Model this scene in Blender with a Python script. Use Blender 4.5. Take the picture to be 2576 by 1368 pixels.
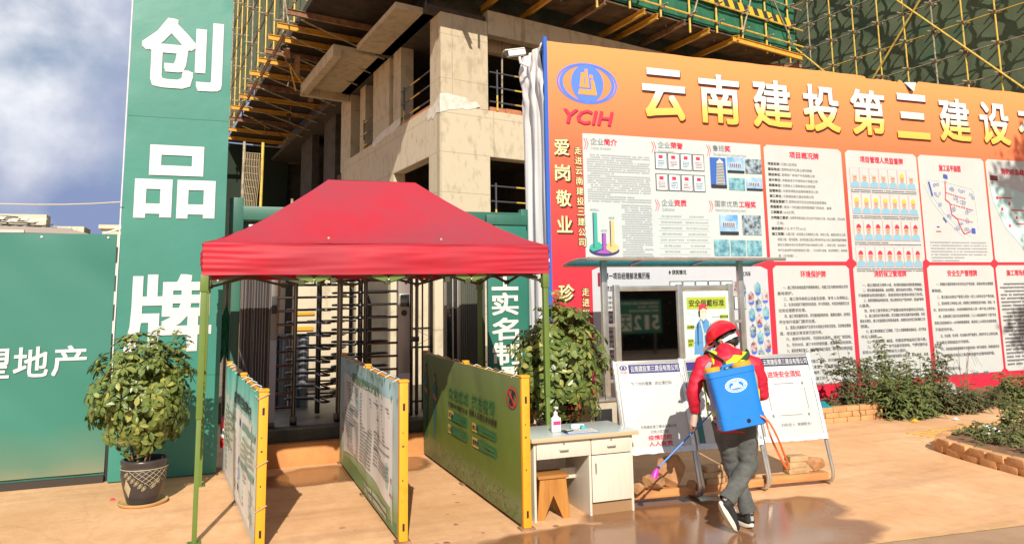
import bpy, bmesh, math, random
from mathutils import Vector, Matrix, Euler, noise
R = math.radians
D = bpy.data
scn = bpy.context.scene
col = scn.collection
for o in list(D.objects):
    D.objects.remove(o)

# ------------------------------------------------------------------ camera
CAM_H = 1.85
yaw, pitch, roll = R(20.8), R(8.0), .0152
fwd = Vector((math.sin(yaw)*math.cos(pitch), math.cos(yaw)*math.cos(pitch), math.sin(pitch)))
rgt = Vector((math.cos(yaw), -math.sin(yaw), 0))
upv = rgt.cross(fwd)
rx = rgt*math.cos(roll) - upv*math.sin(roll)
ux = upv*math.cos(roll) + rgt*math.sin(roll)
cd = D.cameras.new('camera')
cam = D.objects.new('camera', cd)
col.objects.link(cam)
cam.matrix_world = Matrix(((rx.x, ux.x, -fwd.x, 0), (rx.y, ux.y, -fwd.y, 0), (rx.z, ux.z, -fwd.z, CAM_H), (0, 0, 0, 1)))
cd.sensor_width = 36
cd.lens = 36*1935/2576
cd.shift_y = -218/2576
cd.clip_end = 2000
scn.camera = cam

# ------------------------------------------------------------------ sun, sky, exposure
SUN_AZ, SUN_EL = R(15), R(35.5)          # direction the light travels (from +Y towards +X) and elevation
sd = Vector((math.sin(SUN_AZ)*math.cos(SUN_EL), math.cos(SUN_AZ)*math.cos(SUN_EL), -math.sin(SUN_EL)))
ld = D.lights.new('sun', 'SUN')
ld.energy = 5.0
ld.angle = R(.5)
ld.color = (1, .93, .80)
sun = D.objects.new('sun', ld)
sun.rotation_euler = sd.to_track_quat('-Z', 'Y').to_euler()
sun.location = (-10, -20, 30)
col.objects.link(sun)

w = D.worlds.new('World')
scn.world = w
w.use_nodes = True
nt = w.node_tree
nt.nodes.clear()
def N(tree, t, **kw):
    n = tree.nodes.new(t)
    for k, v in kw.items():
        if k.startswith('i_'):
            n.inputs[k[2:].replace('_', ' ')].default_value = v
        else:
            setattr(n, k, v)
    return n
sky = N(nt, 'ShaderNodeTexSky', sky_type='NISHITA', sun_disc=False, sun_elevation=SUN_EL, sun_rotation=R(195))
sky.air_density = 1.0
sky.dust_density = .6
bg1 = N(nt, 'ShaderNodeBackground')
bg1.inputs['Strength'].default_value = .07
L = nt.links.new
L(sky.outputs[0], bg1.inputs['Color'])
tc = N(nt, 'ShaderNodeTexCoord')
mp = N(nt, 'ShaderNodeMapping')
mp.inputs['Location'].default_value = (.35, .1, .62)
mp.inputs['Scale'].default_value = (1, 1, 1.25)
L(tc.outputs['Generated'], mp.inputs['Vector'])
n1 = N(nt, 'ShaderNodeTexNoise')
n1.inputs['Scale'].default_value = 3.6
n1.inputs['Detail'].default_value = 8
n1.inputs['Roughness'].default_value = .54
n1.inputs['Distortion'].default_value = .25
L(mp.outputs[0], n1.inputs['Vector'])
r1 = N(nt, 'ShaderNodeValToRGB')
r1.color_ramp.elements[0].position = .24
r1.color_ramp.elements[1].position = .44
L(n1.outputs['Fac'], r1.inputs['Fac'])
n2 = N(nt, 'ShaderNodeTexNoise')
n2.inputs['Scale'].default_value = 5.2
n2.inputs['Detail'].default_value = 7
n2.inputs['Roughness'].default_value = .5
mp2 = N(nt, 'ShaderNodeMapping')
mp2.inputs['Location'].default_value = (1.3, .4, -.2)
L(tc.outputs['Generated'], mp2.inputs['Vector'])
L(mp2.outputs[0], n2.inputs['Vector'])
sep = N(nt, 'ShaderNodeSeparateXYZ')
L(tc.outputs['Generated'], sep.inputs[0])
hm = N(nt, 'ShaderNodeMapRange')
hm.inputs['From Min'].default_value = .02
hm.inputs['From Max'].default_value = .62
hm.inputs['To Min'].default_value = -.13
hm.inputs['To Max'].default_value = .22
L(sep.outputs['Z'], hm.inputs['Value'])
ad = N(nt, 'ShaderNodeMath', operation='ADD')
L(n2.outputs['Fac'], ad.inputs[0])
L(hm.outputs[0], ad.inputs[1])
r2 = N(nt, 'ShaderNodeValToRGB')
e = r2.color_ramp.elements
e[0].position = .36; e[0].color = (.23, .29, .48, 1)
e[1].position = .64; e[1].color = (.80, .81, .86, 1)
m_ = r2.color_ramp.elements.new(.50); m_.color = (.44, .48, .61, 1)
L(ad.outputs[0], r2.inputs['Fac'])
bg2 = N(nt, 'ShaderNodeBackground')
bg2.inputs['Strength'].default_value = .95
L(r2.outputs[0], bg2.inputs['Color'])
mx = N(nt, 'ShaderNodeMixShader')
cm = N(nt, 'ShaderNodeMapRange', interpolation_type='SMOOTHSTEP')  # clouds thinned out behind the camera to lower the ambient light
cm.inputs['From Min'].default_value = -.15
cm.inputs['From Max'].default_value = .55
cm.inputs['To Min'].default_value = .12
L(sep.outputs['Y'], cm.inputs['Value'])
cf = N(nt, 'ShaderNodeMath', operation='MULTIPLY')
L(r1.outputs[0], cf.inputs[0]); L(cm.outputs[0], cf.inputs[1])
L(cf.outputs[0], mx.inputs[0]); L(bg1.outputs[0], mx.inputs[1]); L(bg2.outputs[0], mx.inputs[2])
wo = N(nt, 'ShaderNodeOutputWorld')
L(mx.outputs[0], wo.inputs[0])

scn.view_settings.view_transform = 'Standard'
scn.view_settings.look = 'None'
scn.view_settings.gamma = 1
scn.view_settings.exposure = .30
scn.cycles.max_bounces = 6
scn.cycles.diffuse_bounces = 3
scn.cycles.transparent_max_bounces = 12
scn.cycles.use_denoising = True

# ------------------------------------------------------------------ materials
MATS = {}
def mat(name, c, rough=.7, metal=0., var=.0, scale=6., c2=None, bump=0., bscale=40., trans=0., spec=.5, lo=.35, hi=.65, stretch=(1, 1, 1), coat=0.):
    """procedural material: base colour broken up by world-position noise towards c2 (or a darker tone), noise bump"""
    m = D.materials.new(name)
    m.use_nodes = True
    t = m.node_tree
    b = t.nodes['Principled BSDF']
    c = tuple(c) + (1,)
    b.inputs['Base Color'].default_value = c
    b.inputs['Roughness'].default_value = rough
    b.inputs['Metallic'].default_value = metal
    b.inputs['Specular IOR Level'].default_value = spec
    b.inputs['Coat Weight'].default_value = coat
    m['b'] = 1
    g = None
    if var or bump or c2:
        g = N(t, 'ShaderNodeNewGeometry')
        mpp = N(t, 'ShaderNodeMapping')
        mpp.inputs['Scale'].default_value = stretch
        t.links.new(g.outputs['Position'], mpp.inputs['Vector'])
    if var or c2:
        n = N(t, 'ShaderNodeTexNoise')
        n.inputs['Scale'].default_value = scale
        n.inputs['Detail'].default_value = 6
        n.inputs['Roughness'].default_value = .62
        t.links.new(mpp.outputs[0], n.inputs['Vector'])
        rp = N(t, 'ShaderNodeValToRGB')
        rp.color_ramp.elements[0].position = lo
        rp.color_ramp.elements[1].position = hi
        d = tuple(c2) if c2 else tuple(x*(1-var) for x in c[:3])
        rp.color_ramp.elements[0].color = d + (1,)
        rp.color_ramp.elements[1].color = c
        t.links.new(n.outputs['Fac'], rp.inputs['Fac'])
        t.links.new(rp.outputs[0], b.inputs['Base Color'])
        m['ramp'] = rp.name
    if bump:
        n = N(t, 'ShaderNodeTexNoise')
        n.inputs['Scale'].default_value = bscale
        n.inputs['Detail'].default_value = 5
        t.links.new(mpp.outputs[0], n.inputs['Vector'])
        bp = N(t, 'ShaderNodeBump')
        bp.inputs['Strength'].default_value = bump
        bp.inputs['Distance'].default_value = .02
        t.links.new(n.outputs['Fac'], bp.inputs['Height'])
        t.links.new(bp.outputs[0], b.inputs['Normal'])
    if trans:
        tr = N(t, 'ShaderNodeBsdfTranslucent')
        tr.inputs['Color'].default_value = c
        if m.get('ramp'):
            t.links.new(t.nodes[m['ramp']].outputs[0], tr.inputs['Color'])
        ms = N(t, 'ShaderNodeMixShader')
        ms.inputs[0].default_value = trans
        t.links.new(b.outputs[0], ms.inputs[1])
        t.links.new(tr.outputs[0], ms.inputs[2])
        t.links.new(ms.outputs[0], t.nodes['Material Output'].inputs['Surface'])
    MATS[name] = m
    return m
def zgrad(name, stops, z0, z1, rough=.6, axis='Z', var=.0, scale=3, trans=0):
    """printed colour gradient along a world axis"""
    m = D.materials.new(name)
    m.use_nodes = True
    t = m.node_tree
    b = t.nodes['Principled BSDF']
    b.inputs['Roughness'].default_value = rough
    g = N(t, 'ShaderNodeNewGeometry')
    s = N(t, 'ShaderNodeSeparateXYZ')
    t.links.new(g.outputs['Position'], s.inputs[0])
    mr = N(t, 'ShaderNodeMapRange')
    mr.inputs['From Min'].default_value = z0
    mr.inputs['From Max'].default_value = z1
    t.links.new(s.outputs[axis], mr.inputs['Value'])
    src = mr.outputs[0]
    if var:
        n = N(t, 'ShaderNodeTexNoise')
        n.inputs['Scale'].default_value = scale
        n.inputs['Detail'].default_value = 5
        t.links.new(g.outputs['Position'], n.inputs['Vector'])
        ma = N(t, 'ShaderNodeMath', operation='MULTIPLY_ADD')
        ma.inputs[1].default_value = var
        t.links.new(n.outputs['Fac'], ma.inputs[0])
        sb = N(t, 'ShaderNodeMath', operation='SUBTRACT')
        sb.inputs[1].default_value = var*.5
        t.links.new(mr.outputs[0], sb.inputs[0])
        t.links.new(sb.outputs[0], ma.inputs[2])
        src = ma.outputs[0]
    rp = N(t, 'ShaderNodeValToRGB')
    el = rp.color_ramp.elements
    while len(el) < len(stops):
        el.new(.5)
    for k, (p, c) in enumerate(stops):
        el[k].position = p
        el[k].color = tuple(c) + (1,)
    t.links.new(src, rp.inputs['Fac'])
    t.links.new(rp.outputs[0], b.inputs['Base Color'])
    MATS[name] = m
    return m

white = mat('white print', (.53, .54, .525), .55, var=.06, scale=2)
letter_white = mat('white lettering', (.62, .605, .60), .6)
black_ink = mat('black ink', (.025, .025, .03), .6)
grey_ink = mat('grey ink', (.16, .16, .17), .6)
pale_ink = mat('pale grey ink', (.36, .37, .39), .6)
red_ink = mat('red ink', (.72, .03, .07), .6)
blue_ink = mat('blue print', (.05, .14, .62), .6)
teal_print = mat('teal print', (.040, .215, .165), .42, var=.10, scale=1.2, bump=.10, bscale=7)
fence_green = zgrad('green hoarding print', [(0, (.21, .20, .12)), (.08, (.09, .18, .12)), (.22, (.032, .18, .135)), (1, (.028, .165, .128))], .05, 2.6, .45, var=.12, scale=2.2)
concrete = mat('raw concrete', (.52, .43, .30), .85, c2=(.40, .33, .23), scale=3.2, lo=.36, hi=.52, bump=.25, bscale=14, stretch=(1, 1, .6))
concrete_b = mat('pale formwork concrete', (.56, .475, .34), .85, c2=(.40, .335, .235), scale=4.2, lo=.30, hi=.47, bump=.2, bscale=22, stretch=(1, 1, .55))
def formwork(m, zs, us):
    """thin cast-in joint lines: along Z levels and along the two wall directions"""
    t = m.node_tree; l = t.links.new
    b = t.nodes['Principled BSDF']
    g = N(t, 'ShaderNodeNewGeometry')
    cur = None
    for vec, sp in (((0, 0, 1), zs), ((.966, .259, 0), us), ((-.096, .995, 0), us*1.3)):
        d = N(t, 'ShaderNodeVectorMath', operation='DOT_PRODUCT'); d.inputs[1].default_value = vec
        l(g.outputs['Position'], d.inputs[0])
        md = N(t, 'ShaderNodeMath', operation='MODULO'); md.inputs[1].default_value = sp
        ab = N(t, 'ShaderNodeMath', operation='ABSOLUTE'); l(d.outputs['Value'], ab.inputs[0]); l(ab.outputs[0], md.inputs[0])
        lt = N(t, 'ShaderNodeMath', operation='LESS_THAN'); lt.inputs[1].default_value = .028
        l(md.outputs[0], lt.inputs[0])
        if cur is None: cur = lt.outputs[0]
        else:
            mm = N(t, 'ShaderNodeMath', operation='MAXIMUM'); l(cur, mm.inputs[0]); l(lt.outputs[0], mm.inputs[1]); cur = mm.outputs[0]
    mx_ = N(t, 'ShaderNodeMix', data_type='RGBA', blend_type='MULTIPLY')
    mx_.inputs[7].default_value = (.70, .68, .64, 1)
    f = N(t, 'ShaderNodeMath', operation='MULTIPLY'); f.inputs[1].default_value = .8
    l(cur, f.inputs[0]); l(f.outputs[0], mx_.inputs[0])
    src = b.inputs['Base Color'].links[0].from_socket
    l(src, mx_.inputs[6]); l(mx_.outputs[2], b.inputs['Base Color'])
formwork(concrete_b, 1.22, 1.93)
formwork(concrete, 1.4, 2.4)
concrete_dark = mat('dark stained concrete', (.085, .07, .052), .9, c2=(.045, .037, .028), scale=2)  # darker copy of raw concrete, shade of the bays put into its colour
plaster = mat('white plaster patch', (.74, .70, .62), .9, c2=(.56, .51, .43), scale=6)
brick_red = mat('orange brick', (.52, .20, .09), .85, c2=(.38, .14, .07), scale=9)
yellow_paint = mat('yellow barrier paint', (.78, .335, .02), .45, c2=(.56, .23, .02), scale=9, lo=.25, hi=.42)
tube_yellow = mat('yellow scaffold tube', (.66, .44, .075), .5, c2=(.34, .23, .08), scale=5, lo=.32, hi=.5)
tube_grey = mat('worn scaffold tube', (.44, .37, .24), .55, c2=(.17, .13, .09), scale=6)
tube_dark = mat('grey black tube', (.06, .065, .075), .5)
beam_yellow = mat('yellow steel beam', (.68, .36, .05), .5, c2=(.40, .19, .06), scale=2.5, lo=.3, hi=.45)
beam_rust = mat('rusty steel beam', (.36, .20, .10), .75, c2=(.17, .08, .045), scale=4)
coupler = mat('rusty coupler', (.16, .10, .06), .7)
plank = mat('dark plywood platform', (.055, .036, .022), .9, c2=(.025, .017, .011), scale=3)
net_green = mat('green safety net', (.035, .21, .115), .85, c2=(.022, .12, .07), scale=2.0, bump=.5, bscale=2.0, trans=.25)
net_dull = mat('weathered green safety net', (.145, .185, .105), .9, c2=(.045, .165, .095), scale=.30, lo=.32, hi=.44, bump=.3, bscale=.9, trans=.2)
tent_red = mat('red canopy fabric', (.60, .024, .046), .55, c2=(.46, .040, .062), scale=1.1, lo=.40, hi=.62, bump=.12, bscale=5, trans=.22, spec=.35)
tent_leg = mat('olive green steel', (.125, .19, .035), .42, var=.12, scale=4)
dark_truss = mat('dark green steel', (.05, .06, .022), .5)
steel = mat('stainless steel', (.62, .59, .54), .28, metal=.72, var=.25, scale=5)
steel_dull = mat('brushed grey steel', (.20, .185, .17), .42, metal=.75, var=.25, scale=6, stretch=(1, 1, .2))
steel_black = mat('dark turnstile steel', (.055, .045, .042), .26, metal=.85)
chrome = mat('polished dark tube', (.12, .105, .10), .2, metal=1.)
corr = mat('grey corrugated sheet', (.23, .195, .19), .38, metal=.4, var=.30, scale=3, stretch=(1, 1, .15))
corr_green = mat('dirty grey plastic sheet', (.12, .125, .10), .25, var=.45, scale=3, stretch=(1, 1, .12))
frame_green = mat('dark green frame paint', (.03, .135, .095), .45, var=.15, scale=3)
rubber = mat('black rubber', (.015, .015, .016), .6)
alu = mat('pale aluminium', (.55, .53, .50), .35, metal=.6)
glass_dark = mat('dark glass', (.02, .022, .022), .06, spec=.6)
blue_paint = mat('blue steel paint', (.03, .12, .50), .45)
cloth_white = mat('white draped sheet', (.70, .70, .70), .8, var=.08, scale=2, bump=.2, bscale=5)
dust_orange = mat('dust covered concrete', (.60, .27, .09), .9, c2=(.45, .19, .065), scale=3, bump=.3, bscale=10)
rock = mat('orange rock', (.48, .245, .105), .9, c2=(.27, .125, .055), scale=5, lo=.35, hi=.6, bump=.5, bscale=12)
canopy_top = mat('dusty faded red canopy top', (.50, .028, .050), .6, c2=(.36, .052, .075), scale=.9, lo=.36, hi=.62, bump=.12, bscale=5, trans=.18, spec=.3)  # roof cloth toned darker and duller than the valance
brick_tan = mat('dusty tan brick', (.50, .33, .17), .9, c2=(.36, .22, .11), scale=9, bump=.4, bscale=25)
wood = mat('stool wood', (.48, .215, .045), .5, c2=(.36, .145, .03), scale=5, stretch=(4, 4, .5), bump=.06)
plank_wood = mat('orange timber plank', (.56, .26, .085), .75, c2=(.38, .16, .06), scale=4, stretch=(.5, 4, 4))
desk_lam = mat('whitish woodgrain laminate', (.66, .60, .50), .45, c2=(.58, .51, .42), scale=9, stretch=(9, 9, .35), lo=.3, hi=.7)
desk_edge = mat('tan desk edge', (.55, .40, .24), .5)
desk_top = mat('grey blue desk top', (.47, .52, .51), .25, var=.06, scale=3)
leaf = mat('glossy plant leaf', (.22, .26, .060), .36, c2=(.08, .13, .028), scale=9, lo=.38, hi=.6, trans=.22)
leaf_y = mat('yellowish plant leaf', (.38, .38, .10), .34, trans=.25)
leaf_w = mat('weed leaf', (.15, .15, .055), .7, c2=(.06, .07, .026), scale=6, lo=.38, hi=.6, trans=.2)
leaf_g = mat('green ground leaf', (.17, .205, .055), .7, c2=(.075, .105, .028), scale=6, trans=.2)
stalk = mat('plant stalk', (.17, .11, .055), .8)
soil = mat('reddish soil', (.26, .135, .065), .95, c2=(.13, .07, .035), scale=9, bump=.5)
pot_glaze = mat('dark glazed pot', (.052, .043, .043), .30, var=.25, scale=7)
pot_cream = mat('cream pot ornament', (.40, .33, .20), .5)
clay = mat('ochre clay saucer', (.60, .38, .16), .6)
skin = mat('skin', (.47, .25, .16), .55)
hair = mat('black hair', (.015, .012, .011), .5, bump=.4, bscale=120)
jacket = mat('red jacket cloth', (.56, .008, .035), .6, var=.14, scale=7, bump=.35, bscale=11)
vest_y = mat('fluorescent yellow vest', (.62, .66, .02), .6, bump=.2, bscale=12)
vest_g = mat('grey reflective band', (.36, .37, .36), .35)
strap_m = mat('dark green webbing strap', (.035, .06, .03), .8)
jeans = mat('faded black jeans', (.115, .118, .110), .85, c2=(.050, .052, .050), scale=6, lo=.3, hi=.6, bump=.3, bscale=14)
helmet_m = mat('red helmet plastic', (.64, .008, .02), .22, coat=.4)
tank_blue = mat('blue tank plastic', (.008, .19, .66), .38, var=.08, scale=5, bump=.04, bscale=9)
lid_y = mat('orange yellow lid plastic', (.72, .34, .02), .45)
hose_o = mat('orange rubber hose', (.85, .13, .02), .4)
wand_b = mat('blue wand plastic', (.02, .17, .62), .35)
pink = mat('magenta nozzle plastic', (.80, .03, .50), .4)
shoe_b = mat('black shoe mesh', (.02, .019, .02), .7, bump=.3, bscale=60)
shoe_w = mat('cream rubber sole', (.72, .66, .54), .6)
mask_w = mat('white paper mask', (.74, .75, .76), .8)
glove_m = mat('clear plastic glove', (.62, .50, .44), .2, spec=.7)
navy_print = mat('navy print', (.025, .02, .16), .5)
lime_print = mat('lime print', (.38, .46, .035), .55)
cyan_print = mat('pale cyan print', (.52, .64, .63), .5, var=.05, scale=2)
awning_t = mat('turquoise awning sheet', (.02, .30, .36), .25, trans=.35)
tile_y = mat('ochre tactile tile', (.64, .36, .09), .85, var=.25, scale=7)
cream = mat('cream cladding', (.60, .52, .38), .8, var=.1, scale=.5)
roof_grey = mat('grey roof sheet', (.30, .27, .25), .7)
litter_w = mat('white plastic litter', (.70, .70, .69), .6)
ext_red = mat('red extinguisher paint', (.60, .012, .012), .3)
portrait_skin = mat('printed face', (.58, .34, .24), .6)
shirt_blue = mat('printed blue shirt', (.22, .43, .55), .6)
hat_y = mat('printed yellow helmet', (.74, .50, .04), .6)
photo_sky = mat('printed sky blue', (.10, .30, .62), .6, c2=(.45, .60, .75), scale=4)
photo_mix = mat('printed dark photo', (.36, .46, .50), .6, c2=(.03, .05, .08), scale=14, lo=.38, hi=.6)
photo_red = mat('printed crowd photo', (.50, .45, .44), .6, c2=(.22, .05, .05), scale=16, lo=.38, hi=.56)
photo_teal = mat('printed city photo', (.26, .50, .55), .6, c2=(.06, .20, .28), scale=11)
yellow_ink = mat('pale yellow ink', (.80, .72, .36), .6)

# ------------------------------------------------------------------ mesh builder
GLYPH = {}
def glyphs(s, bold=0., font_shear=0.):
    k = (s, bold, font_shear)
    if k not in GLYPH:
        c = D.curves.new('txt', 'FONT')
        c.body = s
        c.size = 1
        c.offset = bold
        c.shear = font_shear
        c.resolution_u = 2
        o = D.objects.new('txt', c)
        m = D.meshes.new_from_object(o)
        vs = [v.co.copy() for v in m.vertices]
        fs = [tuple(p.vertices) for p in m.polygons]
        D.objects.remove(o); D.meshes.remove(m); D.curves.remove(c)
        x0 = min(v.x for v in vs); x1 = max(v.x for v in vs)
        y0 = min(v.y for v in vs); y1 = max(v.y for v in vs)
        GLYPH[k] = (vs, fs, x0, x1, y0, y1)
    return GLYPH[k]

class MB:
    def __init__(s):
        s.v = []; s.f = []; s.mi = []; s.m = 0
    def add(s, vs, fs):
        b = len(s.v)
        s.v += [Vector(v) for v in vs]
        for f in fs:
            s.f.append(tuple(i+b for i in f)); s.mi.append(s.m)
        return s
    def box(s, lo, hi, M=None):
        (a, b, c), (d, e_, f) = lo, hi
        vs = [Vector(p) for p in ((a, b, c), (d, b, c), (d, e_, c), (a, e_, c), (a, b, f), (d, b, f), (d, e_, f), (a, e_, f))]
        if M is not None:
            vs = [M @ p for p in vs]
        return s.add(vs, [(3, 2, 1, 0), (4, 5, 6, 7), (0, 1, 5, 4), (1, 2, 6, 5), (2, 3, 7, 6), (3, 0, 4, 7)])
    def bbox(s, lo, hi, bev=.004, M=None):
        """box with chamfered vertical and horizontal edges"""
        bm = bmesh.new()
        bmesh.ops.create_cube(bm, size=1)
        for v in bm.verts:
            v.co = Vector([(lo[i]+hi[i])/2 + v.co[i]*(hi[i]-lo[i]) for i in range(3)])
        bmesh.ops.bevel(bm, geom=bm.edges[:], offset=bev, segments=2, profile=.6, affect='EDGES')
        bm.verts.index_update()
        s.add([(M @ v.co if M is not None else v.co) for v in bm.verts], [[v.index for v in f.verts] for f in bm.faces])
        bm.free()
        return s
    def tube(s, pts, r, n=8, cap=True, close=False):
        pts = [Vector(p) for p in pts]
        k = len(pts)
        rs = r if isinstance(r, (list, tuple)) else [r]*k
        vs = []; fs = []
        nrm = None
        for i, p in enumerate(pts):
            if close:
                t = (pts[(i+1) % k]-pts[i-1])
            else:
                t = pts[min(i+1, k-1)]-pts[max(i-1, 0)]
            t.normalize()
            if nrm is None:
                nrm = t.cross(Vector((0, 0, 1)))
                if nrm.length < .05:
                    nrm = t.cross(Vector((0, 1, 0)))
            nrm = (nrm - t*nrm.dot(t)).normalized()
            bi = t.cross(nrm)
            rr = rs[i]
            ra, rb = rr if isinstance(rr, (tuple, list)) else (rr, rr)
            for j in range(n):
                a = 2*math.pi*j/n
                vs.append(p + nrm*(math.cos(a)*ra) + bi*(math.sin(a)*rb))
        m = k if close else k-1
        for i in range(m):
            for j in range(n):
                a = i*n+j; b = i*n+(j+1) % n
                c = ((i+1) % k)*n+(j+1) % n; d = ((i+1) % k)*n+j
                fs.append((a, d, c, b))
        if cap and not close:
            fs.append(tuple(range(n)))
            fs.append(tuple(reversed(range((k-1)*n, k*n))))
        return s.add(vs, fs)
    def bar(s, a, b, wd, ht, up=(0, 0, 1)):
        """rectangular bar from a to b"""
        a = Vector(a); b = Vector(b)
        t = (b-a).normalized()
        u = Vector(up)
        sd_ = t.cross(u)
        if sd_.length < .01:
            sd_ = t.cross(Vector((1, 0, 0)))
        sd_.normalize()
        u = sd_.cross(t)
        vs = []
        for p in (a, b):
            for i, j in ((-1, -1), (1, -1), (1, 1), (-1, 1)):
                vs.append(p + sd_*(i*wd/2) + u*(j*ht/2))
        return s.add(vs, [(3, 2, 1, 0), (4, 5, 6, 7), (0, 1, 5, 4), (1, 2, 6, 5), (2, 3, 7, 6), (3, 0, 4, 7)])
    def ibeam(s, a, b, wd, ht, t=.016):
        a = Vector(a); b = Vector(b)
        z = Vector((0, 0, ht/2-t/2))
        s.bar(a+z, b+z, wd, t); s.bar(a-z, b-z, wd, t); s.bar(a, b, t, ht-2*t)
        return s
    def prism(s, poly, ext):
        """planar polygon (3D points) extruded along ext"""
        n = len(poly)
        e_ = Vector(ext)
        vs = [Vector(p) for p in poly] + [Vector(p)+e_ for p in poly]
        fs = [tuple(reversed(range(n))), tuple(range(n, 2*n))]
        for i in range(n):
            j = (i+1) % n
            fs.append((i, j, n+j, n+i))
        return s.add(vs, fs)
    def lathe(s, prof, c=(0, 0, 0), n=28, capb=True, capt=True, M=None):
        c = Vector(c)
        vs = []; fs = []
        for r_, z in prof:
            for j in range(n):
                a = 2*math.pi*j/n
                p = Vector((r_*math.cos(a), r_*math.sin(a), z))
                vs.append((M @ p if M is not None else p) + c)
        for i in range(len(prof)-1):
            for j in range(n):
                a = i*n+j; b = i*n+(j+1) % n
                fs.append((a, b, b+n, a+n))
        if capb: fs.append(tuple(reversed(range(n))))
        if capt: fs.append(tuple(range((len(prof)-1)*n, len(prof)*n)))
        return s.add(vs, fs)
    def ball(s, c, r, M=None, nu=14, nv=9):
        c = Vector(c)
        rr = Vector((r, r, r)) if not isinstance(r, (tuple, list)) else Vector(r)
        vs = []; fs = []
        for i in range(nv+1):
            th = math.pi*i/nv
            for j in range(nu):
                ph = 2*math.pi*j/nu
                p = Vector((rr.x*math.sin(th)*math.cos(ph), rr.y*math.sin(th)*math.sin(ph), rr.z*math.cos(th)))
                vs.append((M @ p if M is not None else p)+c)
        for i in range(nv):
            for j in range(nu):
                a = i*nu+j; b = i*nu+(j+1) % nu
                fs.append((a, a+nu, b+nu, b))
        return s.add(vs, fs)
    def grid(s, fn, nu, nv):
        vs = [fn(i/nu, j/nv) for j in range(nv+1) for i in range(nu+1)]
        fs = []
        for j in range(nv):
            for i in range(nu):
                a = j*(nu+1)+i
                fs.append((a, a+1, a+nu+2, a+nu+1))
        return s.add(vs, fs)
    # ---- flat print on a surface given by map2(u, v, lift) -> 3D
    def quad(s, mp_, x0, z0, x1, z1, lift=.003, n=1):
        return s.grid(lambda u, v: mp_(x0+(x1-x0)*u, z0+(z1-z0)*v, lift), n, 1)
    def poly(s, mp_, pts, lift=.003):
        return s.add([mp_(x, z, lift) for x, z in pts], [tuple(range(len(pts)))])
    def ring(s, mp_, cx, cz, a0, b0, a1, b1, lift=.003, n=40, c0=(0, 0)):
        vs = []
        for j in range(n):
            a = 2*math.pi*j/n
            vs.append(mp_(cx+a0*math.cos(a), cz+b0*math.sin(a), lift))
            vs.append(mp_(cx+c0[0]+a1*math.cos(a), cz+c0[1]+b1*math.sin(a), lift))
        return s.add(vs, [(2*j, 2*((j+1) % n), 2*((j+1) % n)+1, 2*j+1) for j in range(n)])
    def text(s, st, mp_, x0, z0, x1=None, z1=None, size=None, bold=.0, lift=.004, align='l', shear=0.):
        """letters fitted into a box (x0,z0,x1,z1), or set at a given size from x0"""
        vs, fs, a, b, c, d = glyphs(st, 0., shear)
        if size is None:
            sx = (x1-x0)/(b-a); sz = (z1-z0)/(d-c)
            ox, oz = x0-a*sx, z0-c*sz
        else:
            sx = sz = size
            if x1 is not None and (b-a)*sx > (x1-x0):
                sx = (x1-x0)/(b-a)
            wd = (b-a)*sx
            ox = {'l': x0, 'c': x0-wd/2, 'r': x0-wd}[align]-a*sx
            oz = z0
        # a heavier face is laid down as slightly shifted copies of the regular one
        k = bold*.62
        sh_ = [(0, 0)] if not bold else ([(-k, -k), (k, -k), (k, k), (-k, k), (0, k), (0, -k), (k, 0), (-k, 0)] if bold > .022 else [(-k, -k), (k, k), (-k, k), (k, -k)])
        st_ = min(.0004, lift*.06)
        for i, (dx, dz) in enumerate(sh_):
            s.add([mp_(ox+(p.x+dx)*sx, oz+(p.y+dz)*sz, lift+i*st_) for p in vs], fs)
        return s
    def greek(s, mp_, x0, x1, ztop, pitch, n, h, seed=0, lift=.003, indent=0.):
        """rows of marks for print too small to read"""
        rg = random.Random(seed)
        for k in range(n):
            x = x0 + (indent if rg.random() < .18 else 0)
            end = x1 if rg.random() > .2 else x0+(x1-x0)*rg.uniform(.35, .9)
            z = ztop-k*pitch
            while x < end-h*.5:
                wd = h*rg.uniform(.65, .95)
                s.quad(mp_, x, z-h*rg.uniform(.75, 1), min(x+wd, end), z, lift)
                x += wd+h*.22
                if rg.random() < .06: x += h
        return s
    def build(s, name, mats, parent=None, local=False, smooth=35, kind=None):
        m = D.meshes.new(name)
        off = Vector()
        if parent is not None and not local:
            q = parent
            while q is not None:
                off += q.location; q = q.parent
        loc = Vector()
        if parent is None and not local and s.v:
            loc = Vector((sum(p.x for p in s.v)/len(s.v), sum(p.y for p in s.v)/len(s.v), min(p.z for p in s.v)))
            off = loc
        m.from_pydata([p-off for p in s.v], [], s.f)
        for x in (mats if isinstance(mats, (list, tuple)) else [mats]):
            m.materials.append(x)
        m.polygons.foreach_set('material_index', s.mi)
        if smooth:
            m.polygons.foreach_set('use_smooth', [True]*len(m.polygons))
            m.set_sharp_from_angle(angle=R(smooth))
        m.update()
        o = D.objects.new(name, m)
        o.location = loc
        col.objects.link(o)
        if parent is not None:
            o.parent = parent
        if kind: o['kind'] = kind
        return o
def thing(name, label, cat, loc=(0, 0, 0), rz=0, group=None):
    o = D.objects.new(name, None)
    o.empty_display_size = .2
    o.location = loc
    o.rotation_euler = (0, 0, rz)
    col.objects.link(o)
    return tag(o, label, cat, group)
def tag(o, label, cat, group=None):
    o['label'] = label; o['category'] = cat
    if group: o['group'] = group
    return o
def copy_tree(o, parent=None):
    c = o.copy()
    col.objects.link(c)
    c.parent = parent
    for ch in list(o.children):
        copy_tree(ch, c)
    return c
def nz(x, y=0., z=0.):
    return noise.noise(Vector((x, y, z)))
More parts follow.
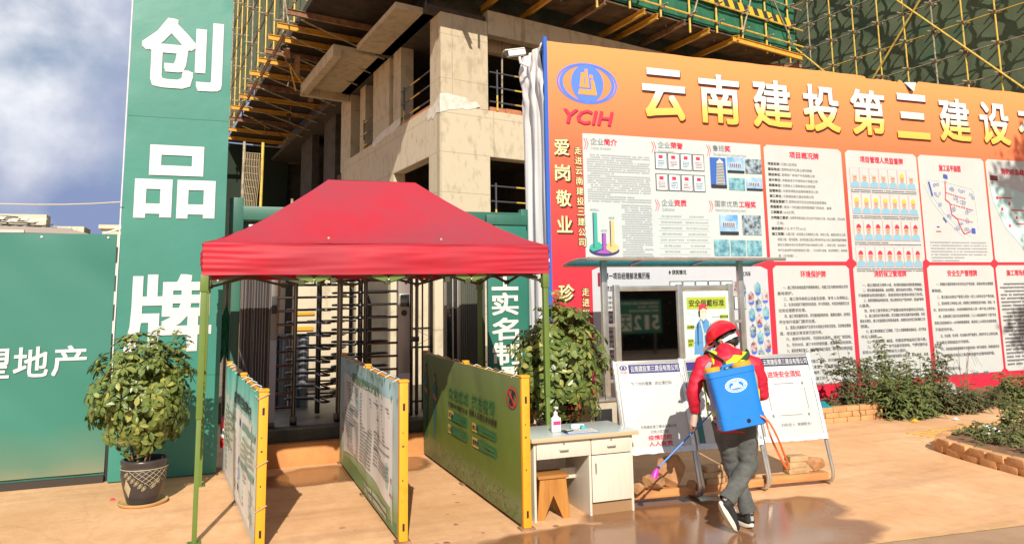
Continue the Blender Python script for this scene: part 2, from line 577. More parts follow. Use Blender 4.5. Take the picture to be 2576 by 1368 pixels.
def scatter(name, proto_mb, m, parent, mats4, limit=100):
    """the same small part many times: the nearest ones as parts of their own, the rest as one stuff part"""
    off = Vector(); q = parent
    while q is not None:
        off += q.location; q = q.parent
    me = None
    mats4 = sorted(mats4, key=lambda M: (M.translation-cam.location).length)
    for M in mats4[:limit]:
        if me is None:
            o = proto_mb.build(name, m, parent, local=True); me = o.data
        else:
            o = D.objects.new(name, me); col.objects.link(o); o.parent = parent
        o.matrix_local = Matrix.Translation(-off) @ M
    if mats4[limit:]:
        mb = MB()
        for M in mats4[limit:]:
            mb.add([M @ p for p in proto_mb.v], proto_mb.f)
        mb.build(name, m, parent, smooth=0, kind='stuff')
def blob(name, mb, material, parent, voxel=.01, smooth=4, local=True, wrinkle=0., wf=14):
    """fuse overlapping pieces of a builder into one continuous skin"""
    tmp = mb.build(name+'_raw', material, None, local=True)
    md = tmp.modifiers.new('r', 'REMESH'); md.mode = 'VOXEL'; md.voxel_size = voxel
    sm = tmp.modifiers.new('s', 'SMOOTH'); sm.iterations = smooth; sm.factor = .5
    bpy.context.view_layer.update()
    m = D.meshes.new_from_object(tmp.evaluated_get(bpy.context.evaluated_depsgraph_get()))
    D.objects.remove(tmp)
    m.materials.clear(); m.materials.append(material)
    if wrinkle:
        ns = [v.normal.copy() for v in m.vertices]
        for v, n_ in zip(m.vertices, ns):
            p = v.co
            v.co = p + n_*(wrinkle*(nz(p.x*wf, p.y*wf, p.z*wf*1.7) + .6*nz(p.x*wf*2.1+3, p.y*wf*2.1, p.z*wf*3)))
    m.polygons.foreach_set('use_smooth', [True]*len(m.polygons))
    o = D.objects.new(name, m)
    col.objects.link(o)
    o.parent = parent
    return o
# ------------------------------------------------------------------ ground
def ground_material():
    m = D.materials.new('orange dusty concrete ground')
    m.use_nodes = True
    t = m.node_tree; l = t.links.new
    b = t.nodes['Principled BSDF']
    g = N(t, 'ShaderNodeNewGeometry')
    def noi(sc, det=6, ro=.6, st=(1, 1, 1)):
        mp_ = N(t, 'ShaderNodeMapping'); mp_.inputs['Scale'].default_value = st
        l(g.outputs['Position'], mp_.inputs['Vector'])
        n = N(t, 'ShaderNodeTexNoise'); n.inputs['Scale'].default_value = sc; n.inputs['Detail'].default_value = det; n.inputs['Roughness'].default_value = ro
        l(mp_.outputs[0], n.inputs['Vector'])
        return n.outputs['Fac']
    def ramp(src, a, ca, b_, cb):
        r_ = N(t, 'ShaderNodeValToRGB')
        r_.color_ramp.elements[0].position = a; r_.color_ramp.elements[0].color = ca if len(ca) == 4 else ca+(1,)
        r_.color_ramp.elements[1].position = b_; r_.color_ramp.elements[1].color = cb if len(cb) == 4 else cb+(1,)
        l(src, r_.inputs['Fac'])
        return r_.outputs[0]
    def mixc(f, a, b_):
        mm = N(t, 'ShaderNodeMix', data_type='RGBA')
        l(f, mm.inputs[0]); l(a, mm.inputs[6]); l(b_, mm.inputs[7])
        return mm.outputs[2]
    K = (0, 0, 0); W = (1, 1, 1)
    base = ramp(noi(.9, 8), .35, (.62, .345, .165), .65, (.75, .455, .245))
    fine = ramp(noi(7, 8, .7, (1, .6, 1)), .42, K, .62, W)
    c2 = N(t, 'ShaderNodeRGB'); c2.outputs[0].default_value = (.56, .285, .125, 1)
    fm = N(t, 'ShaderNodeMath', operation='MULTIPLY'); fm.inputs[1].default_value = .40
    l(fine, fm.inputs[0])
    colr = mixc(fm.outputs[0], base, c2.outputs[0])
    # the splashed area: a few overlapping ellipses with ragged noise edges
    sepn = N(t, 'ShaderNodeSeparateXYZ'); l(g.outputs['Position'], sepn.inputs[0])
    def ell(cx, cy, rx_, ry_):
        vm = N(t, 'ShaderNodeVectorMath', operation='SUBTRACT'); vm.inputs[1].default_value = (cx, cy, 0)
        l(g.outputs['Position'], vm.inputs[0])
        vs = N(t, 'ShaderNodeVectorMath', operation='MULTIPLY'); vs.inputs[1].default_value = (1/rx_, 1/ry_, 0)
        l(vm.outputs[0], vs.inputs[0])
        ln = N(t, 'ShaderNodeVectorMath', operation='LENGTH'); l(vs.outputs[0], ln.inputs[0])
        return ln.outputs['Value']
    cur = None
    for e_ in ((3.55, 5.2, 1.5, .85), (2.65, 5.3, 1.0, .65), (4.4, 5.55, .75, .42), (3.3, 4.6, 1.3, .8), (3.7, 6.0, .9, .4), (1.2, 8.55, .85, .45), (1.9, 8.7, .5, .45)):
        d_ = ell(*e_)
        if cur is None: cur = d_
        else:
            mn = N(t, 'ShaderNodeMath', operation='MINIMUM'); l(cur, mn.inputs[0]); l(d_, mn.inputs[1]); cur = mn.outputs[0]
    na = N(t, 'ShaderNodeMath', operation='MULTIPLY_ADD'); na.inputs[1].default_value = 1.1
    l(noi(1.5, 3, .5), na.inputs[0])
    sb = N(t, 'ShaderNodeMath', operation='SUBTRACT'); sb.inputs[1].default_value = .55
    l(cur, sb.inputs[0]); l(sb.outputs[0], na.inputs[2])
    wet = ramp(na.outputs[0], .86, W, 1.02, K)
    pud = ramp(na.outputs[0], .60, W, .80, K)
    # scattered drops on the walkway between the two right barriers and round the worker
    vor = N(t, 'ShaderNodeTexVoronoi'); vor.inputs['Scale'].default_value = 5.5
    vmp = N(t, 'ShaderNodeMapping'); vmp.inputs['Scale'].default_value = (1, .75, 1)
    l(g.outputs['Position'], vmp.inputs['Vector']); l(vmp.outputs[0], vor.inputs['Vector'])
    va = N(t, 'ShaderNodeMath', operation='MULTIPLY_ADD'); va.inputs[1].default_value = .35
    l(noi(9, 3), va.inputs[0]); l(vor.outputs['Distance'], va.inputs[2])
    drop = ramp(va.outputs[0], .30, W, .335, K)
    dsel = ramp(noi(2.1, 2), .48, K, .56, W)
    reg = ramp(ell(2.9, 6.2, 2.3, 1.6), .75, W, 1.0, K)
    m1 = N(t, 'ShaderNodeMath', operation='MULTIPLY'); l(drop, m1.inputs[0]); l(dsel, m1.inputs[1])
    m2 = N(t, 'ShaderNodeMath', operation='MULTIPLY'); l(m1.outputs[0], m2.inputs[0]); l(reg, m2.inputs[1])
    m3 = N(t, 'ShaderNodeMath', operation='MAXIMUM'); l(m2.outputs[0], m3.inputs[0]); l(wet, m3.inputs[1])
    # hairline cracks and dark grit
    dn = N(t, 'ShaderNodeTexNoise'); dn.inputs['Scale'].default_value = 1.7; dn.inputs['Detail'].default_value = 5
    l(g.outputs['Position'], dn.inputs['Vector'])
    dv = N(t, 'ShaderNodeVectorMath', operation='MULTIPLY_ADD'); dv.inputs[1].default_value = (.9, .9, 0)
    l(dn.outputs['Color'], dv.inputs[0]); l(g.outputs['Position'], dv.inputs[2])
    vc = N(t, 'ShaderNodeTexVoronoi', feature='DISTANCE_TO_EDGE'); vc.inputs['Scale'].default_value = .42
    l(dv.outputs[0], vc.inputs['Vector'])
    crk = ramp(vc.outputs['Distance'], .0025, (.55, .55, .55), .008, K)
    grit = ramp(noi(60, 3, .8), .66, K, .72, (.45, .45, .45))
    ck_ = N(t, 'ShaderNodeMath', operation='MULTIPLY'); ck_.inputs[1].default_value = .22; l(crk, ck_.inputs[0])
    mk_ = N(t, 'ShaderNodeMath', operation='MAXIMUM'); l(ck_.outputs[0], mk_.inputs[0]); l(grit, mk_.inputs[1])
    gc = N(t, 'ShaderNodeRGB'); gc.outputs[0].default_value = (.30, .155, .07, 1)
    colr = mixc(mk_.outputs[0], colr, gc.outputs[0])
    trk = ramp(noi(1.1, 4, .6, (.35, 2.2, 1)), .52, K, .68, (.35, .35, .35))
    colr = mixc(trk, colr, gc.outputs[0])
    wc = N(t, 'ShaderNodeRGB'); wc.outputs[0].default_value = (.20, .088, .040, 1)
    wf_ = N(t, 'ShaderNodeMath', operation='MULTIPLY'); wf_.inputs[1].default_value = .88
    l(m3.outputs[0], wf_.inputs[0])
    colr = mixc(wf_.outputs[0], colr, wc.outputs[0])
    l(colr, b.inputs['Base Color'])
    rm = N(t, 'ShaderNodeMapRange'); rm.inputs['To Min'].default_value = .92; rm.inputs['To Max'].default_value = .30
    l(wet, rm.inputs['Value'])
    r2_ = N(t, 'ShaderNodeMath', operation='MULTIPLY_ADD'); r2_.inputs[1].default_value = -.23
    l(pud, r2_.inputs[0]); l(rm.outputs[0], r2_.inputs[2])
    l(r2_.outputs[0], b.inputs['Roughness'])
    bp = N(t, 'ShaderNodeBump'); bp.inputs['Distance'].default_value = .02
    bs = N(t, 'ShaderNodeMapRange'); bs.inputs['To Min'].default_value = .38; bs.inputs['To Max'].default_value = .05
    l(pud, bs.inputs['Value']); l(bs.outputs[0], bp.inputs['Strength'])
    l(noi(16, 7, .7), bp.inputs['Height']); l(bp.outputs[0], b.inputs['Normal'])
    return m
gm = ground_material()
mb = MB()
mb.add([(-600, -600, 0), (600, -600, 0), (600, 900, 0), (-600, 900, 0)], [(0, 1, 2, 3)])
mb.build('ground', gm, kind='structure')
road = mat('dusty road surface', (.42, .27, .165), .9, c2=(.34, .205, .12), scale=1.6, bump=.25, bscale=25)
mb = MB().add([(-300, -7, .004), (300, -7, .004), (300, 3.7, .004), (9, 4.28, .004), (5.9, 4.50, .004), (4.5, 4.62, .004), (3.4, 4.52, .004), (-300, 4.0, .004)], [tuple(range(8))])
mb.build('road', road, kind='structure')
mb = MB()
line = [(3.4, 4.52), (4.5, 4.62), (5.9, 4.50), (9, 4.28), (30, 3.0)]
for (x0, y0), (x1, y1) in zip(line, line[1:]):
    mb.add([(x0, y0-.012, .008), (x1, y1-.012, .008), (x1, y1+.014, .008), (x0, y0+.014, .008)], [(0, 1, 2, 3)])
mb.build('road_edge_line', mat('dusty yellow line', (.66, .42, .16), .8, var=.3, scale=8), kind='structure')
mb = MB()
rg = random.Random(3)
for k in range(9):
    for j in range(4):
        x = 8.3+k*.42; y = 7.42+j*.105+.05*math.sin(k*.7)
        if rg.random() < .88:
            mb.bbox((x+.01, y, -.01), (x+.40, y+.055, .008), .004)
mb.build('tactile_paving', tile_y, kind='structure')
# slightly raised slab of the gate: orange plastered step, dark sill, inner floor
mb = MB()
mb.bbox((.18, 9.10, -.02), (3.74, 9.36, .25), .02)
mb.build('gate_step', dust_orange, kind='structure')
mb = MB()
mb.bbox((.18, 9.18, .25), (3.74, 9.36, .40), .012)
mb.build('gate_sill', mat('mouldy dark sill', (.075, .07, .045), .7, c2=(.03, .035, .03), scale=5, bump=.4, bscale=12), kind='structure')  # shadow of the tent valance put into the sill colour
mb = MB()
mb.bbox((.18, 9.36, -.02), (3.74, 12.6, .40), .012)
mb.build('gate_floor', mat('wet inner slab', (.24, .20, .16), .45, c2=(.11, .09, .07), scale=3, bump=.2, bscale=10), kind='structure')
mb = MB()
mb.add([(-6, 12.6, .3), (30, 12.6, .3), (30, 60, .3), (-6, 60, .3)], [(0, 1, 2, 3)])
mb.add([(-6, 12.6, -.1), (30, 12.6, -.1), (30, 12.6, .3), (-6, 12.6, .3)], [(0, 1, 2, 3)])
mb.build('site_yard', mat('brown site mud', (.26, .18, .11), .95, c2=(.17, .115, .07), scale=1.5, bump=.3, bscale=6), kind='structure')  # yard colour darkened to cut light bounced onto the building undersides

# ------------------------------------------------------------------ unfinished concrete building
aR, aL = R(75), R(-5.5)
uR = Vector((math.sin(aR), math.cos(aR), 0)); uL = Vector((math.sin(aL), math.cos(aL), 0))
P0 = Vector((6.07, 22, 0))
def bw(a, b, z): return P0 + uR*a + uL*b + Vector((0, 0, z))
def skew(mb, a0, a1, b0, b1, z0, z1):
    vs = [bw(a, b, z) for z in (z0, z1) for a, b in ((a0, b0), (a1, b0), (a1, b1), (a0, b1))]
    return mb.add(vs, [(3, 2, 1, 0), (4, 5, 6, 7), (0, 1, 5, 4), (1, 2, 6, 5), (2, 3, 7, 6), (3, 0, 4, 7)])
bld = thing('unfinished_building', 'bare concrete frame building under construction behind the red tent', 'building', P0)
def part(name, m, *boxes):
    mb = MB()
    for b_ in boxes: skew(mb, *b_)
    return mb.build(name, m, bld, smooth=0)
part('corner_column', concrete_b, (0, 1.8, 0, .98, .3, 6.1))
part('corner_column', concrete, (.03, 1.77, .03, .95, 7.6, 10.5))
part('spandrel_beam', concrete_b, (0, 17, 0, .5, 6.1, 7.58), (0, .4, .5, 12.2, 6.1, 7.66))
part('column', concrete_b, (.004, .45, 4.6, 7.35, .3, 6.1))
part('column', concrete_b, (.004, .45, 11.45, 13.4, .3, 6.5))
part('column', concrete_dark, (.004, .45, 16.5, 18.4, .3, 6.5))
part('column', concrete_b, (4.6, 6.4, .02, .6, .3, 6.1))
part('column', concrete, (.006, .5, 3.85, 4.7, 7.66, 10.5), (.16, .5, 4.7, 5.2, 7.66, 10.5), (.006, .5, 5.2, 7.3, 7.66, 10.5))
part('column', concrete, (.2, .6, 9.1, 9.9, 7.3, 10.5), (.05, .6, 10.9, 12.6, 7.3, 10.5))
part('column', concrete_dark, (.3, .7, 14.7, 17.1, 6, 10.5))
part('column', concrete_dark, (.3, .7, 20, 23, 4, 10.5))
part('column', concrete, (4.7, 7.9, .03, .9, 7.58, 10.5))
part('column', concrete, (11.5, 13.2, .03, .9, 7.58, 10.5))
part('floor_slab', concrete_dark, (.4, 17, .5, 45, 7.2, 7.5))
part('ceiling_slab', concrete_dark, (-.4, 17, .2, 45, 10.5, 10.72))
part('edge_beam', concrete, (1.78, 17, .02, .4, 10.1, 10.9))
part('balcony_slab', concrete, (-1.35, 0, .5, 5.0, 10.5, 10.68))
part('balcony_slab', concrete, (-2.15, 0, 5.35, 11.2, 10.5, 10.68))
part('balcony_beam', concrete, (-2.15, -1.85, 5.35, 11.2, 10.25, 10.5), (-2.15, 0, 11.0, 11.25, 10.2, 10.5))
part('downstand_beam', concrete, (.4, 6, 1.0, 1.3, 9.9, 10.5))
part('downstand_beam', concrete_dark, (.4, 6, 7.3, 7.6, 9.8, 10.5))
part('inner_wall', concrete_dark, (7, 7.25, .9, 45, .3, 10.5))  # walls added to block light and sky, so the bays look dark
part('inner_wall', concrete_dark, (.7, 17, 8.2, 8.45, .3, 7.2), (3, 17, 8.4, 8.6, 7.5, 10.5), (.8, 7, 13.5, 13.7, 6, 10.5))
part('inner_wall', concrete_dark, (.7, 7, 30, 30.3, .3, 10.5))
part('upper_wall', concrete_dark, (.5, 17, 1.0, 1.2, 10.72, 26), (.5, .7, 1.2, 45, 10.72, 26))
mb = MB()
for k in range(7):
    a = 1.84+k*.62
    vs = [bw(x, y, z) for z in (7.58, 7.72+.02*(k % 2)) for x, y in ((a, .03), (a+.6, .03), (a+.6, .15), (a, .15))]
    mb.add(vs, [(3, 2, 1, 0), (4, 5, 6, 7), (0, 1, 5, 4), (1, 2, 6, 5), (2, 3, 7, 6), (3, 0, 4, 7)])
mb.build('brick_course', brick_red, bld, smooth=0)
mb = MB(); skew(mb, .03, .15, 1.0, 3.8, 7.66, 7.76)
mb.build('brick_course', brick_red, bld, smooth=0)
def patch(pts, fn, t=.012):
    mb = MB()
    f = [fn(x, z, t) for x, z in pts]; b_ = [fn(x, z, 0) for x, z in pts]
    n = len(pts)
    mb.add(f+b_, [tuple(range(n))]+[(i, n+i, n+(i+1) % n, (i+1) % n) for i in range(n)])
    return mb.build('plaster_patch', plaster, bld, smooth=0)
patch([(-.01, 7.30), (.15, 7.36), (.3, 7.42), (.5, 7.45), (.8, 7.52), (1.0, 7.50), (1.3, 7.60), (1.45, 7.66), (1.3, 7.80), (1.05, 7.76), (.9, 7.88), (.5, 7.90), (.2, 7.92), (-.01, 7.88)], lambda a, z, t: bw(a, -t, z))
patch([(-.01, 7.88), (.3, 7.74), (.6, 7.62), (.98, 7.62), (1.2, 7.45), (1.05, 7.24), (.8, 7.30), (.6, 7.2), (.3, 7.36), (-.01, 7.30)], lambda b, z, t: bw(-t, b, z))
patch([(3.8, 7.95), (4.6, 7.95), (5.4, 7.90), (6.4, 7.86), (7.35, 7.70), (7.2, 7.50), (6.4, 7.56), (5.6, 7.62), (4.7, 7.58), (3.85, 7.72)], lambda b, z, t: bw(-t, b, z))

def rail_set(name, label, fa, n_post, seg, z0, post_x):
    """three striped tubes with couplers and posts: fa(t) runs along the ledge"""
    g = thing(name, label, 'guard rail', fa(post_x[0])+Vector((0, 0, z0)), group='guard rails of the building')
    for px_ in post_x:
        mb = MB().tube([fa(px_)+Vector((0, 0, z)) for z in (z0-.05, z0+.45)], .03, 6)
        mb.build('post', tube_yellow, g)
        mb = MB().tube([fa(px_)+Vector((0, 0, z)) for z in (z0+.45, z0+1.28)], .03, 6)
        mb.build('post', tube_dark if name == 'guard_rail' else tube_yellow, g)
    for k, z in enumerate((.22, .70, 1.18)):
        t0, t1 = seg
        n = max(2, int((t1-t0)/.8)); ms = MB()
        for i in range(n):
            ms.m = i % 2
            a = t0+(t1-t0)*i/n; b = t0+(t1-t0)*(i+1)/n
            ms.tube([fa(a)+Vector((0, 0, z0+z)), fa(b)+Vector((0, 0, z0+z))], .026, 6)
        ms.build('rail', [tube_dark, tube_yellow], g)
    return g
rail_set('guard_rail', 'three striped rails beside the corner column of the bare building, right of it', lambda t: bw(t, -.02, 0), 2, (1.82, 4.7), 7.66, (2.1, 4.3))
rail_set('guard_rail', 'striped rails on the ledge between the corner column and the next pier', lambda t: bw(.05, t, 0), 2, (1.0, 3.9), 7.70, (3.6,))
rail_set('guard_rail', 'shaded striped rails left of the wide concrete pier', lambda t: bw(.1, t, 0), 2, (7.4, 9.4), 7.66, (8.9,))
rail_set('guard_rail', 'ground storey rails right of the concrete corner column, above the tent', lambda t: bw(t, -.03, 0), 2, (1.82, 4.7), 4.0, (2.0, 4.3))

# ------------------------------------------------------------------ scaffolds
def net_panel(name, m, parent, f, u0, u1, v0, v1, nu, nv, amp, seed):
    """sagging sheet: f(u, v, d) -> world"""
    mb = MB()
    mb.grid(lambda s_, t_: f(u0+(u1-u0)*s_, v0+(v1-v0)*t_, amp*(nz(s_*nu*.33, t_*nv*.33, seed)+.5*nz(s_*nu*.8, t_*nv*.8, seed+9)) + amp*.9*abs(math.sin(t_*nv*.5*math.pi))), nu, nv)
    return mb.build(name, m, parent, smooth=180)
# left scaffold (along the left face)
sc = thing('scaffold', 'yellow tube scaffold with pale green netting left of the tent top', 'scaffold', bw(-3.6, 4.5, 11.2), group='scaffolds')
lf = lambda b, z, d=0.: bw(-3.6+d, b, z)
bs = [-1.2+2.15*k for k in range(14)]
for k, b_ in enumerate(bs):
    MB().tube([lf(b_, 11.15), lf(b_+.06*nz(k), 24)], .030, 7).build('standard', tube_yellow if k % 4 else tube_grey, sc)
for k, b_ in enumerate(bs[::2]):
    MB().tube([lf(b_+.5, 11.6, .75), lf(b_+.55, 24, .75)], .034, 6).build('inner_standard', coupler, sc)
for k in range(7):
    z = 11.9+1.75*k
    MB().tube([lf(-1.8, z, .05), lf(29, z+.1, .05)], .034, 6).build('ledger', coupler, sc)
for k in range(4):
    z = 12.8+2.9*k
    MB().tube([lf(6+k*3, z-1.5, -.05), lf(11.5+k*3, z+6, -.05)], .03, 6).build('brace', tube_yellow if k % 2 else tube_grey, sc)
rg = random.Random(8)
scatter('transom', MB().tube([(-.35, 0, 0), (.9, 0, 0)], .03, 6), tube_grey, sc, [Matrix.Translation(lf(b_+.03, 11.98+1.75*k+rg.uniform(-.05, .05))) for b_ in bs[::2] for k in range(7)])
scatter('coupler', MB().box((-.06, -.06, -.06), (.06, .06, .06)), coupler, sc, [Matrix.Translation(lf(b_, 11.9+1.75*k)) for b_ in bs for k in range(7)])
net_panel('net', net_dull, sc, lambda u, v, d: lf(u, v, .30+d), -1.8, 29.5, 11.7, 24, 72, 24, .09, 2)
net_panel('net', mat('black green hanging net', (.018, .03, .018), .95), sc, lambda u, v, d: bw(u, 29.3+d, v), -3.6, .7, .3, 11.4, 8, 16, .15, 41)  # added near-black sheet standing in for the shaded void, no scaffold netting
part_pl = MB(); skew(part_pl, -3.3, -.1, -.0, 29, 11.42, 11.47); part_pl.build('platform', plank, sc, smooth=0)
for k, b_ in enumerate([4.7, 6.2, 7.6, 9.3, 10.6, 12.6, 14.6, 16.8, 19.2, 21.8, 24.5, 27]):
    MB().ibeam(bw(-3.95-.08*(k % 3), b_, 11.28), bw(1.2, b_, 11.28), .11, .20).build('cantilever_beam', beam_yellow if k % 3 else beam_rust, sc, smooth=0)
for k, (b0, b1) in enumerate(((6.3, 9.0), (9.4, 12.2), (12.8, 16.2), (17, 21))):
    MB().ibeam(bw(-3.72, b0, 11.08), bw(-3.70, b1, 11.06), .09, .16).build('runner_beam', beam_rust, sc, smooth=0)
for k in range(9):
    MB().tube([bw(-3.4, 5+k*1.9, 11.2), bw(-.2, 5.2+k*1.9, 10.4)], .03, 6).build('strut', tube_grey, sc)

rg = random.Random(31)
for k in range(18):
    a_ = rg.uniform(-3.6, -1.2); b_ = rg.uniform(5, 24); z_ = rg.uniform(10.75, 11.15)
    if k % 3 == 0:
        MB().bar(bw(a_, b_, z_), bw(a_+rg.uniform(.2, .7), b_+rg.uniform(1.5, 3), z_+rg.uniform(-.1, .1)), .22, .045).build('loose_plank', beam_rust if k % 2 else plank, sc, smooth=0)
    else:
        MB().tube([bw(a_, b_, z_+.1), bw(a_+rg.uniform(-.3, 1.6), b_+rg.uniform(-.6, 2.2), z_-rg.uniform(.0, .7))], .028, 6).build('loose_tube', (tube_grey, tube_yellow, coupler)[k % 3], sc)
for k, (a_, b_) in enumerate(((.9, 2.2), (1.2, 6.0), (.8, 8.3), (1.0, 10.2), (1.5, 13.0), (3.0, 2.6), (2.6, .6), (3.6, .8))):
    MB().tube([bw(a_, b_, 7.5), bw(a_+.05, b_, 10.5)], .03, 7).build('steel_prop', beam_rust if k % 2 else tube_grey, bld)
for k in range(9):
    b_ = .9+1.3*k
    MB().tube([bw(-.03, b_, 10.72), bw(-.10, b_+.1, 11.2+.15*(k % 3))], .012, 5).build('rebar', coupler, bld)
# front scaffold (along the right face, above the billboard)
sc2 = thing('scaffold', 'scaffold with bright green net and striped toe board above the orange billboard', 'scaffold', bw(5, -1.8, 11.2), group='scaffolds')
rf = lambda a, z, d=0.: bw(a, -1.8+d, z)
asx = [-3.8+1.5*k for k in range(14)]
for k, a_ in enumerate(asx):
    MB().tube([rf(a_, 11.35 - (.28 if k % 3 == 0 else 0)), rf(a_+.04*nz(k+5), 22)], .040, 7).build('standard', tube_yellow, sc2)
for k, a_ in enumerate(asx[1::3]):
    MB().tube([rf(a_+.6, 11.4, .75), rf(a_+.6, 22, .75)], .036, 6).build('inner_standard', tube_grey, sc2)
for k, z in enumerate((11.72, 12.42, 13.3, 14.9, 16.5, 18.1)):
    MB().tube([rf(-3.9, z, -.06), rf(16.6, z+.03, -.06)], .036, 6).build('ledger', tube_yellow if k != 2 else tube_grey, sc2)
for a0, z0, a1, z1 in ((7.0, 11.7, 8.6, 14.9), (9.8, 11.7, 11.2, 15), (13.6, 14.9, 15.7, 11.9), (4, 11.7, 6.3, 16), (12.6, 11.6, 14.9, 17)):
    MB().tube([rf(a0, z0, -.1), rf(a1, z1, -.1)], .034, 6).build('brace', tube_grey, sc2)
pts_ = [(a_, z) for a_ in asx for z in (11.72, 12.42, 13.3, 14.9)]
scatter('coupler', MB().box((-.06, -.07, -.06), (.06, .07, .06)), coupler, sc2, [Matrix.Translation(rf(a_, z, -.03)) for a_, z in pts_])
scatter('transom', MB().tube([uL*-.3, uL*.9], .032, 6), tube_grey, sc2, [Matrix.Translation(rf(a_+.1, z+.07)) for a_, z in pts_])
net_panel('net', net_green, sc2, lambda u, v, d: rf(u, v, .10+d), -3.7, 16.3, 11.55, 15.2, 52, 8, .06, 5)
net_panel('net', net_green, sc2, lambda u, v, d: rf(u, v, .22+d), -3.7, 16.3, 15.2, 22, 52, 12, .08, 7)
mbx = MB()
n = 62
for i in range(n):
    a = -2.4+i*.3
    mbx.m = i % 2
    mbx.add([rf(a, 12.50, -.045), rf(a+.3, 12.50, -.045), rf(a+.15, 12.80, -.045), rf(a-.15, 12.80, -.045)], [(0, 1, 2, 3)])
    mbx.add([rf(a, 12.50, -.02), rf(a+.3, 12.50, -.02), rf(a+.15, 12.80, -.02), rf(a-.15, 12.80, -.02)], [(3, 2, 1, 0)])
mbx.build('toe_board', [mat('toe board yellow', (.74, .44, .02), .6), mat('toe board black', (.03, .035, .04), .6)], sc2, smooth=0)
mbx = MB(); skew(mbx, -3.5, 16.2, -1.7, -.05, 11.42, 11.47); mbx.build('platform', mat('plywood decking', (.15, .085, .04), .9, c2=(.05, .03, .017), scale=2), sc2, smooth=0)
for k, a_ in enumerate((-1.5, .3, 2.0, 3.6, 5.45, 7.2, 7.9, 9.2, 10.6, 12.2)):
    MB().ibeam(bw(a_, -1.95-.1*(k % 2), 11.28), bw(a_, 1.0, 11.28), .11, .20).build('cantilever_beam', beam_yellow if k % 3 != 1 else beam_rust, sc2, smooth=0)
MB().ibeam(bw(12.0, -1.9, 11.25), bw(16.4, -1.9, 11.25), .11, .22).build('runner_beam', beam_yellow, sc2, smooth=0)
MB().ibeam(bw(13.6, .4, 10.95), bw(16.6, -1.7, 11.02), .11, .20).build('runner_beam', beam_rust, sc2, smooth=0)
for k in range(8):
    p = bw(4.2+k*1.6, -1.0-.2*(k % 2), 11.36)
    MB().tube([p, p+Vector((-.15, -.1, .55))], .014, 5).build('tie_rod', plaster, sc2)

# scaffolded tower at right
Q = Vector((36, 0, 0))
tf = lambda b, z, d=0.: Q + uL*b + Vector((d, 0, z))
tower = thing('scaffolded_tower', 'dark tower wrapped in dull green netting behind the right end of the billboard', 'building', tf(30, 0))
mb = MB()
for d0, d1, b0, b1 in ((2.0, 20, 8, 70),):
    vs = [tf(b, z, d) for z in (.3, 40) for d, b in ((d0, b0), (d1, b0), (d1, b1), (d0, b1))]
    mb.add(vs, [(3, 2, 1, 0), (4, 5, 6, 7), (0, 1, 5, 4), (1, 2, 6, 5), (2, 3, 7, 6), (3, 0, 4, 7)])
mb.build('wall', concrete_dark, tower, smooth=0)
sc3 = thing('scaffold', 'wide grid of yellow tubes over dull green netting at the upper right', 'scaffold', tf(30, .3), group='scaffolds')
for k in range(36):
    b_ = 12+1.56*k
    MB().tube([tf(b_, 5, -.0), tf(b_+.12*nz(k*1.3), 34, -.0)], .040, 7).build('standard', tube_yellow if (k*7) % 5 else tube_grey, sc3)
for k in range(17):
    z = 5.6+1.5*k
    MB().tube([tf(9, z, .07), tf(68, z+.15*nz(k*2.1), .07)], .036, 6).build('ledger', tube_grey if k % 3 else tube_yellow, sc3)
for b0, z0, b1, z1 in ((21, 8, 36, 24), (36, 8, 21, 24), (36, 9, 51, 25), (51, 9, 36, 25), (30, 10, 44, 24), (18, 10, 29, 23)):
    MB().tube([tf(b0, z0, -.10), tf(b1, z1, -.10)], .05, 6).build('brace', tube_yellow, sc3)
pts_ = [(12+1.56*k, 5.6+1.5*j) for k in range(36) for j in range(17)]
scatter('transom', MB().tube([(-.30, 0, 0), (.9, 0, 0)], .042, 5), tube_grey, sc3, [Matrix.Translation(tf(b_+.08, z+.07)) for b_, z in pts_])
scatter('coupler', MB().box((-.08, -.08, -.08), (.08, .08, .08)), coupler, sc3, [Matrix.Translation(tf(b_, z, .03)) for b_, z in pts_])
net_panel('net', net_dull, sc3, lambda u, v, d: tf(u, v, .50+d*1.0), 8, 69, 4, 36, 150, 64, .10, 11)
# ------------------------------------------------------------------ far roofs beyond the fence
h = thing('roofed_hall', 'grey roof with open steel lattice beyond the green fence at far left', 'building', (-8.5, 40, 0))
MB().box((-16, 40, 0), (-6.4, 47, 4.9)).build('wall', cream, h)
MB().prism([(-16, 39.2, 4.95), (-16, 39.2, 5.25), (-6.5, 39.2, 5.05), (-5.4, 39.2, 4.75), (-6.6, 39.2, 4.8)], (0, 8, .3)).build('roof', roof_grey, h, smooth=0)
MB().box((-16, 43, 5.2), (-8.0, 44, 6.0)).build('gable_wall', cream, h)
mb = MB(); rg = random.Random(4)
for k in range(26):
    x = -12+k*.22; z0 = 5.20-.03*k*.22
    mb.tube([(x, 39.6, z0), (x+rg.uniform(-.4, .6), 41, min(6.05, z0+rg.uniform(.3, .85)*max(.2, (1-k/30))))], .025, 4)
for k in range(5):
    mb.tube([(-12, 40+.3*k, 5.35+.14*k), (-7.6+-.3*k, 40+.3*k, 5.2+.12*k)], .03, 4)
mb.build('roof_lattice', steel_dull, h)
mb = MB()
for k in range(12):
    x = -10.8+k*.28+rg.uniform(-.1, .1); z = 5.35+rg.random()*.4*(1-k/16)
    mb.add([(x, 40.2, z), (x+.25, 40.25, z-.03), (x+.28, 40.7, z+.16), (x, 40.7, z+.18)], [(0, 1, 2, 3)])
mb.build('roof_sheet', plaster, h, smooth=0, kind='stuff')
h = thing('stair_tower', 'cream windowless block beyond the fence between the roofs', 'building', (-6.5, 42, 0))
MB().box((-7.5, 42, 0), (-6.2, 44, 5.36)).build('wall', cream, h)
